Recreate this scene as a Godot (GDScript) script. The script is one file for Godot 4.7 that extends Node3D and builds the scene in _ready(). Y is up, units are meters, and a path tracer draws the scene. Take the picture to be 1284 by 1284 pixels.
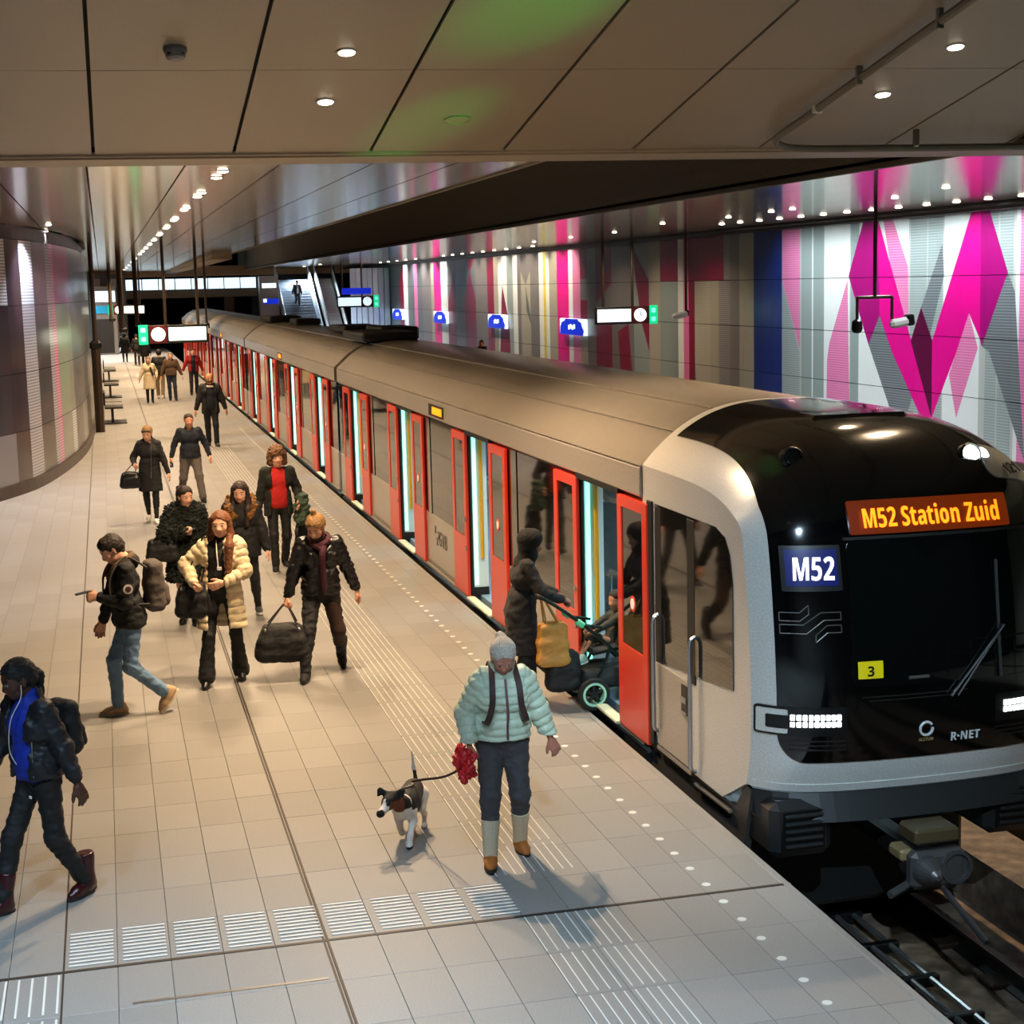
extends Node3D
# Underground metro platform: a train with open doors, passengers walking, a dog on a lead.

const CX := 5.56          # centre line of the train
const CX0 := 5.48         # centre of the fittings on its front
const SIDE := 4.33        # platform side of the train
const EDGE := 4.22        # platform edge
const CEIL := 5.4
const WALLX := 17.8
var M := {}
var taken := {}
var rng := RandomNumberGenerator.new()
var fabric_tex: NoiseTexture2D
var grain_tex: NoiseTexture2D
var streak_tex: NoiseTexture2D

# ---------- small helpers ----------
func V(x, y, z) -> Vector3:
	return Vector3(x, y, z)

func tag(o: Node, label: String, category: String, group := "", kind := "") -> Node:
	if label: o.set_meta("label", label)
	if category: o.set_meta("category", category)
	if group: o.set_meta("group", group)
	if kind: o.set_meta("kind", kind)
	return o

func numbered(n: String) -> String:
	var k: int = taken.get(n, 0)
	taken[n] = k + 1
	return n if k == 0 else "%s_%03d" % [n, k]

func thing(called: String, label: String, category: String, at := Vector3.ZERO, turn := 0.0, group := "") -> Node3D:
	var o := Node3D.new()
	o.name = numbered(called)
	add_child(o)
	o.position = at
	o.rotation.y = turn
	tag(o, label, category, group)
	return o

func setting(called: String) -> Node3D:
	var o := Node3D.new()
	o.name = called
	add_child(o)
	o.set_meta("kind", "structure")
	return o

func put(mesh: Mesh, called: String, m: Material, parent: Node = null) -> MeshInstance3D:
	var o := MeshInstance3D.new()
	o.mesh = mesh
	o.material_override = m
	if parent == null:
		o.name = numbered(called)
		add_child(o)
	else:
		o.name = called
		parent.add_child(o, true)
	return o

func mb() -> SurfaceTool:
	var st := SurfaceTool.new()
	st.begin(Mesh.PRIMITIVE_TRIANGLES)
	st.set_smooth_group(-1)
	return st

func done(st: SurfaceTool) -> ArrayMesh:
	st.generate_normals()
	return st.commit()

func build(st: SurfaceTool, called: String, m: Material, parent: Node = null) -> MeshInstance3D:
	return put(done(st), called, m, parent)

func mat(c: Color, rough := 0.7, metal := 0.0, o := {}) -> StandardMaterial3D:
	var m := StandardMaterial3D.new()
	m.albedo_color = c
	m.roughness = rough
	m.metallic = metal
	if o.has("em"):
		m.emission_enabled = true
		m.emission = o.em
		m.emission_energy_multiplier = o.get("en", 1.0)
	if o.has("tex"):
		m.albedo_texture = o.tex
		m.uv1_triplanar = true
		m.uv1_world_triplanar = o.get("world", false)
		var s = o.get("ts", 1.0)
		m.uv1_scale = s if s is Vector3 else Vector3.ONE * s
	if o.has("alpha"):
		m.transparency = BaseMaterial3D.TRANSPARENCY_ALPHA
		m.albedo_color.a = o.alpha
	if o.has("coat"):
		m.clearcoat_enabled = true
		m.clearcoat = o.coat
		m.clearcoat_roughness = o.get("cr", 0.08)
	if o.has("rim"):
		m.rim_enabled = true
		m.rim = o.rim
		m.rim_tint = 0.6
	if o.has("spec"): m.metallic_specular = o.spec
	if o.has("vc"): m.vertex_color_use_as_albedo = true
	return m

func noise_tex(freq: float, lo: float, hi: float, oct := 4, seed_ := 1, size := 256) -> NoiseTexture2D:
	var n := FastNoiseLite.new()
	n.noise_type = FastNoiseLite.TYPE_SIMPLEX_SMOOTH
	n.frequency = freq
	n.fractal_octaves = oct
	n.seed = seed_
	var t := NoiseTexture2D.new()
	t.width = size
	t.height = size
	t.seamless = true
	t.noise = n
	var g := Gradient.new()
	g.set_color(0, Color(lo, lo, lo))
	g.set_color(1, Color(hi, hi, hi))
	t.color_ramp = g
	return t

func qd(st: SurfaceTool, a: Vector3, b: Vector3, c: Vector3, d: Vector3) -> void:
	st.add_vertex(a); st.add_vertex(b); st.add_vertex(c)
	st.add_vertex(a); st.add_vertex(c); st.add_vertex(d)

# box with all edges chamfered by ch (0 = plain)
func box(st: SurfaceTool, c: Vector3, s: Vector3, ch := 0.0, b := Basis.IDENTITY) -> void:
	var h := s * 0.5
	if ch <= 0.0:
		var p := []
		for i in 8:
			p.append(c + b * Vector3(h.x if i & 1 else -h.x, h.y if i & 2 else -h.y, h.z if i & 4 else -h.z))
		for f in [[0, 1, 5, 4], [2, 6, 7, 3], [0, 4, 6, 2], [1, 3, 7, 5], [0, 2, 3, 1], [4, 5, 7, 6]]:
			qd(st, p[f[0]], p[f[1]], p[f[2]], p[f[3]])
		return
	ch = minf(ch, minf(h.x, minf(h.y, h.z)) * 0.98)
	var ax := [b.x, b.y, b.z]
	var hh := [h.x, h.y, h.z]
	# corner point of face axis k with signs
	var pt := func(k: int, sx: int, sy: int, sz: int) -> Vector3:
		var sg := [sx, sy, sz]
		var r := c
		for i in 3:
			r += ax[i] * (sg[i] * (hh[i] if i == k else hh[i] - ch))
		return r
	for k in 3:
		for s1 in [-1, 1]:
			var q := []
			for uv in [[-1, -1], [1, -1], [1, 1], [-1, 1]]:
				var sg := [0, 0, 0]
				sg[k] = s1
				sg[(k + 1) % 3] = uv[0]
				sg[(k + 2) % 3] = uv[1]
				q.append(pt.call(k, sg[0], sg[1], sg[2]))
			if s1 > 0: qd(st, q[0], q[3], q[2], q[1])
			else: qd(st, q[0], q[1], q[2], q[3])
	for k in 3:      # edges along axis k
		var i := (k + 1) % 3
		var j := (k + 2) % 3
		for si in [-1, 1]:
			for sj in [-1, 1]:
				var a := [0, 0, 0]
				a[i] = si; a[j] = sj
				a[k] = -1
				var p0: Vector3 = pt.call(i, a[0], a[1], a[2])
				var p1: Vector3 = pt.call(j, a[0], a[1], a[2])
				a[k] = 1
				var p2: Vector3 = pt.call(j, a[0], a[1], a[2])
				var p3: Vector3 = pt.call(i, a[0], a[1], a[2])
				if si * sj > 0: qd(st, p0, p3, p2, p1)
				else: qd(st, p0, p1, p2, p3)
	for sx in [-1, 1]:
		for sy in [-1, 1]:
			for sz in [-1, 1]:
				var x: Vector3 = pt.call(0, sx, sy, sz)
				var y: Vector3 = pt.call(1, sx, sy, sz)
				var z: Vector3 = pt.call(2, sx, sy, sz)
				if sx * sy * sz > 0:
					st.add_vertex(x); st.add_vertex(z); st.add_vertex(y)
				else:
					st.add_vertex(x); st.add_vertex(y); st.add_vertex(z)

func bx(c: Vector3, s: Vector3, ch := 0.0, b := Basis.IDENTITY) -> ArrayMesh:
	var st := mb()
	box(st, c, s, ch, b)
	return done(st)

# loft through rings of equal length
func loft(st: SurfaceTool, rings: Array, closed := true, caps := true) -> void:
	var n: int = rings[0].size()
	for k in rings.size() - 1:
		for i in (n if closed else n - 1):
			var j := (i + 1) % n
			qd(st, rings[k][i], rings[k][j], rings[k + 1][j], rings[k + 1][i])
	if caps and closed:
		for e in 2:
			var r: Array = rings[0] if e == 0 else rings[-1]
			var c := Vector3.ZERO
			for p in r: c += p
			c /= n
			for i in n:
				var j := (i + 1) % n
				st.add_vertex(c)
				st.add_vertex(r[j] if e == 0 else r[i])
				st.add_vertex(r[i] if e == 0 else r[j])

func ring_at(c: Vector3, b: Basis, rx: float, ry: float, n: int) -> Array:
	var r := []
	for i in n:
		var a := TAU * i / n
		r.append(c + b.x * (cos(a) * rx) + b.y * (sin(a) * ry))
	return r

func frame_of(d: Vector3) -> Basis:
	var z := d.normalized()
	var up := Vector3.UP if absf(z.y) < 0.95 else Vector3.RIGHT
	var x := up.cross(z).normalized()
	return Basis(x, z.cross(x), z)

# tube along points; r a number or an array
func tube(st: SurfaceTool, pts: Array, r, n := 8, caps := true) -> void:
	var rings := []
	var last := Basis.IDENTITY
	for i in pts.size():
		var d: Vector3 = (pts[mini(i + 1, pts.size() - 1)] - pts[maxi(i - 1, 0)])
		var b := frame_of(d)
		if i > 0:      # keep the twist small
			var z := b.z
			var x := (last.x - z * last.x.dot(z)).normalized()
			b = Basis(x, z.cross(x), z)
		last = b
		var rr: float = r[i] if r is Array else r
		rings.append(ring_at(pts[i], b, rr, rr, n))
	loft(st, rings, true, caps)

func curve(pts: Array, steps := 6) -> Array:      # Catmull-Rom through the points
	var out := []
	for i in pts.size() - 1:
		var p0: Vector3 = pts[maxi(i - 1, 0)]
		var p1: Vector3 = pts[i]
		var p2: Vector3 = pts[i + 1]
		var p3: Vector3 = pts[mini(i + 2, pts.size() - 1)]
		for s in steps:
			out.append(p1.cubic_interpolate(p2, p0, p3, float(s) / steps))
	out.append(pts[-1])
	return out

# turn a profile of (radius, height) round the axis y of b at c
func lathe(st: SurfaceTool, c: Vector3, prof: Array, n := 20, b := Basis.IDENTITY, caps := true) -> void:
	var rings := []
	for p in prof:
		var r := []
		for i in n:
			var a := TAU * i / n
			r.append(c + b * Vector3(cos(a) * p[0], p[1], sin(a) * p[0]))
		rings.append(r)
	loft(st, rings, true, caps)

# extrude a polygon given in the plane x,y of the transform by depth along its z
func prism(st: SurfaceTool, poly: PackedVector2Array, depth: float, t: Transform3D) -> void:
	var tri := Geometry2D.triangulate_polygon(poly)
	var d := t.basis.z * depth
	for i in range(0, tri.size(), 3):
		var a := t * Vector3(poly[tri[i]].x, poly[tri[i]].y, 0)
		var b := t * Vector3(poly[tri[i + 1]].x, poly[tri[i + 1]].y, 0)
		var c := t * Vector3(poly[tri[i + 2]].x, poly[tri[i + 2]].y, 0)
		st.add_vertex(a); st.add_vertex(b); st.add_vertex(c)
		st.add_vertex(a + d); st.add_vertex(c + d); st.add_vertex(b + d)
	for i in poly.size():
		var p := poly[i]
		var q := poly[(i + 1) % poly.size()]
		var a := t * Vector3(p.x, p.y, 0)
		var b := t * Vector3(q.x, q.y, 0)
		qd(st, a, a + d, b + d, b)

func rrect(w: float, h: float, r: float, n := 4) -> PackedVector2Array:
	var p := PackedVector2Array()
	for c in [[1, 1, 0.0], [-1, 1, PI / 2], [-1, -1, PI], [1, -1, PI * 1.5]]:
		for i in n + 1:
			var a: float = c[2] + PI / 2 * i / n
			p.append(Vector2(c[0] * (w / 2 - r) + cos(a) * r, c[1] * (h / 2 - r) + sin(a) * r))
	return p

func text(s: String, size: float, m: Material, parent: Node, t: Transform3D, called := "lettering", font := "Droid Sans", bold := true) -> MeshInstance3D:
	var f := SystemFont.new()
	f.font_names = PackedStringArray([font])
	if bold: f.font_weight = 700
	var tm := TextMesh.new()
	tm.text = s
	tm.font = f
	tm.font_size = 64
	tm.pixel_size = size / 46.0
	tm.depth = 0.004
	tm.curve_step = 3.0
	var o := put(tm, called, m, parent)
	o.transform = t
	return o

func spot(at: Vector3, towards: Vector3, energy: float, c: Color, angle := 60.0, size := 0.06, soft := 0.6, parent: Node = null) -> void:
	var l := SpotLight3D.new()
	l.name = "spot_light"
	(self if parent == null else parent).add_child(l, true)
	l.position = at
	l.basis = Basis.looking_at(towards, Vector3.UP if absf(towards.normalized().y) < 0.98 else Vector3.FORWARD)
	l.light_energy = energy
	l.light_color = c
	l.spot_angle = angle
	l.spot_angle_attenuation = soft
	l.spot_range = 150.0
	l.spot_attenuation = 2.0
	l.light_size = size
	l.shadow_enabled = true

func materials() -> void:
	fabric_tex = noise_tex(0.08, 0.72, 1.0, 3, 3)
	grain_tex = noise_tex(0.12, 0.80, 1.0, 4, 7)
	streak_tex = noise_tex(0.02, 0.9, 1.0, 3, 9)
	M.tile = []
	for k in 4:
		var g: float = [0.52, 0.53, 0.54, 0.55][k]
		M.tile.append(mat(Color(g, g * 0.985, g * 0.955), 0.46, 0.0, {"tex": noise_tex(0.16, 0.88, 1.0, 4, 20 + k), "ts": 1.6, "world": true}))
	M.joint = mat(Color(0.40, 0.39, 0.37), 0.9)
	M.groove = mat(Color(0.21, 0.18, 0.16), 0.5, 0.3)
	M.rib = mat(Color(0.8, 0.79, 0.76), 0.5)
	M.panel_ceiling = mat(Color(0.62, 0.57, 0.50), 0.42, 0.0, {"tex": grain_tex, "ts": 3.0, "coat": 0.25, "cr": 0.35})
	M.mirror_ceiling = mat(Color(0.88, 0.81, 0.71), 0.14, 0.7, {"tex": streak_tex, "ts": Vector3(0.4, 0.4, 3.0)})
	M.shaft_concrete = mat(Color(0.6, 0.56, 0.5), 0.9, 0.0, {"tex": grain_tex, "ts": 0.7})
	M.black = mat(Color(0.02, 0.02, 0.022), 0.35)
	M.gap = mat(Color(0.05, 0.045, 0.04), 0.8)
	M.trim = mat(Color(0.62, 0.57, 0.5), 0.5)
	M.steel = mat(Color(0.62, 0.61, 0.6), 0.3, 0.9)
	M.dark_steel = mat(Color(0.2, 0.19, 0.18), 0.4, 0.7)
	M.bronze = mat(Color(0.28, 0.23, 0.19), 0.4, 0.7)
	M.white = mat(Color(0.85, 0.85, 0.83), 0.5)
	M.lamp = mat(Color(1, 1, 1), 0.5, 0.0, {"em": Color(1.0, 0.95, 0.85), "en": 9.0})
	M.screen = mat(Color(0.9, 0.95, 0.97), 0.4, 0.0, {"em": Color(0.86, 0.96, 1.0), "en": 1.0})
	M.green = mat(Color(0.05, 0.7, 0.5), 0.4, 0.0, {"em": Color(0.02, 0.75, 0.5), "en": 1.1})
	M.blue_sign = mat(Color(0.05, 0.16, 0.65), 0.4, 0.0, {"em": Color(0.02, 0.14, 0.72), "en": 1.0})
	M.white_glow = mat(Color(0.9, 0.95, 1.0), 0.4, 0.0, {"em": Color(0.85, 0.95, 1.0), "en": 1.3})
	M.maroon = mat(Color(0.3, 0.03, 0.05), 0.4)
	M.concrete = mat(Color(0.5, 0.41, 0.33), 0.85, 0.0, {"tex": noise_tex(0.03, 0.5, 1.0, 5, 31), "ts": 0.5})
	M.tunnel = mat(Color(0.1, 0.09, 0.08), 0.9)
	M.glass = mat(Color(0.5, 0.55, 0.55), 0.03, 0.0, {"alpha": 0.12})

# ---------- camera, air, lamps ----------
func camera_and_light() -> void:
	var cam := Camera3D.new()
	cam.name = "camera"
	add_child(cam)
	cam.transform = Transform3D(Basis(V(0.96869, -0.02337, 0.24718), V(0.05755, 0.98958, -0.13199), V(-0.24152, 0.14208, 0.95994)).orthonormalized(), V(0, 4, 0))
	cam.fov = 35.593
	cam.near = 0.05
	cam.far = 400.0
	cam.current = true
	var we := WorldEnvironment.new()
	we.name = "world"
	var e := Environment.new()
	e.background_mode = Environment.BG_COLOR
	e.background_color = Color(0, 0, 0)
	e.tonemap_mode = Environment.TONE_MAPPER_LINEAR
	e.tonemap_exposure = 1.0
	e.sdfgi_enabled = true
	e.ssao_enabled = true
	e.ssil_enabled = true
	we.environment = e
	add_child(we)

# ---------- the station ----------
func slope_y(x: float, z: float) -> float:
	return CEIL + 0.194 * (z + 17.4 - 0.09 * x)

func floor_and_tracks() -> void:
	var fl := setting("floor")
	var cols := []
	for k in range(-8, 15):
		cols.append(-0.45 + 0.314 * k)
	build_box(fl, "slab", M.joint, V(-9.0, -1.6, -140), V(EDGE - 0.02, -0.014, 6.0))
	# paving stones: the nearest three hundred one by one, the rest as one field
	var near := []
	var far := []
	for r in range(-5, 190):
		var zc := -9.71 - 0.6 * r
		for k in cols.size():
			var x: float = cols[k]
			var w := 0.314
			if k == cols.size() - 1: w = EDGE - 0.06 - x
			var wx := x + w / 2
			if wx < 0.0575 * zc - 0.5: continue
			if near.size() < 300: near.append([wx, zc, w])
			else: far.append([wx, zc, w])
	var shared := {}
	for e in near:
		var key := "%.3f" % e[2]
		if not shared.has(key): shared[key] = bx(V(0, -0.011, 0), V(e[2] - 0.003, 0.022, 0.597), 0.0015)
		var o := put(shared[key], "paving_tile", M.tile[rng.randi() % 4], fl)
		o.position = V(e[0], rng.randf_range(-0.0008, 0.0), e[1])
	for g in 4:
		var st := mb()
		for i in far.size():
			if i % 4 != g: continue
			var e = far[i]
			var c := V(e[0], -0.001, e[1])
			var hx: float = e[2] / 2 - 0.0014
			qd(st, c + V(-hx, 0, -0.2985), c + V(hx, 0, -0.2985), c + V(hx, 0, 0.2985), c + V(-hx, 0, 0.2985))
		build(st, "paving_field", M.tile[g], fl).set_meta("kind", "stuff")
	# dark expansion joints: along and across
	for seg in [[-9.40, -6.0], [-130.0, -9.42]]:
		for dx in [-0.012, 0.012]:
			put(bx(V(1.115 + dx, -0.001, (seg[0] + seg[1]) / 2), V(0.014, 0.008, absf(seg[1] - seg[0])), 0.0), "expansion_joint", M.groove, fl)
	put(bx(V(1.4, -0.001, -9.41), V(5.64, 0.008, 0.03), 0.0), "expansion_joint", M.groove, fl)
	put(bx(V(-0.45, -0.001, -60), V(0.012, 0.006, 105), 0.0), "expansion_joint", M.groove, fl)
	put(bx(V(0.5, 0.0, -8.86), V(1.12, 0.006, 0.025), 0.0), "drain_slot", M.steel, fl)
	put(bx(V(EDGE - 0.03, -0.02, -63), V(0.06, 0.05, 114), 0.01), "edge_strip", M.tile[1], fl)
	# raised guide ribs for the blind: one part for each stone's set of ribs
	var st := mb()
	for k in 9: box(st, V(-0.27 + 0.0675 * k, 0.0035, 0), V(0.009, 0.005, 0.55), 0.002)
	var along := done(st)
	for r in 57:
		put(along, "guide_ribs", M.rib, fl).position = V(2.65, 0, -7.31 - 0.6 * r if r < 4 else -10.4 - 0.6 * (r - 4))
	st = mb()
	for k in 10: box(st, V(0, 0.0035, -0.245 + 0.0545 * k), V(0.262, 0.005, 0.019), 0.002)
	var across := done(st)
	for k in 9:
		put(across, "guide_ribs", M.rib, fl).position = V(-0.29 + 0.317 * k, 0, -9.73)
	st = mb()
	for k in 6: box(st, V(-0.19 + 0.075 * k, 0.0035, 0), V(0.014, 0.005, 0.52), 0.002)
	var left_ribs := done(st)
	for z in [-9.11, -8.51]:
		put(left_ribs, "guide_ribs", M.rib, fl).position = V(-0.66, 0, z)
	st = mb()
	lathe(st, Vector3.ZERO, [[0.031, 0.0], [0.029, 0.004], [0.001, 0.0045]], 12)
	var dot := done(st)
	for k in 130:
		put(dot, "marker_stud", M.rib, fl).position = V(3.68, 0, -7.1 - 0.3075 * k)
	# track bed
	var tb := setting("floor_track")
	build_box(tb, "track_slab", M.concrete, V(EDGE - 0.3, -1.5, -130), V(10.3, -1.2, 8))
	build_box(tb, "platform_wall", M.tunnel, V(EDGE - 0.32, -1.3, -130), V(EDGE - 0.12, -0.05, 6))
	for x in [CX - 0.62, CX + 0.62, 7.9, 9.3]:
		st = mb()
		prism(st, PackedVector2Array([Vector2(-0.07, 0), Vector2(0.07, 0), Vector2(0.07, 0.015), Vector2(0.012, 0.035), Vector2(0.012, 0.12), Vector2(0.035, 0.13), Vector2(0.035, 0.165), Vector2(-0.035, 0.165), Vector2(-0.035, 0.13), Vector2(-0.012, 0.12), Vector2(-0.012, 0.035), Vector2(-0.07, 0.015)]), 130, Transform3D(Basis.IDENTITY, V(x, -1.2, -125)))
		build(st, "rail", M.dark_steel, tb)
	for x in [CX - 0.62, CX + 0.62]:
		for k in 9:
			put(bx(V(x, -1.18, -6.2 - 0.75 * k), V(0.36, 0.05, 0.2), 0.012), "rail_fastening", M.bronze, tb)
			put(bx(V(x + 0.11, -1.14, -6.2 - 0.75 * k), V(0.06, 0.06, 0.08), 0.012), "rail_clip", M.dark_steel, tb)
	for x in [CX - 0.13, CX + 0.02]:
		st = mb()
		tube(st, [V(x, -1.1, -4), V(x, -1.1, -30)], 0.024, 8)
		build(st, "cable_pipe", M.steel, tb)
	for k in 12:
		put(bx(V(CX - 0.055, -1.12, -6.9 - 0.62 * k), V(0.3, 0.09, 0.07), 0.01), "pipe_clamp", M.black, tb)
	build_box(tb, "trackside_ledge", M.concrete, V(6.72, -1.2, -60), V(7.3, -0.78, 0))
	# far platform
	var fp := setting("floor_opposite")
	build_box(fp, "slab", M.tile[1], V(10.25, -1.4, -125), V(WALLX + 0.2, 0, 0))

func build_box(parent: Node, called: String, m: Material, lo: Vector3, hi: Vector3, ch := 0.0) -> MeshInstance3D:
	return put(bx((lo + hi) / 2, (hi - lo).abs(), ch), called, m, parent)

func ceilings() -> void:
	# sloping ceiling of the stairwell above the camera
	var cs := setting("ceiling")
	for k in range(-5, 9):
		for r in 6:
			var x0 := 0.02 + 1.42 * k
			var x1 := x0 + 1.42 - 0.034
			var za := -17.36 + 2.62 * r
			var zb := za + 2.62 - 0.012
			var st := mb()
			var p := []
			for c in [[x0, za], [x1, za], [x1, zb], [x0, zb]]:
				var zz: float = c[1] + 0.09 * c[0]
				p.append(V(c[0], slope_y(c[0], zz), zz))
			var up := V(0, 0.03, 0)
			qd(st, p[0], p[3], p[2], p[1])
			qd(st, p[0] + up, p[1] + up, p[2] + up, p[3] + up)
			for i in 4: qd(st, p[i], p[(i + 1) % 4], p[(i + 1) % 4] + up, p[i] + up)
			build(st, "ceiling_panel", M.panel_ceiling, cs)
	var st := mb()
	var q := []
	for c in [[-8.0, -17.3], [14.0, -17.3], [14.0, -1.0], [-8.0, -1.0]]:
		var zz: float = c[1] + 0.09 * c[0]
		q.append(V(c[0], slope_y(c[0], zz) + 0.06, zz))
	var u2 := V(0, 0.2, 0)
	qd(st, q[0], q[3], q[2], q[1])
	qd(st, q[0] + u2, q[1] + u2, q[2] + u2, q[3] + u2)
	build(st, "ceiling_void", M.gap, cs)
	# pale edge strip where the slope meets the level ceiling
	st = mb()
	var a := V(-8, CEIL - 0.02, -17.4 - 0.72)
	var b := V(14, CEIL - 0.02, -17.4 + 1.26)
	var dirv := (b - a).normalized()
	var bs := Basis(dirv, V(0, 1, 0), dirv.cross(V(0, 1, 0)))
	box(st, (a + b) / 2 + V(0, 0.03, 0.0), V(22.2, 0.05, 0.1), 0.008, bs)
	build(st, "edge_profile", M.trim, cs)
	st = mb()
	box(st, (a + b) / 2 + V(0, -0.005, -0.5), V(22.2, 0.02, 0.9), 0.004, bs)
	build(st, "edge_board", M.trim, cs)
	# level ceiling of polished panels over this platform, and over the other one
	var cl := setting("ceiling_platform")
	var xs := [-7.53, -6.47, -5.41, -4.35, -3.29, -2.23, -1.17, -0.08, 1.0, 2.06, 3.12, 4.1, 5.0]
	for i in xs.size() - 1:
		for r in 12:
			var z1 := -18.3 - 8.6 * r
			put(bx(V((xs[i] + xs[i + 1]) / 2, CEIL + 0.02, z1 - 4.3), V(xs[i + 1] - xs[i] - 0.022, 0.04, 8.59), 0.0), "polished_panel", M.mirror_ceiling, cl)
	build_box(cl, "ceiling_void", M.gap, V(-8, CEIL + 0.05, -122), V(5.02, CEIL + 0.1, -18.2))
	build_box(cl, "slot_fascia", M.shaft_concrete, V(5.0, CEIL - 0.02, -122), V(5.06, CEIL + 3.4, -17.2))
	var cr := setting("ceiling_opposite")
	for i in 6:
		for r in 13:
			var x0 := 10.1 + 1.23 * i
			var z1 := 0.0 - 9.2 * r
			put(bx(V(x0 + 0.615, CEIL + 0.02, z1 - 4.6), V(1.222, 0.04, 9.19), 0.0), "polished_panel", M.mirror_ceiling, cr)
	build_box(cr, "ceiling_void", M.gap, V(10.0, CEIL + 0.05, -125), V(WALLX + 0.2, CEIL + 0.1, 1))
	build_box(cr, "slot_fascia", M.shaft_concrete, V(10.0, CEIL - 0.02, -122), V(10.1, CEIL + 0.42, -8))
	build_box(cr, "slot_fascia", M.shaft_concrete, V(10.02, CEIL + 0.42, -122), V(10.1, CEIL + 3.4, -8))
	# the dark shaft above the tracks
	build_box(setting("ceiling_shaft"), "shaft_roof", M.shaft_concrete, V(4.9, CEIL + 3.4, -122), V(10.2, CEIL + 3.6, -8))
	var hatch := setting("trim_1")
	build_box(hatch, "beam", M.trim, V(4.4, CEIL - 0.18, -122), V(5.2, CEIL + 0.1, -66))

func art_colour(c: String) -> Color:
	return {"w": Color(0.86, 0.88, 0.87), "g": Color(0.55, 0.6, 0.59), "d": Color(0.36, 0.39, 0.4), "m": Color(0.86, 0.0, 0.52), "n": Color(0.62, 0.0, 0.42), "k": Color(0.34, 0.0, 0.2), "p": Color(0.85, 0.42, 0.63), "b": Color(0.02, 0.16, 0.46), "y": Color(0.85, 0.78, 0.3), "e": Color(0.62, 0.6, 0.53), "r": Color(0.5, 0.02, 0.2), "x": Color(0.45, 0.43, 0.42)}[c]

func poly_fill(im: Image, pts: Array, c: Color, z0: float, sx: float, sy: float, lines := false) -> void:
	var P := PackedVector2Array()
	for p in pts: P.append(Vector2((z0 - p[0]) * -sx, (5.3 - p[1]) * sy))
	var ylo := 1e9
	var yhi := -1e9
	for p in P:
		ylo = minf(ylo, p.y)
		yhi = maxf(yhi, p.y)
	for y in range(maxi(0, int(ylo)), mini(im.get_height(), int(yhi) + 1)):
		var hits := []
		for i in P.size():
			var a := P[i]
			var b := P[(i + 1) % P.size()]
			if (a.y <= y) != (b.y <= y): hits.append(a.x + (y - a.y) / (b.y - a.y) * (b.x - a.x))
		hits.sort()
		for i in range(0, hits.size() - 1, 2):
			var x0 := maxi(0, int(hits[i]))
			var x1 := mini(im.get_width(), int(hits[i + 1]))
			if x1 > x0:
				var cc := c
				if lines and y % 5 == 0: cc = c.lerp(Color(0.9, 0.9, 0.9), 0.55)
				im.fill_rect(Rect2i(x0, y, x1 - x0, 1), cc)

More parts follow.
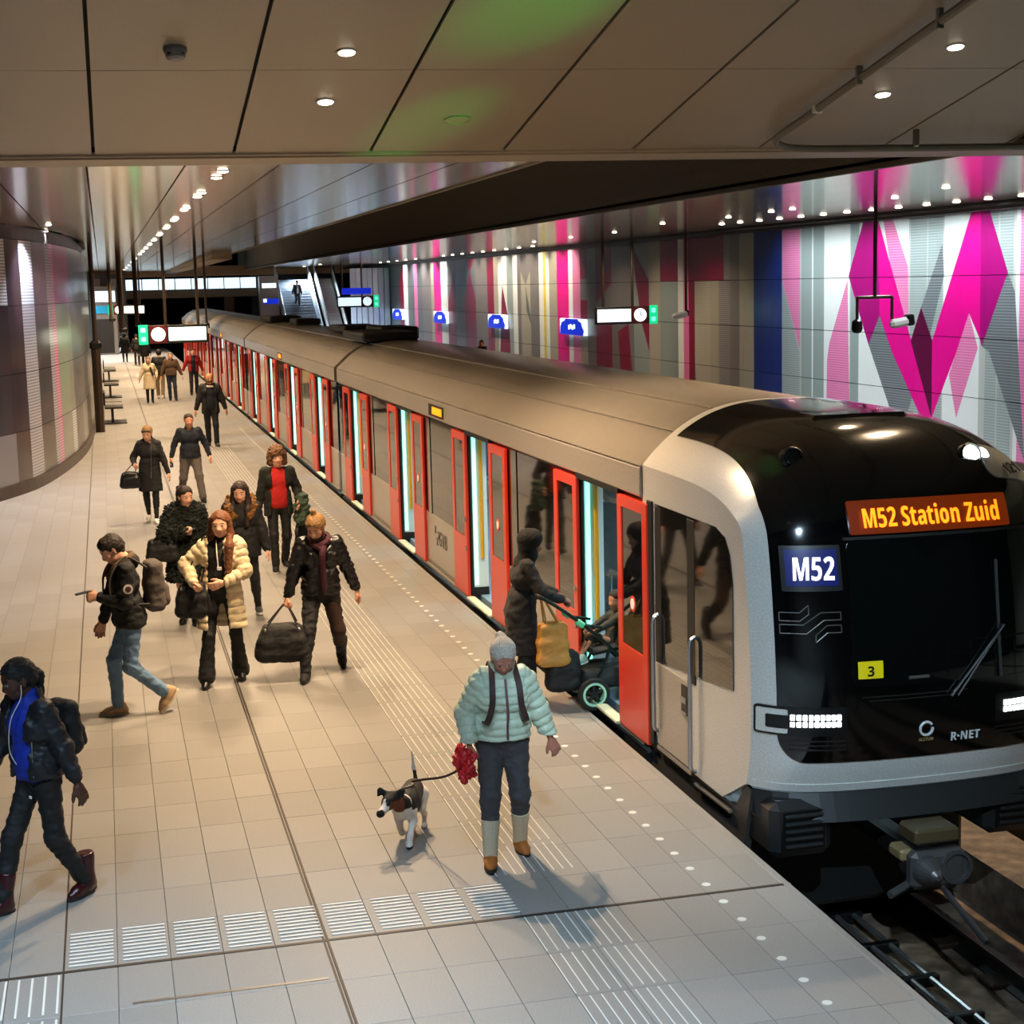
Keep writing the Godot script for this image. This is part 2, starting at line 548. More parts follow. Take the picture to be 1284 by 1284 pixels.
# printed art of the far wall, in metres along the wall and height
func wall_art(near: bool) -> ImageTexture:
	var zfar := -44.0 if near else -118.0
	var zn := -24.0 if near else -44.0
	var W := 2048
	var H := 448
	var im := Image.create(W, H, false, Image.FORMAT_RGB8)
	im.fill(Color(0.7, 0.71, 0.69))
	var sx := W / (zn - zfar)
	var sy := H / 5.3
	var str_: Array
	if near:      # [from z, to z, colour, ruled]
		str_ = [[-44, -43.3, "x", 0], [-43.3, -42.25, "e", 0], [-42.25, -40.3, "b", 0], [-40.3, -39.17, "w", 0], [-39.05, -38.42, "g", 0], [-38.42, -38.34, "w", 0], [-38.34, -37.7, "g", 0], [-37.7, -36.24, "w", 0], [-36.2, -35.75, "g", 0], [-35.75, -34.8, "w", 0], [-34.8, -33.28, "w", 0], [-33.2, -32.45, "g", 1], [-32.4, -31.75, "g", 1], [-31.7, -30.2, "w", 0], [-29.95, -29.52, "g", 1], [-29.46, -28.95, "g", 1], [-28.85, -28.7, "w", 0], [-28.7, -27.9, "p", 1], [-27.9, -27.0, "w", 0], [-27, -26.2, "g", 1], [-26.2, -25.4, "m", 0], [-25.4, -24, "w", 0]]
	else:
		str_ = [[-118, -104, "d", 0], [-104, -97.8, "d", 0], [-97.8, -96.4, "r", 0], [-96.4, -95, "w", 0], [-95, -93, "d", 0], [-93, -92, "p", 0], [-92, -90.5, "d", 0], [-90.5, -88, "x", 0], [-88, -87.2, "e", 0], [-87.2, -85.3, "m", 0], [-85.3, -83.6, "w", 0], [-83.6, -81.6, "r", 0], [-81.6, -79.5, "x", 0], [-79.5, -77, "r", 0], [-77, -74.5, "x", 0], [-74.5, -73.2, "r", 0], [-73.2, -72.4, "e", 0], [-72.4, -70.7, "w", 0], [-70.7, -69.6, "g", 0], [-69.6, -68.8, "w", 0], [-68.8, -68.2, "x", 0], [-68.2, -66.6, "e", 0], [-66.6, -65.2, "x", 0], [-65.2, -64.5, "w", 0], [-64.5, -64.1, "y", 0], [-64.1, -63.6, "w", 0], [-63.6, -62.4, "e", 0], [-62.4, -60.8, "m", 0], [-60.8, -60.2, "w", 0], [-60.2, -59.2, "p", 1], [-59.2, -58.3, "r", 0], [-58.3, -57.2, "x", 0], [-57.2, -55.3, "r", 0], [-55.3, -52.8, "x", 0], [-52.8, -51.2, "g", 0], [-51.2, -50.1, "e", 1], [-50.1, -48.4, "g", 0], [-48.4, -47.9, "w", 0], [-47.9, -47.4, "p", 0], [-47.4, -46.9, "r", 0], [-46.9, -45.6, "e", 1], [-45.6, -44.9, "e", 0], [-44.9, -44, "x", 1]]
	for s in str_:
		poly_fill(im, [[s[0], 5.4], [s[1], 5.4], [s[1], -0.1], [s[0], -0.1]], art_colour(s[2]), zfar, sx, sy, s[3] == 1)
	var shapes: Array
	if near:
		shapes = [["p", 1, [[-40.29, 5.25], [-39.17, 5.27], [-39.15, 2.05], [-40.29, 3.89]]], ["g", 1, [[-40.29, 3.89], [-39.17, 2.05], [-39.17, 0], [-40.29, 0]]],
			["p", 1, [[-34.52, 5.24], [-34.05, 5.24], [-33.3, 4.15], [-33.26, 2.52], [-34.1, 3.97]]], ["d", 1, [[-31.78, 4.64], [-31.69, 3.95], [-32.31, 2.55], [-32.69, 3.25]]],
			["d", 1, [[-29.15, 3.99], [-28.87, 3.6], [-28.58, 1.46], [-28.4, 0.2], [-29.81, 2.37], [-30.1, 2.46]]], ["p", 1, [[-36.37, 3.9], [-36.19, 0.0], [-37.55, 0.0], [-37.5, 1.9], [-37.38, 2.31]]],
			["d", 1, [[-34.67, 3.05], [-34.06, 2.22], [-33.0, 1.3], [-33.6, 0.2], [-35.23, 2.34]]],
			["n", 0, [[-35.53, 5.3], [-34.8, 5.3], [-34.67, 3.05], [-35.23, 2.34], [-36.32, 3.98]]], ["m", 0, [[-34.8, 5.3], [-33.11, 2.47], [-32.16, 0.8], [-32.6, 0.75], [-34.06, 2.22], [-34.67, 3.05]]],
			["m", 0, [[-30.57, 5.3], [-30.22, 5.3], [-30.17, 2.61], [-30.63, 3.15], [-31.1, 2.33], [-32.16, 0.8], [-32.17, 2.52]]], ["k", 0, [[-32.69, 3.25], [-33.15, 2.49], [-32.16, 0.8], [-32.17, 2.52]]],
			["n", 0, [[-30.22, 5.3], [-29.91, 5.3], [-29.15, 3.99], [-30.1, 2.46], [-30.17, 2.61]]], ["p", 1, [[-30.63, 3.15], [-30.25, 2.42], [-31.09, 0.88], [-31.42, 1.8]]]]
	else:
		shapes = [["r", 0, [[-50.05, 5.3], [-48.4, 5.3], [-48.4, 3.95], [-50.05, 3.95]]], ["r", 0, [[-47.5, 5.3], [-44.5, 5.3], [-44.5, 3.95], [-47.5, 3.95]]], ["x", 0, [[-59.2, 4.1], [-58.3, 4.1], [-58.3, 3.3], [-59.2, 3.3]]], ["e", 0, [[-59.2, 2.4], [-58.3, 2.4], [-58.3, 0], [-59.2, 0]]],
			["r", 0, [[-52.7, 5.0], [-51.2, 4.0], [-51.2, 1.6], [-52.0, 2.6], [-52.7, 4.4]]], ["x", 0, [[-57.2, 3.2], [-55.3, 3.9], [-55.3, 2.8], [-57.2, 2.8]]], ["r", 0, [[-54.6, 2.2], [-53.4, 2.5], [-52.9, 0], [-54.2, 0]]],
			["r", 0, [[-71.6, 3.9], [-70.4, 2.2], [-70.2, 0], [-72.4, 0]]], ["x", 0, [[-68.3, 5.3], [-66.6, 5.3], [-66.6, 4.5], [-67.4, 3.9], [-68.2, 4.5]]], ["d", 0, [[-67.4, 3.9], [-66.3, 2.0], [-67.3, 2.8]]],
			["d", 0, [[-97.8, 5.3], [-96.6, 5.3], [-97.8, 4.4]]], ["d", 0, [[-79.5, 5.3], [-78.2, 4.6], [-79.5, 3.2]]], ["d", 0, [[-77, 5.3], [-78.2, 4.6], [-77, 3.2]]], ["x", 0, [[-83.6, 5.3], [-81.6, 5.3], [-82.6, 4.0], [-83.6, 3.0]]]]
	for s in shapes:
		poly_fill(im, s[2], art_colour(s[0]), zfar, sx, sy, s[1] == 1)
	return ImageTexture.create_from_image(im)

func far_wall() -> void:
	var w := setting("wall_right")
	build_box(w, "backing", M.gap, V(WALLX + 0.05, -1.4, -125), V(WALLX + 0.3, CEIL + 0.4, 0))
	build_box(w, "head_trim", M.dark_steel, V(WALLX - 0.25, 5.24, -122), V(WALLX + 0.05, CEIL, -12), 0.01)
	build_box(w, "base_trim", M.bronze, V(WALLX - 0.06, 0.02, -122), V(WALLX + 0.05, 0.16, -12), 0.01)
	build_box(w, "base_trim", M.white, V(WALLX - 0.35, 0.0, -122), V(WALLX + 0.05, 0.02, -12), 0.0)
	var ys := [0.16, 1.36, 2.62, 3.93, 5.26]
	for part in 2:
		var m := StandardMaterial3D.new()
		m.albedo_texture = wall_art(part == 0)
		m.roughness = 0.35
		var zfar := -44.0 if part == 0 else -118.0
		var zn := -24.0 if part == 0 else -44.0
		var step := 1.0 if part == 0 else 2.0
		var n := int((zn - zfar) / step)
		for i in n:
			for r in 4:
				var za := zfar + step * i + 0.002
				var zb := zfar + step * (i + 1) - 0.002
				var y0: float = ys[r] + 0.008
				var y1: float = ys[r + 1] - 0.008
				var st := mb()
				var c := [[za, y0], [zb, y0], [zb, y1], [za, y1]]
				for t in [0, 1, 2, 0, 2, 3]:
					st.set_uv(Vector2((c[t][0] - zfar) / (zn - zfar), 1.0 - c[t][1] / 5.3))
					st.add_vertex(V(WALLX, c[t][1], c[t][0]))
				for t in 4:
					var a: Array = c[t]
					var b: Array = c[(t + 1) % 4]
					for v in [[0, a], [1, a], [1, b], [0, a], [1, b], [0, b]]:
						st.set_uv(Vector2((v[1][0] - zfar) / (zn - zfar), 1.0 - v[1][1] / 5.3))
						st.add_vertex(V(WALLX + 0.04 * v[0], v[1][1], v[1][0]))
				build(st, "art_panel", m, w)
	for k in 12:
		build_box(w, "plain_panel", M.white, V(WALLX, 0.16, -24.0 + 2.0 * k + 0.01), V(WALLX + 0.05, 5.24, -22.0 + 2.0 * k - 0.01), 0.004)
	# rail of small spot lamps under the head
	for z in [[-12.0, -44.0], [-44.0, -120.0]]:
		var st := mb()
		tube(st, [V(WALLX - 0.75, CEIL - 0.1, z[0]), V(WALLX - 0.75, CEIL - 0.1, z[1])], 0.02, 6)
		build(st, "lamp_rail", M.dark_steel, w)

# rounded wall of the lift core on the left
func curved_wall() -> void:
	var w := setting("wall_left")
	var pts := curve([V(-9, 0, -27.6), V(-6, 0, -28.3), V(-3.6, 0, -29.9), V(-2.16, 0, -32.6), V(-1.34, 0, -35.4), V(-0.66, 0, -41.2), V(-0.46, 0, -48), V(-0.5, 0, -56), V(-1.4, 0, -63), V(-4, 0, -67)], 6)
	var cols := {"a": Color(0.42, 0.42, 0.45), "w": Color(0.8, 0.83, 0.86), "v": Color(0.14, 0.125, 0.16), "l": Color(0.62, 0.63, 0.66), "p": Color(0.86, 0.5, 0.7), "m": Color(0.62, 0.0, 0.33), "s": Color(0.28, 0.31, 0.33), "g": Color(0.5, 0.58, 0.5), "t": Color(0.24, 0.2, 0.19), "e": Color(0.5, 0.52, 0.48)}  # g: reflected green light painted into the panel colour
	var mats := {}
	var ruled := Image.create(16, 16, false, Image.FORMAT_RGB8)
	ruled.fill(Color(1, 1, 1))
	for y in [0, 1, 4, 5, 8, 9, 12, 13]: ruled.fill_rect(Rect2i(0, y, 16, 1), Color(0.62, 0.62, 0.64))
	var ruled_tex := ImageTexture.create_from_image(ruled)
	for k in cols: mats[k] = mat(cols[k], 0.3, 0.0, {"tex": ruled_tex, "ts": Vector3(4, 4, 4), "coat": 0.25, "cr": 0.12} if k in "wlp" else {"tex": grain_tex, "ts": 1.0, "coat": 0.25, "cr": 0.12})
	# stripes along the curve: [arc length, colours of four rows from the floor up]
	var arc := [0.0]
	for i in pts.size() - 1: arc.append(arc[-1] + pts[i].distance_to(pts[i + 1]))
	var at := func(s: float) -> Vector3:
		for i in pts.size() - 1:
			if s <= arc[i + 1]:
				return pts[i].lerp(pts[i + 1], (s - arc[i]) / maxf(arc[i + 1] - arc[i], 1e-5))
		return pts[-1]
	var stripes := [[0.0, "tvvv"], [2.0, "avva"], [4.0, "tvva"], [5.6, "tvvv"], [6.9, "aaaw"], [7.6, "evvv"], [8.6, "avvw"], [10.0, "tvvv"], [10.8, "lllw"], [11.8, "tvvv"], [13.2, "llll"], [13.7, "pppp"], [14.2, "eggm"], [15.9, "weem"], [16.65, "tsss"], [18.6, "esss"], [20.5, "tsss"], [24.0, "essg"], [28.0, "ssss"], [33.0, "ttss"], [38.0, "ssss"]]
	var ys := [0.24, 1.25, 2.42, 3.78, 5.1]
	for i in stripes.size() - 1:
		var s0: float = stripes[i][0]
		var s1: float = minf(stripes[i + 1][0], arc[-1])
		if s0 >= arc[-1]: break
		for r in 4:
			var st := mb()
			var n := 4
			for k in n:
				var a: Vector3 = at.call(lerpf(s0, s1 - 0.004, float(k) / n))
				var b: Vector3 = at.call(lerpf(s0, s1 - 0.004, float(k + 1) / n))
				st.set_smooth_group(0)
				qd(st, a + V(0, ys[r] + 0.006, 0), b + V(0, ys[r] + 0.006, 0), b + V(0, ys[r + 1] - 0.006, 0), a + V(0, ys[r + 1] - 0.006, 0))
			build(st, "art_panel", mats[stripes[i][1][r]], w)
	for e in [[0.0, 0.24, 0.06, M.bronze, "plinth"], [0.24, 5.1, -0.06, M.gap, "backing"], [5.1, CEIL, -0.12, M.dark_steel, "head_band"]]:
		var st := mb()
		for i in pts.size() - 1:
			var d: Vector3 = (pts[i + 1] - pts[i]).normalized().cross(Vector3.UP) * e[2]
			var d2: Vector3 = (pts[mini(i + 2, pts.size() - 1)] - pts[i + 1]).normalized().cross(Vector3.UP) * e[2] if i < pts.size() - 2 else d
			d = (pts[i + 1] - pts[maxi(i - 1, 0)]).normalized().cross(Vector3.UP) * e[2]
			d2 = (pts[mini(i + 2, pts.size() - 1)] - pts[i]).normalized().cross(Vector3.UP) * e[2]
			qd(st, pts[i] + d + V(0, e[0], 0), pts[i + 1] + d2 + V(0, e[0], 0), pts[i + 1] + d2 + V(0, e[1], 0), pts[i] + d + V(0, e[1], 0))
			qd(st, pts[i] + d + V(0, e[1], 0), pts[i + 1] + d2 + V(0, e[1], 0), pts[i + 1] + V(0, e[1], 0), pts[i] + V(0, e[1], 0))
		build(st, e[4], e[3], w)

func ends() -> void:
	var w := setting("wall_back")
	build_box(w, "lintel", mat(Color(0.8, 0.66, 0.52), 0.6), V(-9, 5.0, -116.6), V(18, CEIL + 0.3, -116))
	build_box(w, "beam", mat(Color(0.6, 0.55, 0.5), 0.7), V(1.6, 3.5, -117.4), V(10.9, 4.05, -117))
	for k in 8:
		build_box(w, "lit_window", M.white_glow, V(1.7 + 1.15 * k, 4.1, -117.2), V(2.78 + 1.15 * k, 4.85, -117.1))
	# running tunnel beyond the platform end
	for q in [[V(1.4, -1.6, -190), V(1.6, 3.7, -118)], [V(10.9, -1.6, -190), V(11.1, 3.7, -122)], [V(1.4, 3.5, -190), V(11.1, 3.7, -117.4)], [V(1.4, -1.7, -190), V(11.1, -1.5, -125)], [V(1.4, -1.7, -190.2), V(11.1, 3.7, -190)]]:
		build_box(w, "tunnel_lining", M.concrete, q[0], q[1])
	build_box(w, "pier", mat(Color(0.5, 0.42, 0.36), 0.7), V(8.6, -1.2, -119), V(9.3, 3.5, -118))
	build_box(w, "side", mat(Color(0.3, 0.3, 0.31), 0.4, 0.3), V(10.9, -1.2, -122), V(18, 5.2, -121.8))
	for k in 9:
		build_box(w, "metal_fin", M.steel, V(-8 + 1.05 * k, 0, -110.4), V(-7.4 + 1.05 * k, 4.9, -110.1))
	build_box(w, "left_side", mat(Color(0.35, 0.36, 0.38), 0.4, 0.3), V(-9, 0, -111), V(1.6, 5.2, -110.6))
	build_box(w, "glow_band", M.white_glow, V(-4, 0.1, -110.05), V(1.4, 0.75, -110.0))
	var wl := setting("wall_outer")
	build_box(wl, "wall", mat(Color(0.3, 0.3, 0.32), 0.4), V(-9.2, 0, -122), V(-9, CEIL + 0.2, 6))
	var ws := setting("wall_front")
	build_box(ws, "wall", mat(Color(0.55, 0.53, 0.5), 0.7), V(-9, -1.5, 6), V(18, 9.2, 6.3))
	var wu := setting("wall_stairwell")
	build_box(wu, "wall", mat(Color(0.5, 0.47, 0.44), 0.7), V(-8.2, CEIL, -18), V(-8, 9.2, 6))
	build_box(wu, "wall", mat(Color(0.4, 0.37, 0.34), 0.7), V(14.0, CEIL + 0.1, -16), V(14.2, 9.2, 6))
	build_box(wu, "roof", M.gap, V(-8.2, 9.0, -1.2), V(14.2, 9.2, 6.3))

func downlight(at: Vector3, n: Vector3, energy: float, c: Color, label: String, group: String, angle := 62.0, r := 0.075, towards := V(0, -1, 0)) -> void:
	var t := thing("ceiling_downlight", label, "downlight", at, 0, group)
	var b := frame_of(n)
	var bb := Basis(b.x, b.z, -b.y)      # y of the lathe along n
	var st := mb()
	lathe(st, Vector3.ZERO, [[r * 1.3, 0.0], [r * 1.25, 0.006], [r * 1.02, 0.008], [r, 0.0]], 18, bb)
	build(st, "rim_ring", M.steel, t)
	st = mb()
	lathe(st, Vector3.ZERO, [[r, 0.002], [r * 0.9, 0.016], [r * 0.5, 0.024], [0.001, 0.026]], 18, bb)
	build(st, "lamp_face", M.lamp, t)
	if energy > 0.0: spot(n * 0.05, towards, energy, c, angle, r, 0.7, t)

func lamps() -> void:
	var warm := Color(1.0, 0.86, 0.69)
	var cool := Color(0.78, 0.9, 1.0)
	var nd := V(0, -1, 0.194).normalized()
	for p in [[2.17, -14.08], [2.16, -15.44], [7.64, -13.46], [7.62, -14.82]]:
		downlight(V(p[0], slope_y(p[0], p[1]) - 0.002, p[1]), nd, 44.0 if p[0] < 4 else 26.0, warm, "round downlight in the sloping tan ceiling " + ("over the stair foot" if p[0] < 4 else "above the train front"), "downlights in the sloping ceiling")
	# lamps of the stairwell behind the camera
	for p in [[-2.4, -5.0], [0.7, -4.6], [-2.4, 0.5], [0.7, 0.5]]:
		downlight(V(p[0], slope_y(p[0], p[1]) - 0.002, p[1]), nd, 92.0, cool, "round downlight in the stairwell ceiling above the escalator head", "downlights above the escalator head", 50.0)
	downlight(V(0.4, slope_y(0.4, 1.5) - 0.002, 1.5), nd, 520.0, Color(0.8, 0.92, 1.0), "unseen cool spot added in the stairwell ceiling to brighten the train front", "", 9.0, 0.09, V(4.4, 1.4, -10.2) - V(0.4, slope_y(0.4, 1.5), 1.5))  # added lamp, out of view, that brightens the silver cab front
	var zz := [-19.57, -20.66, -23.79, -24.78, -28.04, -28.85, -32.2, -33.0, -36.17, -37.0, -40.59, -41.4, -44.8, -45.6, -49.0, -49.8, -53.2, -54.0, -57.4, -58.2, -61.6, -62.4, -70.0, -78.5, -87.0, -95.5, -104.0]
	for i in zz.size():
		downlight(V(1.48, CEIL - 0.002, zz[i]), V(0, -1, 0), 21.0 if i < 22 else 105.0, warm, "small round downlight in the polished ceiling above the middle of the platform", "row of downlights over the platform", 66.0, 0.07)
	for z in [-25.0, -30.4, -33.8, -37.2, -40.6, -44.0]:
		downlight(V(-1.9 if z > -36 else -0.9 + 0.05 * (z + 36), CEIL - 0.002, z + 3.0), V(0, -1, 0), 17.0, Color(0.95, 0.95, 1.0), "small round downlight in the polished ceiling beside the striped curved wall", "downlights along the curved wall", 50.0, 0.06, V(-0.25, -1, -0.15))
	# wall washers over the far wall: a lit run, a dark run, a lit run
	for k in 13:
		downlight(V(16.75 - 0.08 * k, CEIL - 0.002, -27.0 - 1.05 * k), V(0, -1, 0), 5.6, Color(0.93, 0.98, 1.0), "white wall-washer spot above the magenta and grey wall art", "lit wall washers by the magenta art", 55.0, 0.08, V(0.75, -1, 0))
	for p in [[13.6, -24.2], [14.3, -27.3], [14.1, -31.4], [14.1, -32.5], [14.2, -35.2], [13.8, -38.6]]:
		downlight(V(p[0], CEIL - 0.002, p[1]), V(0, -1, 0), 9.0, Color(0.95, 0.97, 1.0), "small round downlight in the polished ceiling over the opposite platform", "downlights over the opposite platform", 60.0, 0.07)
	for z in [-19.0, -14.0, -9.0, -4.0]:
		downlight(V(13.8, CEIL - 0.002, z), V(0, -1, 0), 24.0, Color(0.9, 1.0, 0.96), "round downlight over the near end of the opposite platform", "downlights over the near end of the opposite platform", 64.0, 0.07)
	for k in 9:
		downlight(V(16.3, CEIL - 0.002, -60.5 - 2.1 * k), V(0, -1, 0), 11.0, Color(1.0, 0.93, 0.84), "warm wall-washer spot above the pale wall art with the yellow stripe", "lit wall washers by the pale art", 55.0, 0.08, V(0.9, -1, 0))
	for z in [-45.0, -49.5, -54.0]:
		downlight(V(14.6, CEIL - 0.002, z), V(0, -1, 0), 13.0, Color(1.0, 0.9, 0.78), "dim round downlight added to brighten the unlit run of wall art", "dim downlights added before the unlit wall art", 62.0, 0.07, V(0.35, -1, 0))  # added lamps that lift the dark stretch of wall art
	for k in 5:
		downlight(V(16.3, CEIL - 0.002, -84.5 - 2.8 * k), V(0, -1, 0), 20.0, Color(1.0, 0.95, 0.9), "far wall-washer spot above the dark wall art towards the stairs", "far wall washers", 55.0, 0.08, V(0.9, -1, 0))
	for z in [-98.0, -106.0]:
		downlight(V(13.0, CEIL - 0.002, z), V(0, -1, 0), 160.0, Color(0.85, 0.93, 1.0), "cool downlight added to brighten the far stairs", "added downlights over the far stairs", 66.0, 0.1)  # added lamp that brightens the stairs and the metal beside them
		downlight(V(-2.2, CEIL - 0.002, z), V(0, -1, 0), 120.0, Color(0.85, 0.93, 1.0), "cool downlight before the far metal wall", "downlights at the far end", 66.0, 0.1)

# ---------- the train ----------
# surface of the cab front: u across (-1 platform side .. 1), s along the profile from the lip up over the dome
const PROF := [[-10.06, 0.36], [-9.98, 0.62], [-9.96, 1.0], [-10.0, 1.5], [-10.08, 2.0], [-10.17, 2.32], [-10.3, 2.52], [-10.52, 2.7], [-10.85, 2.85], [-11.3, 2.93], [-11.9, 2.96], [-12.68, 2.975]]

func prof(s: float) -> Vector2:
	var x := clampf(s, 0.0, 1.0) * (PROF.size() - 1)
	var i := mini(int(x), PROF.size() - 2)
	var a := Vector2(PROF[i][0], PROF[i][1])
	var b := Vector2(PROF[i + 1][0], PROF[i + 1][1])
	var p0 := Vector2(PROF[maxi(i - 1, 0)][0], PROF[maxi(i - 1, 0)][1])
	var p3 := Vector2(PROF[mini(i + 2, PROF.size() - 1)][0], PROF[mini(i + 2, PROF.size() - 1)][1])
	return a.cubic_interpolate(b, p0, p3, x - i)

func front(u: float, s: float) -> Vector3:
	var p := prof(s)
	var au := absf(u)
	var top := clampf((p.y - 2.2) / 0.78, 0.0, 1.0)
	var back := clampf((-10.3 - p.x) / 2.3, 0.0, 1.0)
	var y := p.y - top * 0.52 * pow(au, lerpf(4.6, 2.8, back))
	var z := p.x - (1.0 - back) * (0.12 * u * u + 0.26 * pow(au, 7.0))
	return V(CX + u * (CX - SIDE), y, z)

func s_of_y(y: float) -> float:      # profile parameter of a height on the upright part
	for i in PROF.size() - 1:
		if y <= PROF[i + 1][1]:
			return (i + (y - PROF[i][1]) / (PROF[i + 1][1] - PROF[i][1])) / (PROF.size() - 1)
	return 1.0

func front_n(u: float, s: float) -> Vector3:
	var a := front(u + 0.01, s) - front(u - 0.01, s)
	var b := front(u, minf(s + 0.01, 1.0)) - front(u, maxf(s - 0.01, 0.0))
	var n := a.cross(b).normalized()
	return n if n.z + n.y > 0.0 else -n

# sheet on the front between rows; rows: [s, u left, u right]; lifted by off, thick behind
func front_patch(rows: Array, off: float, cols := 14, thick := 0.02) -> ArrayMesh:
	var st := SurfaceTool.new()
	st.begin(Mesh.PRIMITIVE_TRIANGLES)
	st.set_smooth_group(0)
	var g := []
	for r in rows:
		var line := []
		for i in cols + 1:
			var u := lerpf(r[1], r[2], float(i) / cols)
			line.append(front(u, r[0]) + front_n(u, r[0]) * off)
		g.append(line)
	for k in g.size() - 1:
		for i in cols:
			qd(st, g[k][i], g[k + 1][i], g[k + 1][i + 1], g[k][i + 1])
	st.set_smooth_group(-1)
	var rim := []
	for i in cols + 1: rim.append([rows[0][0], lerpf(rows[0][1], rows[0][2], float(i) / cols)])
	for k in range(1, rows.size()): rim.append([rows[k][0], rows[k][2]])
	for i in cols: rim.append([rows[-1][0], lerpf(rows[-1][2], rows[-1][1], float(i + 1) / cols)])
	for k in range(rows.size() - 2, -1, -1): rim.append([rows[k][0], rows[k][1]])
	for i in rim.size() - 1:
		var p: Vector3 = front(rim[i][1], rim[i][0])
		var n: Vector3 = front_n(rim[i][1], rim[i][0])
		var p2: Vector3 = front(rim[i + 1][1], rim[i + 1][0])
		var n2: Vector3 = front_n(rim[i + 1][1], rim[i + 1][0])
		qd(st, p + n * off, p2 + n2 * off, p2 + n2 * (off - thick), p + n * (off - thick))
	return done(st)

func rounded_rows(s0: float, s1: float, u0: float, u1: float, ru: float, rs: float, n := 16) -> Array:
	var rows := []
	for i in n + 1:
		var t := float(i) / n
		var s := lerpf(s0, s1, 0.5 - 0.5 * cos(t * PI))
		var d := minf(s - s0, s1 - s)
		var k := 0.0
		if d < rs: k = 1.0 - sqrt(maxf(0.0, 1.0 - pow(1.0 - d / rs, 2.0)))
		rows.append([s, u0 + ru * k, u1 - ru * k])
	return rows

func front_rect(u0: float, u1: float, y0: float, y1: float, off: float, r := 0.03) -> ArrayMesh:
	u0 = (u0 * 1.15 + CX0 - CX) / (CX - SIDE)      # given in half widths about the middle of the windscreen side
	u1 = (u1 * 1.15 + CX0 - CX) / (CX - SIDE)
	return front_patch(rounded_rows(s_of_y(y0), s_of_y(y1), u0, u1, r / 1.15, r * 0.18), off, 10, 0.02)

func on_front(x: float, y: float, off: float) -> Transform3D:
	var u := (x - CX) / (CX - SIDE)
	var s := s_of_y(y)
	var n := front_n(u, s)
	var bx_ := (Vector3.UP.cross(n)).normalized()
	return Transform3D(Basis(bx_, n.cross(bx_), n), front(u, s) + n * off)

func roof_y(x: float) -> float:
	var d := absf(x - CX) / (CX - SIDE)
	return 2.97 - 0.52 * pow(d, 2.8)

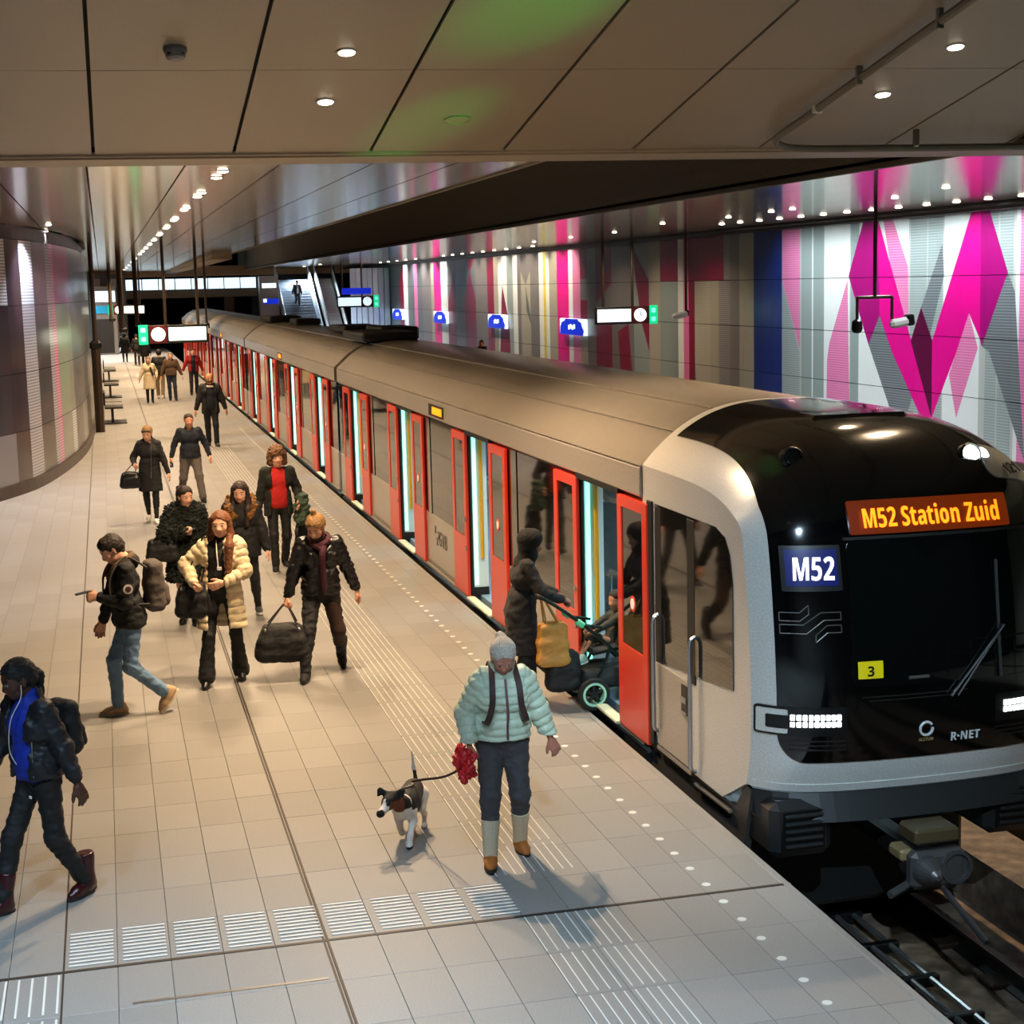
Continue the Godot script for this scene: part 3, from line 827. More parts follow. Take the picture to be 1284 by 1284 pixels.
func train() -> void:
	var T := thing("metro_train", "silver metro train with red open doors, black cab front and orange destination display", "train", V(CX, 0, -10))
	var off := -T.position
	var silver := mat(Color(0.72, 0.69, 0.65), 0.28, 0.5, {"tex": grain_tex, "ts": 1.5})
	var roofm := mat(Color(0.61, 0.58, 0.54), 0.24, 0.55, {"tex": streak_tex, "ts": 0.8})
	var paint := mat(Color(0.82, 0.81, 0.79), 0.3, 0.3, {"tex": grain_tex, "ts": 2.0, "coat": 0.4, "cr": 0.1})
	var gloss := mat(Color(0.012, 0.012, 0.013), 0.1, 0.0, {"coat": 0.5, "cr": 0.05})
	var red := mat(Color(0.72, 0.17, 0.08), 0.32, 0.0, {"coat": 0.2, "cr": 0.12})
	var dglass := mat(Color(0.045, 0.042, 0.04), 0.04, 0.0, {"spec": 0.75})
	var blackm := mat(Color(0.03, 0.03, 0.03), 0.5)
	var inner := mat(Color(0.78, 0.84, 0.85), 0.5)
	var bluegrey := mat(Color(0.42, 0.52, 0.6), 0.5)
	var strip := mat(Color(0.9, 1, 0.98), 0.4, 0.0, {"em": Color(0.5, 1.0, 0.85), "en": 2.2})
	var yellow := mat(Color(0.8, 0.58, 0.05), 0.35)
	var amber := mat(Color(1, 0.55, 0.05), 0.4, 0.0, {"em": Color(1.0, 0.5, 0.02), "en": 1.6})
	var P := func(mesh: Mesh, called: String, m: Material, parent: Node = null) -> MeshInstance3D:
		var o := put(mesh, called, m, T if parent == null else parent)
		if parent == null: o.position = off
		return o
	var nearx := SIDE
	var farx := 2 * CX - SIDE
	# cars: [front z, back z, door centres]
	var cars := [[-12.68, -30.75, [-13.93, -18.82, -23.67, -28.56]], [-31.1, -51.3, [-33.55, -38.6, -43.65, -48.7]], [-51.7, -71.9, [-54.2, -59.2, -64.2, -69.3]], [-72.3, -92.5, [-74.8, -79.8, -84.8, -89.9]]]
	# door leaf, built once: centre at its middle, lying outside the body side
	var leaf_frame := mb()
	var outer := rrect(0.82, 2.08, 0.03)
	var hole := rrect(0.5, 1.2, 0.04)
	# frame as strips round the window
	for e in [[-0.205 - 0.1025, 0, 0.205, 2.08], [0.205 + 0.1025, 0, 0.205, 2.08]]:
		pass
	var LW := 0.8
	box(leaf_frame, V(0, 0.0, -0.335), V(0.04, 2.08, 0.13), 0.008)
	box(leaf_frame, V(0, 0.0, 0.335), V(0.04, 2.08, 0.13), 0.008)
	box(leaf_frame, V(0, -0.66, 0), V(0.04, 0.76, 0.56), 0.004)
	box(leaf_frame, V(0, 0.99, 0), V(0.04, 0.1, 0.56), 0.004)
	var leaf_mesh := done(leaf_frame)
	var pane_mesh := bx(V(0.004, 0.33, 0), V(0.03, 1.24, 0.55), 0.004)
	var sticker := mb()
	lathe(sticker, Vector3.ZERO, [[0.07, 0.0], [0.069, 0.004], [0.001, 0.005]], 16, Basis(V(0, 1, 0), V(-1, 0, 0), V(0, 0, 1)))
	var sticker_mesh := done(sticker)
	var disc := mb()
	lathe(disc, Vector3.ZERO, [[0.05, 0.004], [0.049, 0.007], [0.001, 0.0075]], 14, Basis(V(0, 1, 0), V(-1, 0, 0), V(0, 0, 1)))
	var disc_mesh := done(disc)
	var button := mb()
	lathe(button, Vector3.ZERO, [[0.03, 0.0], [0.03, 0.012], [0.02, 0.016], [0.001, 0.016]], 12, Basis(V(0, 1, 0), V(-1, 0, 0), V(0, 0, 1)))
	var button_mesh := done(button)
	var sticker_red := mat(Color(0.8, 0.08, 0.06), 0.4)
	var pole_mesh := mb()
	tube(pole_mesh, [V(0, 0.55, 0), V(0, 2.1, 0)], 0.022, 10)
	var polem := done(pole_mesh)
	for ci in cars.size():
		var c: Array = cars[ci]
		var z0: float = c[0]
		var z1: float = c[1]
		var doors: Array = c[2]
		# roof shell with two shallow ribs
		var n := 20
		var sec := []
		for i in n + 1:
			var x := lerpf(nearx - 0.02, farx + 0.02, float(i) / n)
			sec.append(V(x, roof_y(clampf(x, nearx, farx)), 0))
		var st := SurfaceTool.new()
		st.begin(Mesh.PRIMITIVE_TRIANGLES)
		st.set_smooth_group(0)
		for i in n:
			qd(st, sec[i] + V(0, 0, z0), sec[i + 1] + V(0, 0, z0), sec[i + 1] + V(0, 0, z1), sec[i] + V(0, 0, z1))
		st.set_smooth_group(-1)
		for z in [z0, z1]:
			for i in n:
				qd(st, sec[i] + V(0, 0, z), sec[i + 1] + V(0, 0, z), V(sec[i + 1].x, 2.2, z), V(sec[i].x, 2.2, z))
		P.call(done(st), "roof", roofm)
		for x in [4.62, 4.98]:
			P.call(bx(V(x, roof_y(x) + 0.004, (z0 + z1) / 2), V(0.022, 0.014, z0 - z1 - 0.1), 0.004), "roof_rib", roofm)
		P.call(bx(V(nearx + 0.005, 2.31, (z0 + z1) / 2), V(0.05, 0.27, z0 - z1), 0.018), "gutter_fascia", silver)
		P.call(bx(V(farx + 0.005, 1.2, (z0 + z1) / 2), V(0.06, 2.5, z0 - z1), 0.01), "far_side", silver)
		P.call(bx(V(CX, 0.03, (z0 + z1) / 2), V(2.2, 0.1, z0 - z1), 0.0), "car_floor", bluegrey)
		P.call(bx(V(CX, 2.16, (z0 + z1) / 2), V(2.2, 0.04, z0 - z1), 0.0), "car_ceiling", inner)
		P.call(bx(V(farx - 0.07, 0.5, (z0 + z1) / 2), V(0.05, 0.9, z0 - z1 - 0.1), 0.0), "inner_lining", inner)
		P.call(bx(V(farx - 0.06, 1.5, (z0 + z1) / 2), V(0.04, 1.1, z0 - z1 - 0.1), 0.0), "far_window", dglass)
		P.call(bx(V(nearx + 0.06, -0.22, (z0 + z1) / 2), V(0.1, 0.36, z0 - z1), 0.01), "underframe", blackm)
		P.call(bx(V(nearx + 0.02, 0.045, (z0 + z1) / 2), V(0.08, 0.05, z0 - z1), 0.01), "sill", silver)
		P.call(bx(V(CX, -0.5, (z0 + z1) / 2), V(2.0, 0.7, z0 - z1 - 2.0), 0.02), "underfloor_box", blackm)
		for zc in doors:
			P.call(bx(V(CX, 2.132, zc), V(0.5, 0.012, 1.9), 0.003), "ceiling_light", mat(Color(1, 1, 1), 0.5, 0.0, {"em": Color(0.82, 0.95, 1.0), "en": 2.0}))
			if zc > -60.0:
				var al := AreaLight3D.new()
				al.name = "ceiling_light_area"
				T.add_child(al, true)
				al.position = V(CX, 2.12, zc) + off
				al.rotation.x = -PI / 2
				al.area_size = Vector2(0.5, 1.9)
				al.light_color = Color(0.82, 0.95, 1.0)
				al.light_energy = 4.5
				al.area_range = 60.0
				al.shadow_enabled = true
		# doors
		for di in doors.size():
			var zc: float = doors[di]
			for side in [-1, 1]:
				var leaf: MeshInstance3D = P.call(leaf_mesh, "door_leaf", red)
				leaf.position = V(nearx - 0.012, 1.105, zc + side * 1.03) + off
				put(pane_mesh, "pane", dglass, leaf)
				if side == 1 and zc > -60:
					var d1 := put(sticker_mesh, "sticker", sticker_red, leaf)
					d1.position = V(-0.012, 0.12, 0.0)
					put(disc_mesh, "sticker_face", M.white, leaf).position = V(-0.0125, 0.12, 0)
				elif zc > -45:
					for y in [-0.05, -0.42]:
						put(button_mesh, "door_button", M.steel, leaf).position = V(-0.02, y, 0.345)
			# portal frame, screens beside the opening
			P.call(bx(V(nearx + 0.02, 2.165, zc), V(0.1, 0.05, 1.3), 0.0), "door_head", blackm)
			for side in [-1, 1]:
				P.call(bx(V(nearx + 0.03, 1.1, zc + side * 0.645), V(0.03, 2.1, 0.06), 0.005), "door_post", blackm)
				P.call(bx(V(nearx + 0.145, 1.16, zc + side * 0.66), V(0.2, 1.96, 0.04), 0.006), "draught_screen", inner)
				P.call(bx(V(nearx + 0.145, 0.12, zc + side * 0.66), V(0.2, 0.12, 0.045), 0.004), "screen_base", M.dark_steel)
				var ls: MeshInstance3D = P.call(bx(V(nearx + 0.085, 1.16, zc + side * 0.634), V(0.045, 1.9, 0.014), 0.004), "light_strip", strip)
				ls.set_meta("label", "glowing mint green light strip")
				var pm: MeshInstance3D = P.call(polem, "grab_pole", yellow)
				pm.position = V(nearx + 0.165, 0.0, zc + side * 0.62) + off
				if zc > -45: P.call(bx(V(nearx + 0.4, 1.2, zc + side * 0.67), V(0.28, 1.8, 0.012), 0.003), "glass_screen", M.glass)
			if zc > -40:
				# loop handrails and seats across the aisle
				for k in 2:
					var lp := mb()
					tube(lp, curve([V(farx - 0.55, 0.95, zc - 0.5 + k * 0.9), V(farx - 0.6, 1.35, zc - 0.5 + k * 0.9), V(farx - 0.72, 1.75, zc - 0.45 + k * 0.9), V(farx - 0.75, 2.1, zc - 0.4 + k * 0.9)], 4), 0.016, 8)
					P.call(done(lp), "loop_rail", M.steel)
				for k in 4:
					P.call(bx(V(farx - 0.32, 0.5, zc - 1.05 + 0.5 * k), V(0.42, 0.06, 0.44), 0.02), "seat", bluegrey)
					P.call(bx(V(farx - 0.13, 0.85, zc - 1.05 + 0.5 * k), V(0.06, 0.7, 0.44), 0.02), "seat_back", mat(Color(0.1, 0.16, 0.28), 0.7))
			P.call(bx(V(nearx - 0.01, 0.06, zc), V(0.1, 0.03, 1.24), 0.006), "door_step", mat(Color(0.7, 0.72, 0.62), 0.5))
		# side panels between the doors
		var cuts := []
		var prev := z0
		for zc in doors:
			cuts.append([prev, zc + 0.67])
			prev = zc - 0.67
		cuts.append([prev, z1])
		for q in cuts.size():
			var za: float = cuts[q][0]
			var zb: float = cuts[q][1]
			var zm := (za + zb) / 2
			var ln := za - zb
			if ln < 0.1: continue
			P.call(bx(V(nearx + 0.03, 0.44, zm), V(0.05, 0.74, ln), 0.008), "side_panel", silver)
			var wnd: MeshInstance3D = P.call(bx(V(nearx + 0.035, 1.48, zm), V(0.04, 1.36, ln), 0.006), "side_window", dglass)
			if ln > 2.0:
				put(bx(V(nearx + 0.012, 1.48, zb + 0.99), V(0.012, 1.36, 0.3), 0.003), "black_surround", gloss, wnd)
				put(bx(V(nearx + 0.002, 0.12, zm), V(0.03, 0.02, ln - 1.7), 0.004), "panel_trim", M.steel, wnd)
		# gangway behind the car
		P.call(bx(V(CX, 1.2, z1 - 0.2), V(2.1, 2.5, 0.4), 0.03), "gangway", blackm)
		# yellow side display in the gutter
		var zd: float = doors[1] - 2.15
		var sd: MeshInstance3D = P.call(bx(V(nearx - 0.022, 2.3, zd - 0.25), V(0.02, 0.16, 0.95), 0.004), "side_display", blackm)
		put(bx(V(nearx - 0.034, 2.3, zd - 0.15), V(0.01, 0.1, 0.62), 0.003), "display_text", amber, sd)
	# roof equipment over the first gangways
	for e in [[5.3, 3.04, -31.5, 1.1, 0.16, 2.6], [5.9, 3.06, -33.5, 0.8, 0.2, 2.0], [5.6, 3.06, -36.5, 0.9, 0.15, 2.4], [5.5, 3.06, -51.5, 1.0, 0.16, 3.0], [5.6, 3.05, -46.0, 0.7, 0.18, 1.6]]:
		P.call(bx(V(e[0], e[1], e[2]), V(e[3], e[4], e[5]), 0.04), "roof_unit", blackm)
	# operator mark on one lower panel, pressed in grey
	var grey := mat(Color(0.33, 0.31, 0.29), 0.5)
	var mark := mb()
	for k in 3:
		for a in [PI / 4, -PI / 4]:
			box(mark, V(nearx + 0.002, 0.62 - 0.13 * (k % 2) - 0.03 * k, -21.62 + 0.11 * k), V(0.004, 0.13, 0.035), 0.0, Basis(V(1, 0, 0), a))
	P.call(done(mark), "operator_mark", grey)
	text("GVB", 0.2, grey, T, Transform3D(Basis(V(0, 0, 1), V(0, 1, 0), V(-1, 0, 0)), V(nearx + 0.002, 0.52, -21.12) + off), "operator_lettering")
	cab(T, off, P, silver, paint, gloss, red, dglass, blackm)

func cab(T: Node3D, off: Vector3, P: Callable, silver, paint, gloss, red, dglass, blackm) -> void:
	# silver shell of the nose
	var rows := []
	for i in 45: rows.append([i / 44.0, -1.0, 1.0])
	P.call(front_patch(rows, 0.0, 48, 0.03), "nose_shell", paint)
	# sides of the cab, following the edge of the nose
	for sd in [-1, 1]:
		var st := mb()
		var poly := PackedVector2Array()
		for i in 45:
			var p := front(1.0, i / 44.0)
			poly.append(Vector2(p.z, p.y))
		poly.append(Vector2(-12.68, 0.36))
		poly.append(Vector2(-12.2, 0.12))
		poly.append(Vector2(-10.9, 0.12))
		prism(st, poly, 0.05, Transform3D(Basis(V(0, 0, 1), V(0, 1, 0), V(-1 if sd > 0 else 1, 0, 0)), V(CX + sd * (CX - SIDE), 0, 0)))
		P.call(done(st), "cab_side", paint)
	# window band, cab door
	var st := mb()
	var wp := PackedVector2Array()
	for q in [[-12.36, 0.84], [-12.36, 2.17], [-11.0, 2.17], [-10.82, 2.12], [-10.72, 2.0], [-10.67, 1.8], [-10.66, 1.0]]: wp.append(Vector2(q[0], q[1]))
	prism(st, wp, 0.02, Transform3D(Basis(V(0, 0, 1), V(0, 1, 0), V(-1, 0, 0)), V(SIDE + 0.012, 0, 0)))
	var cw: MeshInstance3D = P.call(done(st), "cab_window", dglass)
	put(bx(V(SIDE - 0.005, 1.5, -11.52), V(0.012, 1.3, 0.16), 0.003), "window_post", blackm, cw)
	put(bx(V(SIDE - 0.004, 1.5, -12.28), V(0.012, 1.3, 0.14), 0.003), "window_post", blackm, cw)
	P.call(bx(V(SIDE - 0.004, 1.14, -12.47), V(0.03, 2.08, 0.12), 0.004), "cab_post", blackm)
	var dr: MeshInstance3D = P.call(bx(V(SIDE - 0.004, 0.49, -11.93), V(0.02, 0.7, 0.78), 0.006), "cab_door", silver)
	put(bx(V(SIDE - 0.004, 0.11, -11.93), V(0.03, 0.04, 0.8), 0.008), "door_sill", M.steel, dr)
	st = mb()
	box(st, V(SIDE - 0.014, 0.68, -11.66), V(0.012, 0.24, 0.14), 0.004)
	put(done(st), "handle_recess", M.dark_steel, dr)
	put(bx(V(SIDE - 0.026, 0.68, -11.66), V(0.016, 0.05, 0.12), 0.006), "handle", M.steel, dr)
	put(bx(V(SIDE - 0.024, 0.57, -11.66), V(0.014, 0.03, 0.12), 0.006), "handle", M.steel, dr)
	for e in [[-12.3, 0.25, 1.25], [-11.44, 0.15, 1.24]]:
		st = mb()
		tube(st, curve([V(SIDE - 0.005, e[1], e[0]), V(SIDE - 0.05, e[1] + 0.04, e[0]), V(SIDE - 0.055, e[1] + 0.2, e[0]), V(SIDE - 0.055, e[2] - 0.2, e[0]), V(SIDE - 0.05, e[2] - 0.04, e[0]), V(SIDE - 0.005, e[2], e[0])], 4), 0.016, 8)
		P.call(done(st), "grab_rail", M.steel)
	P.call(bx(V(SIDE - 0.0, 0.05, -11.1), V(0.03, 0.03, 0.75), 0.006, Basis(V(1, 0, 0), -0.02)), "cab_sill", M.steel)
	# black mask from the lamps up over the dome
	var mr := []
	for i in 45:
		var s := lerpf(s_of_y(0.6), s_of_y(0.86), 1.0 - cos(i / 14.0 * PI / 2)) if i < 14 else lerpf(s_of_y(0.86), 0.97, (i - 14) / 30.0)
		var e := clampf((s_of_y(0.85) - s) / (s_of_y(0.85) - s_of_y(0.6)), 0.0, 1.0)
		var w := 0.895 - 0.15 * (1.0 - sqrt(maxf(0.0, 1.0 - e * e)))
		if s > s_of_y(2.5): w = lerpf(0.895, 0.8, (s - s_of_y(2.5)) / (0.97 - s_of_y(2.5)))
		mr.append([s, -w, w])
	P.call(front_patch(mr, 0.012, 40), "black_mask", gloss)
	# silver frame lip below the mask
	P.call(front_patch([[0.0, -0.98, 0.98], [0.02, -0.98, 0.98], [s_of_y(0.44), -0.98, 0.98]], 0.008, 30), "lower_lip", paint)
	# windscreen, with the dark cab behind it
	var ws: MeshInstance3D = P.call(front_rect(-0.46, 0.84, 1.14, 2.14, 0.026, 0.08), "windscreen", mat(Color(0.02, 0.028, 0.027), 0.03, 0.0, {"spec": 0.6}))
	put(front_rect(-0.47, 0.85, 2.135, 2.155, 0.03, 0.005), "screen_edge", M.dark_steel, ws)
	# destination display in amber
	var ld: MeshInstance3D = P.call(front_rect(-0.42, 0.66, 2.17, 2.40, 0.034, 0.01), "destination_display", mat(Color(0.12, 0.03, 0.0), 0.3, 0.0, {"em": Color(0.55, 0.19, 0.02), "en": 0.5}))
	var orange := mat(Color(1, 0.55, 0.1), 0.4, 0.0, {"em": Color(1.0, 0.42, 0.04), "en": 3.0})
	var lt := on_front(5.61, 2.285, 0.042)
	text("M52 Station Zuid", 0.115, orange, ld, Transform3D(lt.basis * Basis.from_scale(V(0.84, 1.2, 1)), lt.origin), "display_lettering", "Droid Sans")
	# line number box
	var nb: MeshInstance3D = P.call(front_rect(-0.84, -0.50, 1.80, 2.11, 0.024, 0.01), "number_box", M.black)
	put(front_rect(-0.815, -0.525, 1.835, 2.085, 0.03, 0.004), "number_screen", mat(Color(0.02, 0.06, 0.3), 0.3, 0.0, {"em": Color(0.02, 0.05, 0.3), "en": 0.5}), nb)
	var nt := on_front(CX0 - 0.67 * 1.15, 1.96, 0.037)
	nt.basis = nt.basis * Basis.from_scale(V(0.68, 1, 1))
	text("M52", 0.16, mat(Color(1, 1, 1), 0.4, 0.0, {"em": Color(1, 0.97, 0.95), "en": 1.6}), nb, nt, "number_lettering")
	# outlined wave emblem under the number
	var wave := mb()
	var outlines := [[[-0.2, 0.1], [-0.08, 0.1], [-0.02, 0.15], [-0.02, 0.09], [-0.08, 0.045], [-0.2, 0.045], [-0.2, 0.1]], [[-0.2, 0.02], [-0.06, 0.02], [0.06, 0.1], [0.2, 0.1], [0.2, 0.05], [0.08, 0.05], [-0.04, -0.04], [-0.2, -0.04], [-0.2, 0.02]], [[0.02, -0.05], [0.1, 0.015], [0.2, 0.015], [0.2, -0.035], [0.1, -0.035], [0.02, -0.1], [0.02, -0.05]]]
	for o in outlines:
		var pts := []
		for p in o: pts.append(on_front(CX0 - 0.69 * 1.15 + p[0] * 0.98, 1.56 + p[1], 0.016).origin)
		for i in pts.size() - 1: tube(wave, [pts[i], pts[i + 1]], 0.004, 5)
	P.call(done(wave), "emblem", M.steel)
	# yellow car sticker with a 3
	var ys: MeshInstance3D = P.call(front_rect(-0.43, -0.27, 1.2, 1.32, 0.026, 0.004), "yellow_sticker", mat(Color(0.85, 0.75, 0.02), 0.4))
	text("3", 0.07, M.black, ys, on_front(CX0 - 0.35 * 1.15, 1.25, 0.03), "sticker_number")
	# head lamps
	for sd in [-1, 1]:
		var u0 := -0.985 if sd < 0 else 0.5
		var u1 := -0.5 if sd < 0 else 0.985
		var h: MeshInstance3D = P.call(front_rect(u0, u1, 0.81, 1.0, 0.018, 0.02), "headlamp", M.black)
		var f0 := -0.975 if sd < 0 else 0.84
		put(front_rect(f0, f0 + 0.14, 0.825, 0.985, 0.023, 0.01), "lamp_bezel", paint, h)
		put(front_rect(f0 + 0.04, f0 + 0.2, 0.86, 0.95, 0.026, 0.01), "lamp_insert", M.black, h)
		for k in 9:
			for r in 2:
				var u := lerpf(-0.81 if sd < 0 else 0.57, -0.55 if sd < 0 else 0.83, k / 8.0)
				put(front_rect(u - 0.012, u + 0.012, 0.875 + 0.045 * r, 0.91 + 0.045 * r, 0.027, 0.004), "lamp_diode", mat(Color(1, 1, 1), 0.3, 0.0, {"em": Color(0.95, 1.0, 1.0), "en": 4.0}), h)
		for k in 3:
			P.call(front_rect(-0.83 if sd < 0 else 0.5, -0.5 if sd < 0 else 0.83, 0.765 - 0.035 * k, 0.775 - 0.035 * k, 0.017, 0.002), "vent_slit", M.dark_steel)
	# seam lines and lettering low on the mask
	for y in [1.03, 1.06]:
		P.call(front_rect(-0.4 if y > 1.05 else -0.36, 0.3 if y > 1.05 else 0.26, y, y + 0.008, 0.015, 0.001), "flap_seam", M.dark_steel)
	var white := mat(Color(0.7, 0.7, 0.7), 0.4)
	text("R·NET", 0.062, white, T, _moved(on_front(CX0 + 0.33, 0.735, 0.018), off), "lettering")
	text("ALSTOM", 0.022, mat(Color(0.55, 0.45, 0.3), 0.4), T, _moved(on_front(CX0 + 0.02, 0.735, 0.02), off), "lettering", "Droid Sans", false)
	var ringm := mb()
	var rp := []
	for i in 21: rp.append(on_front(CX0 + 0.02 + cos(i * 0.29 + 0.6) * 0.048, 0.815 + sin(i * 0.29 + 0.6) * 0.048, 0.018).origin)
	tube(ringm, rp, 0.01, 6)
	P.call(done(ringm), "maker_ring", white)
	# roof lamps on the dome, silver number plate
	var bulb := mat(Color(1, 1, 1), 0.3, 0.0, {"em": Color(0.93, 1.0, 1.0), "en": 6.0})
	for sd in [-1, 1]:
		var s := 0.625 if sd > 0 else 0.66
		var lu := 0.46 if sd > 0 else -0.64
		var p := front(lu, s)
		var nn := front_n(lu, s)
		var hb := frame_of(V(0, 0.25, 1))
		st = mb()
		lathe(st, p + nn * 0.0, [[0.085, -0.05], [0.09, 0.03], [0.075, 0.05], [0.07, 0.03], [0.001, 0.03]], 18, Basis(hb.x, hb.z, -hb.y))
		var cup: MeshInstance3D = P.call(done(st), "roof_lamp", M.black)
		st = mb()
		lathe(st, p + nn * 0.0, [[0.068, 0.032], [0.05, 0.05], [0.001, 0.055]], 16, Basis(hb.x, hb.z, -hb.y))
		put(done(st), "lamp_glass", bulb if sd > 0 else dglass, cup)
		if sd > 0:
			st = mb()
			lathe(st, p + V(0.085, -0.02, 0.015), [[0.075, 0.0], [0.05, 0.02], [0.001, 0.025]], 16, Basis(hb.x, hb.z, -hb.y))
			put(done(st), "side_glass", bulb, cup)
	var plate := rounded_rows(0.545, 0.66, 0.52, 1.0, 0.06, 0.03)
	var np: MeshInstance3D = P.call(front_patch(plate, 0.022, 10), "number_plate", paint)
	var pn := front_n(0.7, 0.585)
	var px := Vector3.UP.cross(pn).normalized()
	text("121", 0.1, M.black, np, Transform3D(Basis(px, pn.cross(px), pn), front(0.7, 0.582) + pn * 0.03), "plate_number")
	P.call(bx(V(CX0 + 0.1, 2.85, -11.7), V(0.9, 0.2, 1.2), 0.08), "dome_fairing", gloss)
	# wipers
	st = mb()
	var wa := on_front(CX0 + 0.2, 1.03, 0.04).origin
	tube(st, [wa, on_front(CX0 + 0.55, 1.42, 0.06).origin, on_front(CX0 + 0.62, 1.5, 0.05).origin], 0.012, 6)
	tube(st, [wa + V(0.05, 0, 0), on_front(CX0 + 0.62, 1.5, 0.07).origin], 0.01, 6)
	tube(st, [on_front(CX0 + 0.6, 1.14, 0.04).origin, on_front(CX0 + 0.6, 1.95, 0.04).origin], 0.014, 6)
	P.call(done(st), "wiper", M.black)
	st = mb()
	tube(st, [on_front(CX0 - 0.12, 1.19, 0.03).origin, on_front(CX0 + 0.03, 1.19, 0.03).origin], 0.012, 6)
	P.call(done(st), "grab_bar", M.steel)
	# skirt under the nose with louvred boxes
	var dark := mat(Color(0.11, 0.11, 0.11), 0.45, 0.2)
	st = mb()
	var r0 := []
	var r1 := []
	for i in 25:
		var u := lerpf(-0.97, 0.97, i / 24.0)
		var p := front(u, 0.0)
		r0.append(p + V(0, -0.02, -0.02))
		r1.append(V(p.x, 0.14, p.z + 0.05))
	for i in 24:
		qd(st, r0[i], r0[i + 1], r1[i + 1], r1[i])
		qd(st, r1[i], r1[i + 1], r1[i + 1] + V(0, 0, -0.6), r1[i] + V(0, 0, -0.6))
		qd(st, r0[i], r0[i] + V(0, 0, -0.5), r0[i + 1] + V(0, 0, -0.5), r0[i + 1])
	P.call(done(st), "skirt_beam", dark)
	for sd in [-1, 1]:
		var bxx: float = CX0 + sd * 0.85
		var sk: MeshInstance3D = P.call(bx(V(bxx, 0.09, -10.42), V(0.48, 0.42, 0.62), 0.06), "skirt_box", dark)
		put(bx(V(bxx, 0.09, -10.11), V(0.34, 0.3, 0.02), 0.02), "louvre_frame", M.black, sk)
		for k in 5:
			put(bx(V(bxx, -0.02 + 0.055 * k, -10.09), V(0.29, 0.032, 0.03), 0.008, Basis(V(1, 0, 0), 0.5)), "louvre", dark, sk)
	st = mb()
	prism(st, PackedVector2Array([Vector2(-12.6, 0.1), Vector2(-10.72, 0.1), Vector2(-10.5, 0.35), Vector2(-10.42, 0.3), Vector2(-10.62, -0.35), Vector2(-12.6, -0.35)]), 0.06, Transform3D(Basis(V(0, 0, 1), V(0, 1, 0), V(-1, 0, 0)), V(SIDE + 0.09, 0, 0)))
	P.call(done(st), "side_skirt", mat(Color(0.2, 0.19, 0.18), 0.5, 0.2))
	P.call(bx(V(CX0, -0.55, -12.2), V(1.9, 0.7, 2.4), 0.05), "bogie", blackm)
	# coupler
	var cm := mat(Color(0.34, 0.33, 0.33), 0.4, 0.6)
	var cp: MeshInstance3D = P.call(bx(V(CX0 - 0.02, -0.14, -9.72), V(0.42, 0.28, 0.14), 0.04), "coupler_head", cm)
	st = mb()
	lathe(st, V(CX0 - 0.12, -0.13, -9.66), [[0.11, 0.0], [0.1, 0.04], [0.05, 0.14], [0.02, 0.17], [0.001, 0.17]], 18, Basis(V(1, 0, 0), V(0, 0, 1), V(0, -1, 0)))
	put(done(st), "coupler_cone", cm, cp)
	st = mb()
	lathe(st, V(CX0 + 0.1, -0.13, -9.66), [[0.12, 0.0], [0.12, 0.03], [0.1, 0.03], [0.08, -0.08], [0.001, -0.1]], 18, Basis(V(1, 0, 0), V(0, 0, 1), V(0, -1, 0)))
	put(done(st), "coupler_cup", cm, cp)
	var eb := put(bx(V(CX0 - 0.06, 0.12, -9.75), V(0.34, 0.11, 0.26), 0.02), "electric_head", mat(Color(0.34, 0.29, 0.2), 0.4, 0.5), cp)
	put(bx(V(CX0 - 0.2, -0.05, -9.85), V(0.14, 0.09, 0.2), 0.02), "valve", mat(Color(0.55, 0.47, 0.33), 0.4, 0.4), cp)
	st = mb()
	tube(st, [V(CX0 + 0.02, -0.28, -9.7), V(CX0 + 0.08, -0.5, -9.2)], 0.022, 8)
	put(done(st), "guide_bar", cm, cp)
	st = mb()
	tube(st, [V(CX0 - 0.2, -0.25, -9.75), V(CX0 - 0.4, -0.28, -9.66)], 0.03, 6)
	put(done(st), "guide_horn", cm, cp)
	P.call(bx(V(CX0 - 0.02, -0.14, -10.4), V(0.16, 0.18, 1.2), 0.03), "coupler_bar", blackm)

func _moved(t: Transform3D, d: Vector3) -> Transform3D:
	return Transform3D(t.basis, t.origin + d)

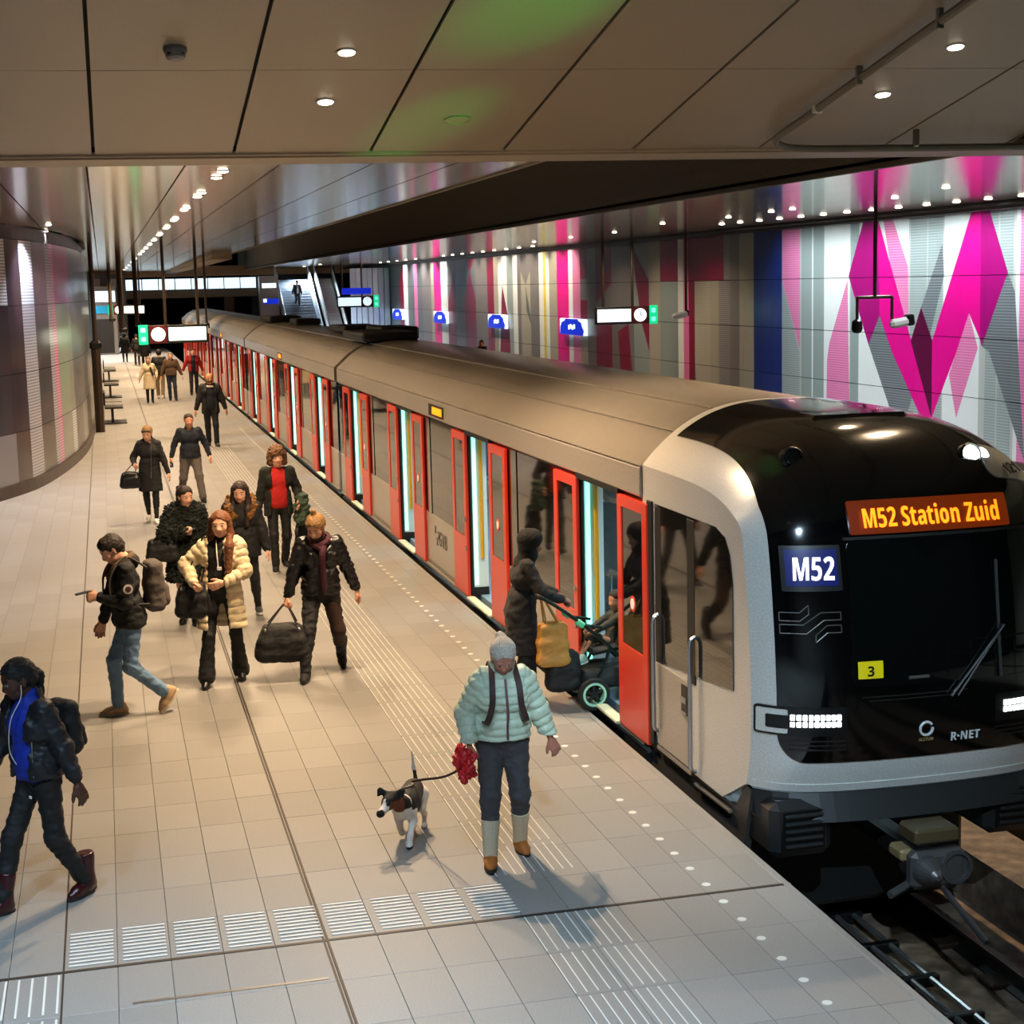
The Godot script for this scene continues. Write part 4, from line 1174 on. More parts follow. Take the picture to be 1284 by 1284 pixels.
# ---------- bodies: rounded bones joined into one smooth skin ----------
class Field:
	var lo: Vector3
	var h: float
	var nx: int
	var ny: int
	var nz: int
	var K: float
	var f: PackedFloat32Array

	func _init(lo_: Vector3, hi: Vector3, h_: float, K_: float) -> void:
		lo = lo_
		h = h_
		K = K_
		nx = int((hi.x - lo.x) / h) + 2
		ny = int((hi.y - lo.y) / h) + 2
		nz = int((hi.z - lo.z) / h) + 2
		f.resize(nx * ny * nz)

	func span(a: float, b: float, n: int, o: float) -> Array:
		return [clampi(int((a - o) / h), 0, n), clampi(int((b - o) / h) + 2, 0, n)]

	# add a tapered rounded bone; fx, fz > 1 make it thinner that way; less = take it away instead
	func cap(a: Vector3, b: Vector3, ra: float, rb: float, fx := 1.0, fz := 1.0, less := false) -> void:
		var lim := 3.2 / K
		var r := maxf(ra, rb) + lim
		var sx := span(minf(a.x, b.x) - r, maxf(a.x, b.x) + r, nx, lo.x)
		var sy := span(minf(a.y, b.y) - r, maxf(a.y, b.y) + r, ny, lo.y)
		var sz := span(minf(a.z, b.z) - r, maxf(a.z, b.z) + r, nz, lo.z)
		var ab := b - a
		var inv := 1.0 / maxf(ab.length_squared(), 1e-9)
		var dr := rb - ra
		var sc := Vector3(fx, 1, fz)
		var x0: int = sx[0]
		var x1: int = sx[1]
		for z in range(sz[0], sz[1]):
			for y in range(sy[0], sy[1]):
				var i := (z * ny + y) * nx + x0
				var p := Vector3(lo.x + x0 * h, lo.y + y * h, lo.z + z * h) - a
				for x in range(x0, x1):
					var t := clampf(p.dot(ab) * inv, 0.0, 1.0)
					var d := ((p - ab * t) * sc).length() - (ra + dr * t)
					if d < lim:
						if less: f[i] = minf(f[i], exp(d * K))
						else: f[i] += exp(-d * K)
					i += 1
					p.x += h

	# keep only the side of a plane where n.p > c
	func keep(n: Vector3, c: float) -> void:
		var i := 0
		for z in nz:
			for y in ny:
				var v := n.dot(Vector3(lo.x, lo.y + y * h, lo.z + z * h)) - c
				var dv := n.x * h
				for x in nx:
					if f[i] > 1.0: f[i] = minf(f[i], exp(clampf(v * K, -20.0, 20.0)))
					i += 1
					v += dv

	func mesh() -> Dictionary:
		var V := PackedVector3Array()
		var I := PackedInt32Array()
		var at := PackedInt32Array()
		at.resize(f.size())
		at.fill(-1)
		var sy := nx
		var sz := nx * ny
		var off := [0, 1, sy, sy + 1, sz, sz + 1, sz + sy, sz + sy + 1]
		var edges := [[0, 1], [2, 3], [4, 5], [6, 7], [0, 2], [1, 3], [4, 6], [5, 7], [0, 4], [1, 5], [2, 6], [3, 7]]
		for z in nz - 1:
			for y in ny - 1:
				var i := (z * ny + y) * nx - 1
				for x in nx - 1:
					i += 1
					var n := int(f[i] > 1.0) + int(f[i + 1] > 1.0) + int(f[i + sy] > 1.0) + int(f[i + sy + 1] > 1.0) + int(f[i + sz] > 1.0) + int(f[i + sz + 1] > 1.0) + int(f[i + sz + sy] > 1.0) + int(f[i + sz + sy + 1] > 1.0)
					if n == 0 or n == 8: continue
					var p := Vector3.ZERO
					var m := 0
					for e in edges:
						var fa := f[i + off[e[0]]]
						var fb := f[i + off[e[1]]]
						if (fa > 1.0) == (fb > 1.0): continue
						var la := log(maxf(fa, 1e-4))
						var lb := log(maxf(fb, 1e-4))
						var t := la / (la - lb)
						var q: int = e[0]
						var w: int = e[1]
						p += Vector3(lerpf(q & 1, w & 1, t), lerpf((q >> 1) & 1, (w >> 1) & 1, t), lerpf(q >> 2, w >> 2, t))
						m += 1
					at[i] = V.size()
					V.append(lo + (Vector3(x, y, z) + p / m) * h)
					var s := f[i] > 1.0
					if y > 0 and z > 0 and s != (f[i + 1] > 1.0): four(I, at[i - sy - sz], at[i - sz], at[i], at[i - sy], s)
					if x > 0 and z > 0 and s != (f[i + sy] > 1.0): four(I, at[i - sz - 1], at[i - 1], at[i], at[i - sz], s)
					if x > 0 and y > 0 and s != (f[i + sz] > 1.0): four(I, at[i - 1 - sy], at[i - sy], at[i], at[i - 1], s)
		return {"v": V, "i": I}

	func four(I: PackedInt32Array, a: int, b: int, c: int, d: int, s: bool) -> void:
		if a < 0 or b < 0 or c < 0 or d < 0: return
		if s: I.append_array([a, c, b, a, d, c])
		else: I.append_array([a, b, c, a, c, d])

func normals_of(m: Dictionary) -> PackedVector3Array:
	var V: PackedVector3Array = m.v
	var I: PackedInt32Array = m.i
	var N := PackedVector3Array()
	N.resize(V.size())
	for k in range(0, I.size(), 3):
		var n := (V[I[k + 2]] - V[I[k]]).cross(V[I[k + 1]] - V[I[k]])
		N[I[k]] += n
		N[I[k + 1]] += n
		N[I[k + 2]] += n
	for k in N.size(): N[k] = N[k].normalized()
	return N

func moved(m: Dictionary, t: Transform3D) -> Dictionary:
	var o := m.duplicate()
	o.v = t * (m.v as PackedVector3Array)
	if t.basis.determinant() < 0.0:
		var I: PackedInt32Array = m.i.duplicate()
		for k in range(0, I.size(), 3):
			var s := I[k]
			I[k] = I[k + 1]
			I[k + 1] = s
		o.i = I
	return o

func shape(parts: Array) -> ArrayMesh:
	var V := PackedVector3Array()
	var I := PackedInt32Array()
	var C := PackedColorArray()
	var N := PackedVector3Array()
	for m in parts:
		var base := V.size()
		N.append_array(normals_of(m))
		V.append_array(m.v)
		for i in m.i: I.append(i + base)
		if m.has("c"): C.append_array(m.c)
	var a := []
	a.resize(Mesh.ARRAY_MAX)
	a[Mesh.ARRAY_VERTEX] = V
	a[Mesh.ARRAY_NORMAL] = N
	a[Mesh.ARRAY_INDEX] = I
	if C.size() == V.size(): a[Mesh.ARRAY_COLOR] = C
	var am := ArrayMesh.new()
	am.add_surface_from_arrays(Mesh.PRIMITIVE_TRIANGLES, a)
	return am

var wrinkle := FastNoiseLite.new()

# push the skin out or in: folds of cloth, fur, quilting along the given bones
func ruffle(m: Dictionary, amp: float, freq: float) -> void:
	var N := normals_of(m)
	var V: PackedVector3Array = m.v
	wrinkle.frequency = freq
	for i in V.size():
		V[i] += N[i] * (wrinkle.get_noise_3d(V[i].x, V[i].y * 1.6, V[i].z) * amp)
	m.v = V

func quilt(m: Dictionary, bones: Array, step: float, amp: float) -> void:
	var N := normals_of(m)
	var V: PackedVector3Array = m.v
	for i in V.size():
		var best := 1e9
		var s := 0.0
		for b in bones:
			var ab: Vector3 = b[1] - b[0]
			var t := clampf((V[i] - b[0]).dot(ab) / ab.length_squared(), 0.0, 1.0)
			var d: float = V[i].distance_to(b[0] + ab * t) - b[2]
			if d < best:
				best = d
				s = t * ab.length()
		V[i] += N[i] * (amp * (sqrt(absf(sin(PI * s / step))) - 0.75))
	m.v = V

func tint(m: Dictionary, c: Color) -> Dictionary:
	var C := PackedColorArray()
	C.resize(m.v.size())
	C.fill(c.srgb_to_linear())
	m.c = C
	return m

var cache := {}

func head_mesh(fem: bool) -> Dictionary:
	var key := "headf" if fem else "headm"
	if cache.has(key): return cache[key]
	var F := Field.new(V(-0.11, -0.15, -0.14), V(0.11, 0.15, 0.14), 0.0068, 110.0)
	F.cap(V(0, 0.035, -0.03), V(0, 0.04, 0.012), 0.083, 0.078)
	F.cap(V(0, -0.01, 0.02), V(0, -0.045, 0.035), 0.064, 0.052)
	F.cap(V(-0.028, -0.075, 0.03), V(0.028, -0.075, 0.03), 0.031 if fem else 0.036, 0.031 if fem else 0.036)
	F.cap(V(0, -0.085, 0.05), V(0, -0.095, 0.06), 0.024, 0.022)
	F.cap(V(0, 0.008, 0.083), V(0, -0.034, 0.104), 0.009, 0.0125)
	F.cap(V(-0.012, -0.036, 0.092), V(0.012, -0.036, 0.092), 0.009, 0.009)
	F.cap(V(-0.04, 0.022, 0.074), V(0.04, 0.022, 0.074), 0.012, 0.012)
	F.cap(V(-0.016, -0.066, 0.08), V(0.016, -0.066, 0.08), 0.0095, 0.0095)
	for s in [-1, 1]:
		F.cap(V(s * 0.045, -0.028, 0.06), V(s * 0.042, -0.03, 0.062), 0.024, 0.024)
		F.cap(V(s * 0.08, 0.008, -0.008), V(s * 0.076, -0.035, 0.0), 0.014, 0.010, 1.8, 1.0)
		F.cap(V(s * 0.032, 0.0, 0.098), V(s * 0.032, 0.0, 0.1), 0.014, 0.014, 1.0, 1.0, true)
		F.cap(V(s * 0.032, 0.0, 0.073), V(s * 0.032, 0.0, 0.075), 0.014, 0.014)
	F.cap(V(0, -0.08, -0.02), V(0, -0.15, -0.03), 0.055 if fem else 0.062, 0.055 if fem else 0.062)
	var m := F.mesh()
	var kinds := PackedByteArray()
	for p in m.v:
		var k := 0
		var ax := absf(p.x)
		if p.z > 0.05:
			if absf(p.y + 0.066) < 0.011 and ax < 0.024 and p.z > 0.078: k = 1
			elif absf(p.y - 0.024) < 0.006 and ax > 0.014 and ax < 0.052: k = 2
			elif absf(p.y) < 0.0085 and absf(ax - 0.032) < 0.014: k = 4 if absf(ax - 0.032) < 0.0075 else 3
		kinds.append(k)
	m.k = kinds
	cache[key] = m
	return m

func hand_mesh(grip: bool) -> Dictionary:
	var key := "handg" if grip else "handr"
	if cache.has(key): return cache[key]
	# wrist at the origin, fingers towards -y, thumb towards +z, palm towards -x
	var F := Field.new(V(-0.09, -0.22, -0.07), V(0.05, 0.04, 0.08), 0.0055, 220.0)
	F.cap(V(0, 0.03, 0), V(0, -0.02, 0), 0.026, 0.025, 1.25, 1.0)
	F.cap(V(0, -0.03, 0.015), V(0.0, -0.085, 0.028), 0.018, 0.015)
	F.cap(V(0, -0.03, 0), V(0, -0.088, 0.008), 0.018, 0.015)
	F.cap(V(0, -0.03, -0.012), V(0, -0.086, -0.013), 0.018, 0.014)
	F.cap(V(0, -0.03, -0.018), V(0, -0.08, -0.03), 0.016, 0.013)
	var len := [0.072, 0.08, 0.073, 0.058]
	for k in 4:
		var p := V(0.002, -0.088 + 0.003 * absi(k - 1), 0.028 - 0.0195 * k)
		var a := 0.28 if not grip else 1.15
		for j in 3:
			var l: float = len[k] * [0.45, 0.31, 0.26][j]
			var q := p + V(-sin(a) * l, -cos(a) * l, -0.002 * (k - 1))
			F.cap(p, q, 0.0098 - 0.0008 * j, 0.0092 - 0.0008 * j)
			p = q
			a += 0.32 if not grip else 1.0
	var tp := V(-0.006, -0.028, 0.026)
	var ts := [V(-0.012, -0.032, 0.022), V(-0.012, -0.026, 0.008 if not grip else -0.004), V(-0.012, -0.02, 0.002 if not grip else -0.012)]
	for j in 3:
		F.cap(tp, tp + ts[j], 0.0135 - 0.0015 * j, 0.012 - 0.0015 * j)
		tp += ts[j]
	var m := F.mesh()
	cache[key] = m
	return m

func shoe_mesh(kind: String) -> Array:      # [upper, sole]; ankle at the origin, toe towards +z
	if cache.has(kind): return cache[kind]
	var F := Field.new(V(-0.09, -0.12, -0.14), V(0.09, 0.32, 0.24), 0.0095, 90.0)
	F.cap(V(0, -0.048, -0.05), V(0, -0.055, 0.08), 0.037, 0.04)
	F.cap(V(0, -0.058, 0.08), V(0.0, -0.066, 0.135), 0.038, 0.026)
	F.cap(V(0, 0.0, -0.025), V(0, -0.04, 0.01), 0.042, 0.045)
	if kind == "boot":
		F.cap(V(0, 0.15, -0.025), V(0, -0.02, -0.018), 0.06, 0.047)
		F.keep(V(0, -1, 0), -0.18)
	F.keep(V(0, 1, 0), -0.085)
	var st := mb()
	var pl := PackedVector2Array()
	for i in 18:
		var a := TAU * i / 18
		var z := sin(a)
		var w := 0.047 if z > 0 else 0.039
		pl.append(Vector2(cos(a) * w * (1.0 - 0.12 * maxf(z, 0.0)), 0.04 + z * 0.132))
	prism(st, pl, -0.024, Transform3D(Basis(V(1, 0, 0), V(0, 0, 1), V(0, -1, 0)), V(0, -0.092, 0)))
	cache[kind] = [shape([F.mesh()]), done(st)]
	return cache[kind]

func ik(a: Vector3, b: Vector3, l1: float, l2: float, hint: Vector3) -> Vector3:
	var d := b - a
	var L := minf(d.length(), (l1 + l2) * 0.999)
	var u := d.normalized()
	var x := (l1 * l1 - l2 * l2 + L * L) / (2.0 * L)
	var y := sqrt(maxf(0.0, l1 * l1 - x * x))
	return a + u * x + (hint - u * hint.dot(u)).normalized() * y

func v3(a: Array) -> Vector3:
	return Vector3(a[0], a[1], a[2])

func cloth(c: Color, rough := 0.85, ts := 6.0, rim := 0.2) -> StandardMaterial3D:
	return mat(c, rough, 0.0, {"tex": fabric_tex, "ts": ts, "rim": rim})

func skin_mat() -> StandardMaterial3D:
	if not M.has("skin"): M.skin = mat(Color(1, 1, 1), 0.5, 0.0, {"vc": true})
	return M.skin

# One person. The body is built 1.75 m tall facing +z, then scaled and turned. Joint targets are in that body's metres.
func person(label: String, at: Vector3, turn: float, height: float, o: Dictionary) -> Dictionary:
	var t := thing("person", label, "person", at, deg_to_rad(turn), "passengers on the platform" if o.get("grp", true) else "")
	t.scale = Vector3.ONE * (height / 1.75)
	var fem: bool = o.get("fem", false)
	var res: float = o.get("res", 0.016)
	var bulk: float = o.get("bulk", 1.0)
	var K := 45.0
	# --- joints
	var lean: float = o.get("lean", 0.02)
	var aL := v3(o.get("aL", [0.1, 0.09, 0.18]))
	var aR := v3(o.get("aR", [-0.1, 0.12, -0.2]))
	var hw := 0.092
	var hip := 0.92
	for q in [[aL, hw], [aR, -hw]]:
		var dx: float = q[0].x - q[1]
		var dz: float = q[0].z
		hip = minf(hip, q[0].y + sqrt(maxf(0.1, 0.833 * 0.833 - dx * dx - dz * dz)))
	hip = minf(hip, o.get("hip", 0.92))
	var hL := V(hw, hip, 0)
	var hR := V(-hw, hip, 0)
	var kh := v3(o.get("kh", [0, 0, 1]))
	var kL := ik(hL, aL, 0.42, 0.415, kh + V(0.06, 0, 0))
	var kR := ik(hR, aR, 0.42, 0.415, kh + V(-0.06, 0, 0))
	var sway := v3(o.get("sway", [0, 0, 0]))
	var waist := V(0, hip + 0.16, lean * 0.3)
	var chest := V(sway.x * 0.6, hip + 0.37, lean * 0.75)
	var neck := V(sway.x, hip + 0.545, lean)
	var sw: float = (0.15 if fem else 0.172) * o.get("sw", 1.0)
	var tw: float = deg_to_rad(o.get("twist", 0.0))
	var sd := V(cos(tw), 0, -sin(tw))
	var sL := neck + sd * sw + V(0, -0.055, -0.01)
	var sR := neck - sd * sw + V(0, -0.055, -0.01)
	var wL := v3(o.get("wL", [0.3, 0.86, 0.1]))
	var wR := v3(o.get("wR", [-0.3, 0.86, -0.06]))
	var eL := ik(sL, wL, 0.285, 0.255, v3(o.get("eL", [0.4, -0.2, -1])))
	var eR := ik(sR, wR, 0.285, 0.255, v3(o.get("eR", [-0.4, -0.2, -1])))
	wL = eL + (wL - eL).normalized() * 0.255
	wR = eR + (wR - eR).normalized() * 0.255
	var hb := Basis(V(0, 1, 0), deg_to_rad(o.get("hy", 0.0))) * Basis(V(1, 0, 0), deg_to_rad(o.get("hp", 8.0))) * Basis(V(0, 0, 1), deg_to_rad(o.get("hr", 0.0)))
	var hc := neck + V(0, 0.055, 0.012) + hb * V(0, 0.1, 0.018)
	var hx := Transform3D(hb * Basis.from_scale(Vector3.ONE * o.get("hs", 1.04)), hc)
	var lo := V(minf(minf(wL.x, wR.x), minf(eL.x, eR.x)) - 0.16, -0.02, minf(minf(aL.z, aR.z), minf(minf(wL.z, wR.z), minf(eL.z, eR.z))) - 0.18)
	var hi := V(maxf(maxf(wL.x, wR.x), maxf(eL.x, eR.x)) + 0.16, 1.62, maxf(maxf(aL.z, aR.z), maxf(maxf(kL.z, kR.z), maxf(wL.z, wR.z))) + 0.2)
	lo.x = minf(lo.x, -0.34)
	hi.x = maxf(hi.x, 0.34)
	# --- skin: one mesh with trunk, limbs, head and hands
	var skin: Color = o.get("skin", Color(0.82, 0.6, 0.47))
	var B := Field.new(lo, hi, maxf(0.024, res), K)
	B.cap(V(-0.05, hip + 0.02, 0), V(0.05, hip + 0.02, 0), 0.075, 0.075)
	B.cap(waist, chest, 0.07, 0.08, 0.85, 1.1)
	B.cap(neck + V(0, -0.06, -0.02), neck + V(0, 0.06, 0.01), 0.058, 0.052)
	for q in [[sL, eL, wL, hL, kL, aL], [sR, eR, wR, hR, kR, aR]]:
		B.cap(neck + V(0, -0.06, -0.01), q[0], 0.042, 0.035)
		B.cap(q[0], q[1], 0.036, 0.03)
		B.cap(q[1], q[2], 0.03, 0.027)
		B.cap(q[3], q[4], 0.055, 0.04 + (0.012 if not o.has("legs") else 0.0))
		B.cap(q[4], q[5], 0.036 + (0.012 if not o.has("legs") else 0.0), 0.024)
	var parts := [tint(B.mesh(), skin)]
	var hm := moved(head_mesh(fem), hx)
	var C := PackedColorArray()
	var pal := [skin, skin.lerp(Color(0.7, 0.25, 0.25), 0.35 if fem else 0.2), o.get("brow", Color(0.16, 0.1, 0.07)), Color(0.75, 0.72, 0.7), Color(0.05, 0.035, 0.03)]
	for i in pal.size(): pal[i] = (pal[i] as Color).srgb_to_linear()
	for k in hm.k: C.append(pal[k])
	hm.c = C
	parts.append(hm)
	var hand_at := []
	for s in [1, -1]:
		var e := eL if s > 0 else eR
		var w := wL if s > 0 else wR
		var key := "hL" if s > 0 else "hR"
		var d := (w - e).normalized()
		if o.has(key + "d"): d = v3(o[key + "d"]).normalized()
		var th := v3(o.get(key + "t", [0, 0.1, 1]))
		var z := (th - d * th.dot(d)).normalized()
		var b := Basis((-d).cross(z), -d, z)
		if s < 0: b = Basis(-b.x, b.y, b.z)
		parts.append(tint(moved(hand_mesh(o.get(key, "") == "grip"), Transform3D(b * Basis.from_scale(Vector3.ONE * (1.0 if fem else 1.08)), w)), skin.darkened(0.04)))
		hand_at.append(w + d * 0.09)
	put(shape(parts), "body", skin_mat(), t)
	# --- legs
	var lg: Dictionary = o.get("legs", {})
	var fit: String = lg.get("fit", "straight")
	var ex: float = lg.get("r", 0.0)
	if lg.has("m"):
		var ll := V(-0.26, minf(aL.y, aR.y) - 0.06, minf(minf(aL.z, aR.z), minf(kL.z, kR.z)) - 0.16)
		var lh := V(0.26, hip + 0.2, maxf(maxf(aL.z, aR.z), maxf(kL.z, kR.z)) + 0.16)
		ll.x = minf(ll.x, minf(aL.x, aR.x) - 0.14)
		lh.x = maxf(lh.x, maxf(aL.x, aR.x) + 0.14)
		var L := Field.new(ll, lh, res, 60.0)
		L.cap(V(-0.055, hip + 0.03, -0.01), V(0.055, hip + 0.03, -0.01), 0.118 * bulk + ex, 0.118 * bulk + ex, 1.0, 1.05)
		L.cap(V(-0.045, hip + 0.14, lean * 0.2), V(0.045, hip + 0.14, lean * 0.2), 0.115 * bulk + ex, 0.115 * bulk + ex, 1.0, 1.1)
		for q in [[hL, kL, aL], [hR, kR, aR]]:
			var rk: float = {"slim": 0.058, "straight": 0.068, "flare": 0.062}[fit] + ex
			var ra: float = {"slim": 0.043, "straight": 0.063, "flare": 0.092}[fit] + ex
			L.cap(q[0] + V(0, -0.03, 0), q[1], 0.09 * bulk + ex, rk)
			L.cap(q[1], q[1].lerp(q[2], lg.get("to", 0.97)), rk, ra)
			if fit == "slim": L.cap(q[1].lerp(q[2], 0.25) + V(0, 0, -0.015), q[1].lerp(q[2], 0.45) + V(0, 0, -0.012), 0.05, 0.045)
		if lg.has("cut"): L.keep(V(0, 1, 0), lg.cut)
		var lm := L.mesh()
		ruffle(lm, lg.get("fold", 0.012), 9.0)
		put(shape([lm]), lg.get("name", "trousers"), lg.m, t)
	# --- shirt and coat
	var front_cut := func(Fd: Field, w0: float, w1: float, y0: float, y1: float, cx: float) -> void:
		var i := 0
		for z in Fd.nz:
			var pz := Fd.lo.z + z * Fd.h
			for y in Fd.ny:
				var py := Fd.lo.y + y * Fd.h
				var w := lerpf(w0, w1, clampf((py - y0) / (y1 - y0), 0.0, 1.0))
				for x in Fd.nx:
					if Fd.f[i] > 1.0 and pz > 0.0:
						var dx := absf(Fd.lo.x + x * Fd.h - cx) - w
						Fd.f[i] = minf(Fd.f[i], exp(clampf(maxf(dx, 0.02 - pz) * Fd.K, -20.0, 20.0)))
					i += 1
	if o.has("shirt"):
		var sh: Dictionary = o.shirt
		var Sf := Field.new(V(-0.27, hip - 0.08, -0.22), V(0.27, hip + 0.66, 0.26 + lean), res, 55.0)
		Sf.cap(V(-0.05, hip + 0.06, 0), V(0.05, hip + 0.06, 0), 0.114 * bulk, 0.114 * bulk, 1.0, 1.03)
		Sf.cap(waist + V(-0.045, 0, 0), waist + V(0.045, 0, 0), 0.112 * bulk, 0.112 * bulk, 1.0, 1.03)
		Sf.cap(waist + V(-0.035, 0.03, 0), V(-0.035, hip + 0.06, 0), 0.11 * bulk, 0.114 * bulk)
		Sf.cap(waist + V(0.035, 0.03, 0), V(0.035, hip + 0.06, 0), 0.11 * bulk, 0.114 * bulk)
		Sf.cap(waist, chest, 0.12 * bulk, 0.12 * bulk)
		Sf.cap(chest + V(-0.07, 0, 0), chest + V(0.06, 0, 0), 0.112 * bulk, 0.112 * bulk, 1.0, 1.03)
		Sf.cap(neck + V(0, -0.06, -0.01), neck + V(0, sh.get("collar", -0.01), 0), 0.085, 0.066)
		Sf.cap(neck + V(0, -0.07, 0), sL, 0.055, 0.04)
		Sf.cap(neck + V(0, -0.07, 0), sR, 0.055, 0.04)
		Sf.keep(V(0, 1, 0), hip + sh.get("hem", -0.02))
		var sm := Sf.mesh()
		ruffle(sm, 0.009, 11.0)
		put(shape([sm]), "shirt", sh.m, t)
	var bones := []
	if o.has("top"):
		var tp: Dictionary = o.top
		var e: float = tp.get("r", 0.02)
		var fl: float = tp.get("flare", 0.0)
		var hem: float = hip + tp.get("hem", -0.08)
		var U := Field.new(V(lo.x, hem - 0.03, lo.z), V(hi.x, hip + 0.72, hi.z), tp.get("res", res), tp.get("K", 115.0))
		U.cap(waist + V(-0.045, 0, 0), waist + V(0.045, 0, 0), 0.108 * bulk + e, 0.108 * bulk + e, 1.0, 1.04)
		U.cap(chest + V(-0.07, 0, 0), chest + V(0.07, 0, 0), 0.108 * bulk + e, 0.108 * bulk + e, 1.0, 1.04)
		if fem: U.cap(chest + V(-0.06, -0.02, 0.06), chest + V(0.06, -0.02, 0.06), 0.062 + e * 0.6, 0.062 + e * 0.6)
		U.cap(waist + V(-0.05, -0.02, 0), V(-0.05, hip + 0.02, 0), 0.105 * bulk + e, 0.118 * bulk + e)
		U.cap(waist + V(0.05, -0.02, 0), V(0.05, hip + 0.02, 0), 0.105 * bulk + e, 0.118 * bulk + e)
		bones.append([V(0, hem, 0), neck, 0.15])
		if hem < hip - 0.06:
			for q in [[hL, kL], [hR, kR]]:
				var along: float = clampf((hip - hem) / 0.42, 0.0, 1.3)
				var tip: Vector3 = q[0] + (q[1] - q[0]) * along
				tip = V(tip.x * 0.8, hem - 0.02, tip.z * 0.62)
				U.cap(V(q[0].x * 0.55, hip + 0.02, 0), tip, 0.115 * bulk + e, 0.108 * bulk + e + fl)
			U.cap(V(0, hip, 0), V(0, hem - 0.02, (kL.z + kR.z) * 0.2), 0.115 + e, 0.11 + e + fl)
		U.cap(neck + V(0, -0.07, -0.01), sL, 0.06 + e * 0.8, 0.045 + e * 0.8)
		U.cap(neck + V(0, -0.07, -0.01), sR, 0.06 + e * 0.8, 0.045 + e * 0.8)
		for q in [[sL, eL, wL], [sR, eR, wR]]:
			var cuff: Vector3 = q[1].lerp(q[2], tp.get("sleeve", 0.97))
			U.cap(q[0], q[1], 0.047 * bulk + e, 0.041 * bulk + e * 0.85)
			U.cap(q[1], cuff, 0.041 * bulk + e * 0.85, 0.031 * bulk + e * 0.55)
			bones.append([q[0], q[1], 0.07])
			bones.append([q[1], cuff, 0.06])
		if tp.get("collar", 0.0) > 0.0:
			U.cap(neck + V(0, -0.03, -0.015), neck + V(0, tp.collar, -0.012), 0.085 + e * 0.5, 0.075 + e * 0.4)
		if tp.get("hood", 0.0) > 0.0:
			var hr: float = tp.hood
			U.cap(neck + V(-0.09, 0.0, -0.02), neck + V(0, 0.0, -0.1), hr, hr)
			U.cap(neck + V(0.09, 0.0, -0.02), neck + V(0, 0.0, -0.1), hr, hr)
		U.cap(neck + V(0, 0.0, 0.02), neck + V(0, 0.2, 0.05), 0.058, 0.062, 1.0, 1.0, true)
		U.keep(V(0, 1, 0), hem)
		if tp.has("open"):
			var op: Array = tp.open      # half width at hem, half width at neck, from y, to y, offset
			front_cut.call(U, op[0], op[1], hem, neck.y, op[2] if op.size() > 2 else 0.0)
		var um := U.mesh()
		if tp.has("puff"): quilt(um, bones, tp.puff, tp.get("pamp", 0.016))
		ruffle(um, tp.get("fold", 0.014), tp.get("ff", 8.0))
		put(shape([um]), tp.get("name", "jacket"), tp.m, t)
	# --- shoes
	var so: Dictionary = o.get("shoe", {"kind": "low", "m": M.black})
	if so.get("m"):
		var sp := shoe_mesh(so.get("kind", "low"))
		for s in [1, -1]:
			var a := aL if s > 0 else aR
			var pit := deg_to_rad(o.get("fL" if s > 0 else "fR", 0.0))
			var ya := deg_to_rad(s * o.get("splay", 8.0))
			var sh := put(sp[0], "shoe", so.m, t)
			sh.transform = Transform3D(Basis(V(0, 1, 0), ya) * Basis(V(1, 0, 0), pit) * Basis.from_scale(Vector3.ONE * so.get("s", 0.92 if fem else 1.02)), a)
			put(sp[1], "sole", so.get("sole", M.black), sh)
		if so.get("kind") == "tall":
			for q in [[kL, aL], [kR, aR]]:
				var bs := mb()
				var up: Vector3 = q[1].lerp(q[0], so.get("up", 0.8))
				var sr: float = so.get("sr", 1.0)
				tube(bs, [q[1] + V(0, -0.02, 0), q[1].lerp(up, 0.4), q[1].lerp(up, 0.8), up], [0.05 * sr, 0.054 * sr, 0.062 * sr, 0.066 * sr], 14)
				build(bs, "boot_shaft", so.get("shaft", so.m), t)
	# --- hair
	if o.has("hair"): hair(t, o.hair, hx, res)
	return {"t": t, "hx": hx, "neck": neck, "chest": chest, "waist": waist, "sL": sL, "sR": sR, "eL": eL, "eR": eR, "wL": wL, "wR": wR, "hand": hand_at, "hip": hip, "kL": kL, "kR": kR}

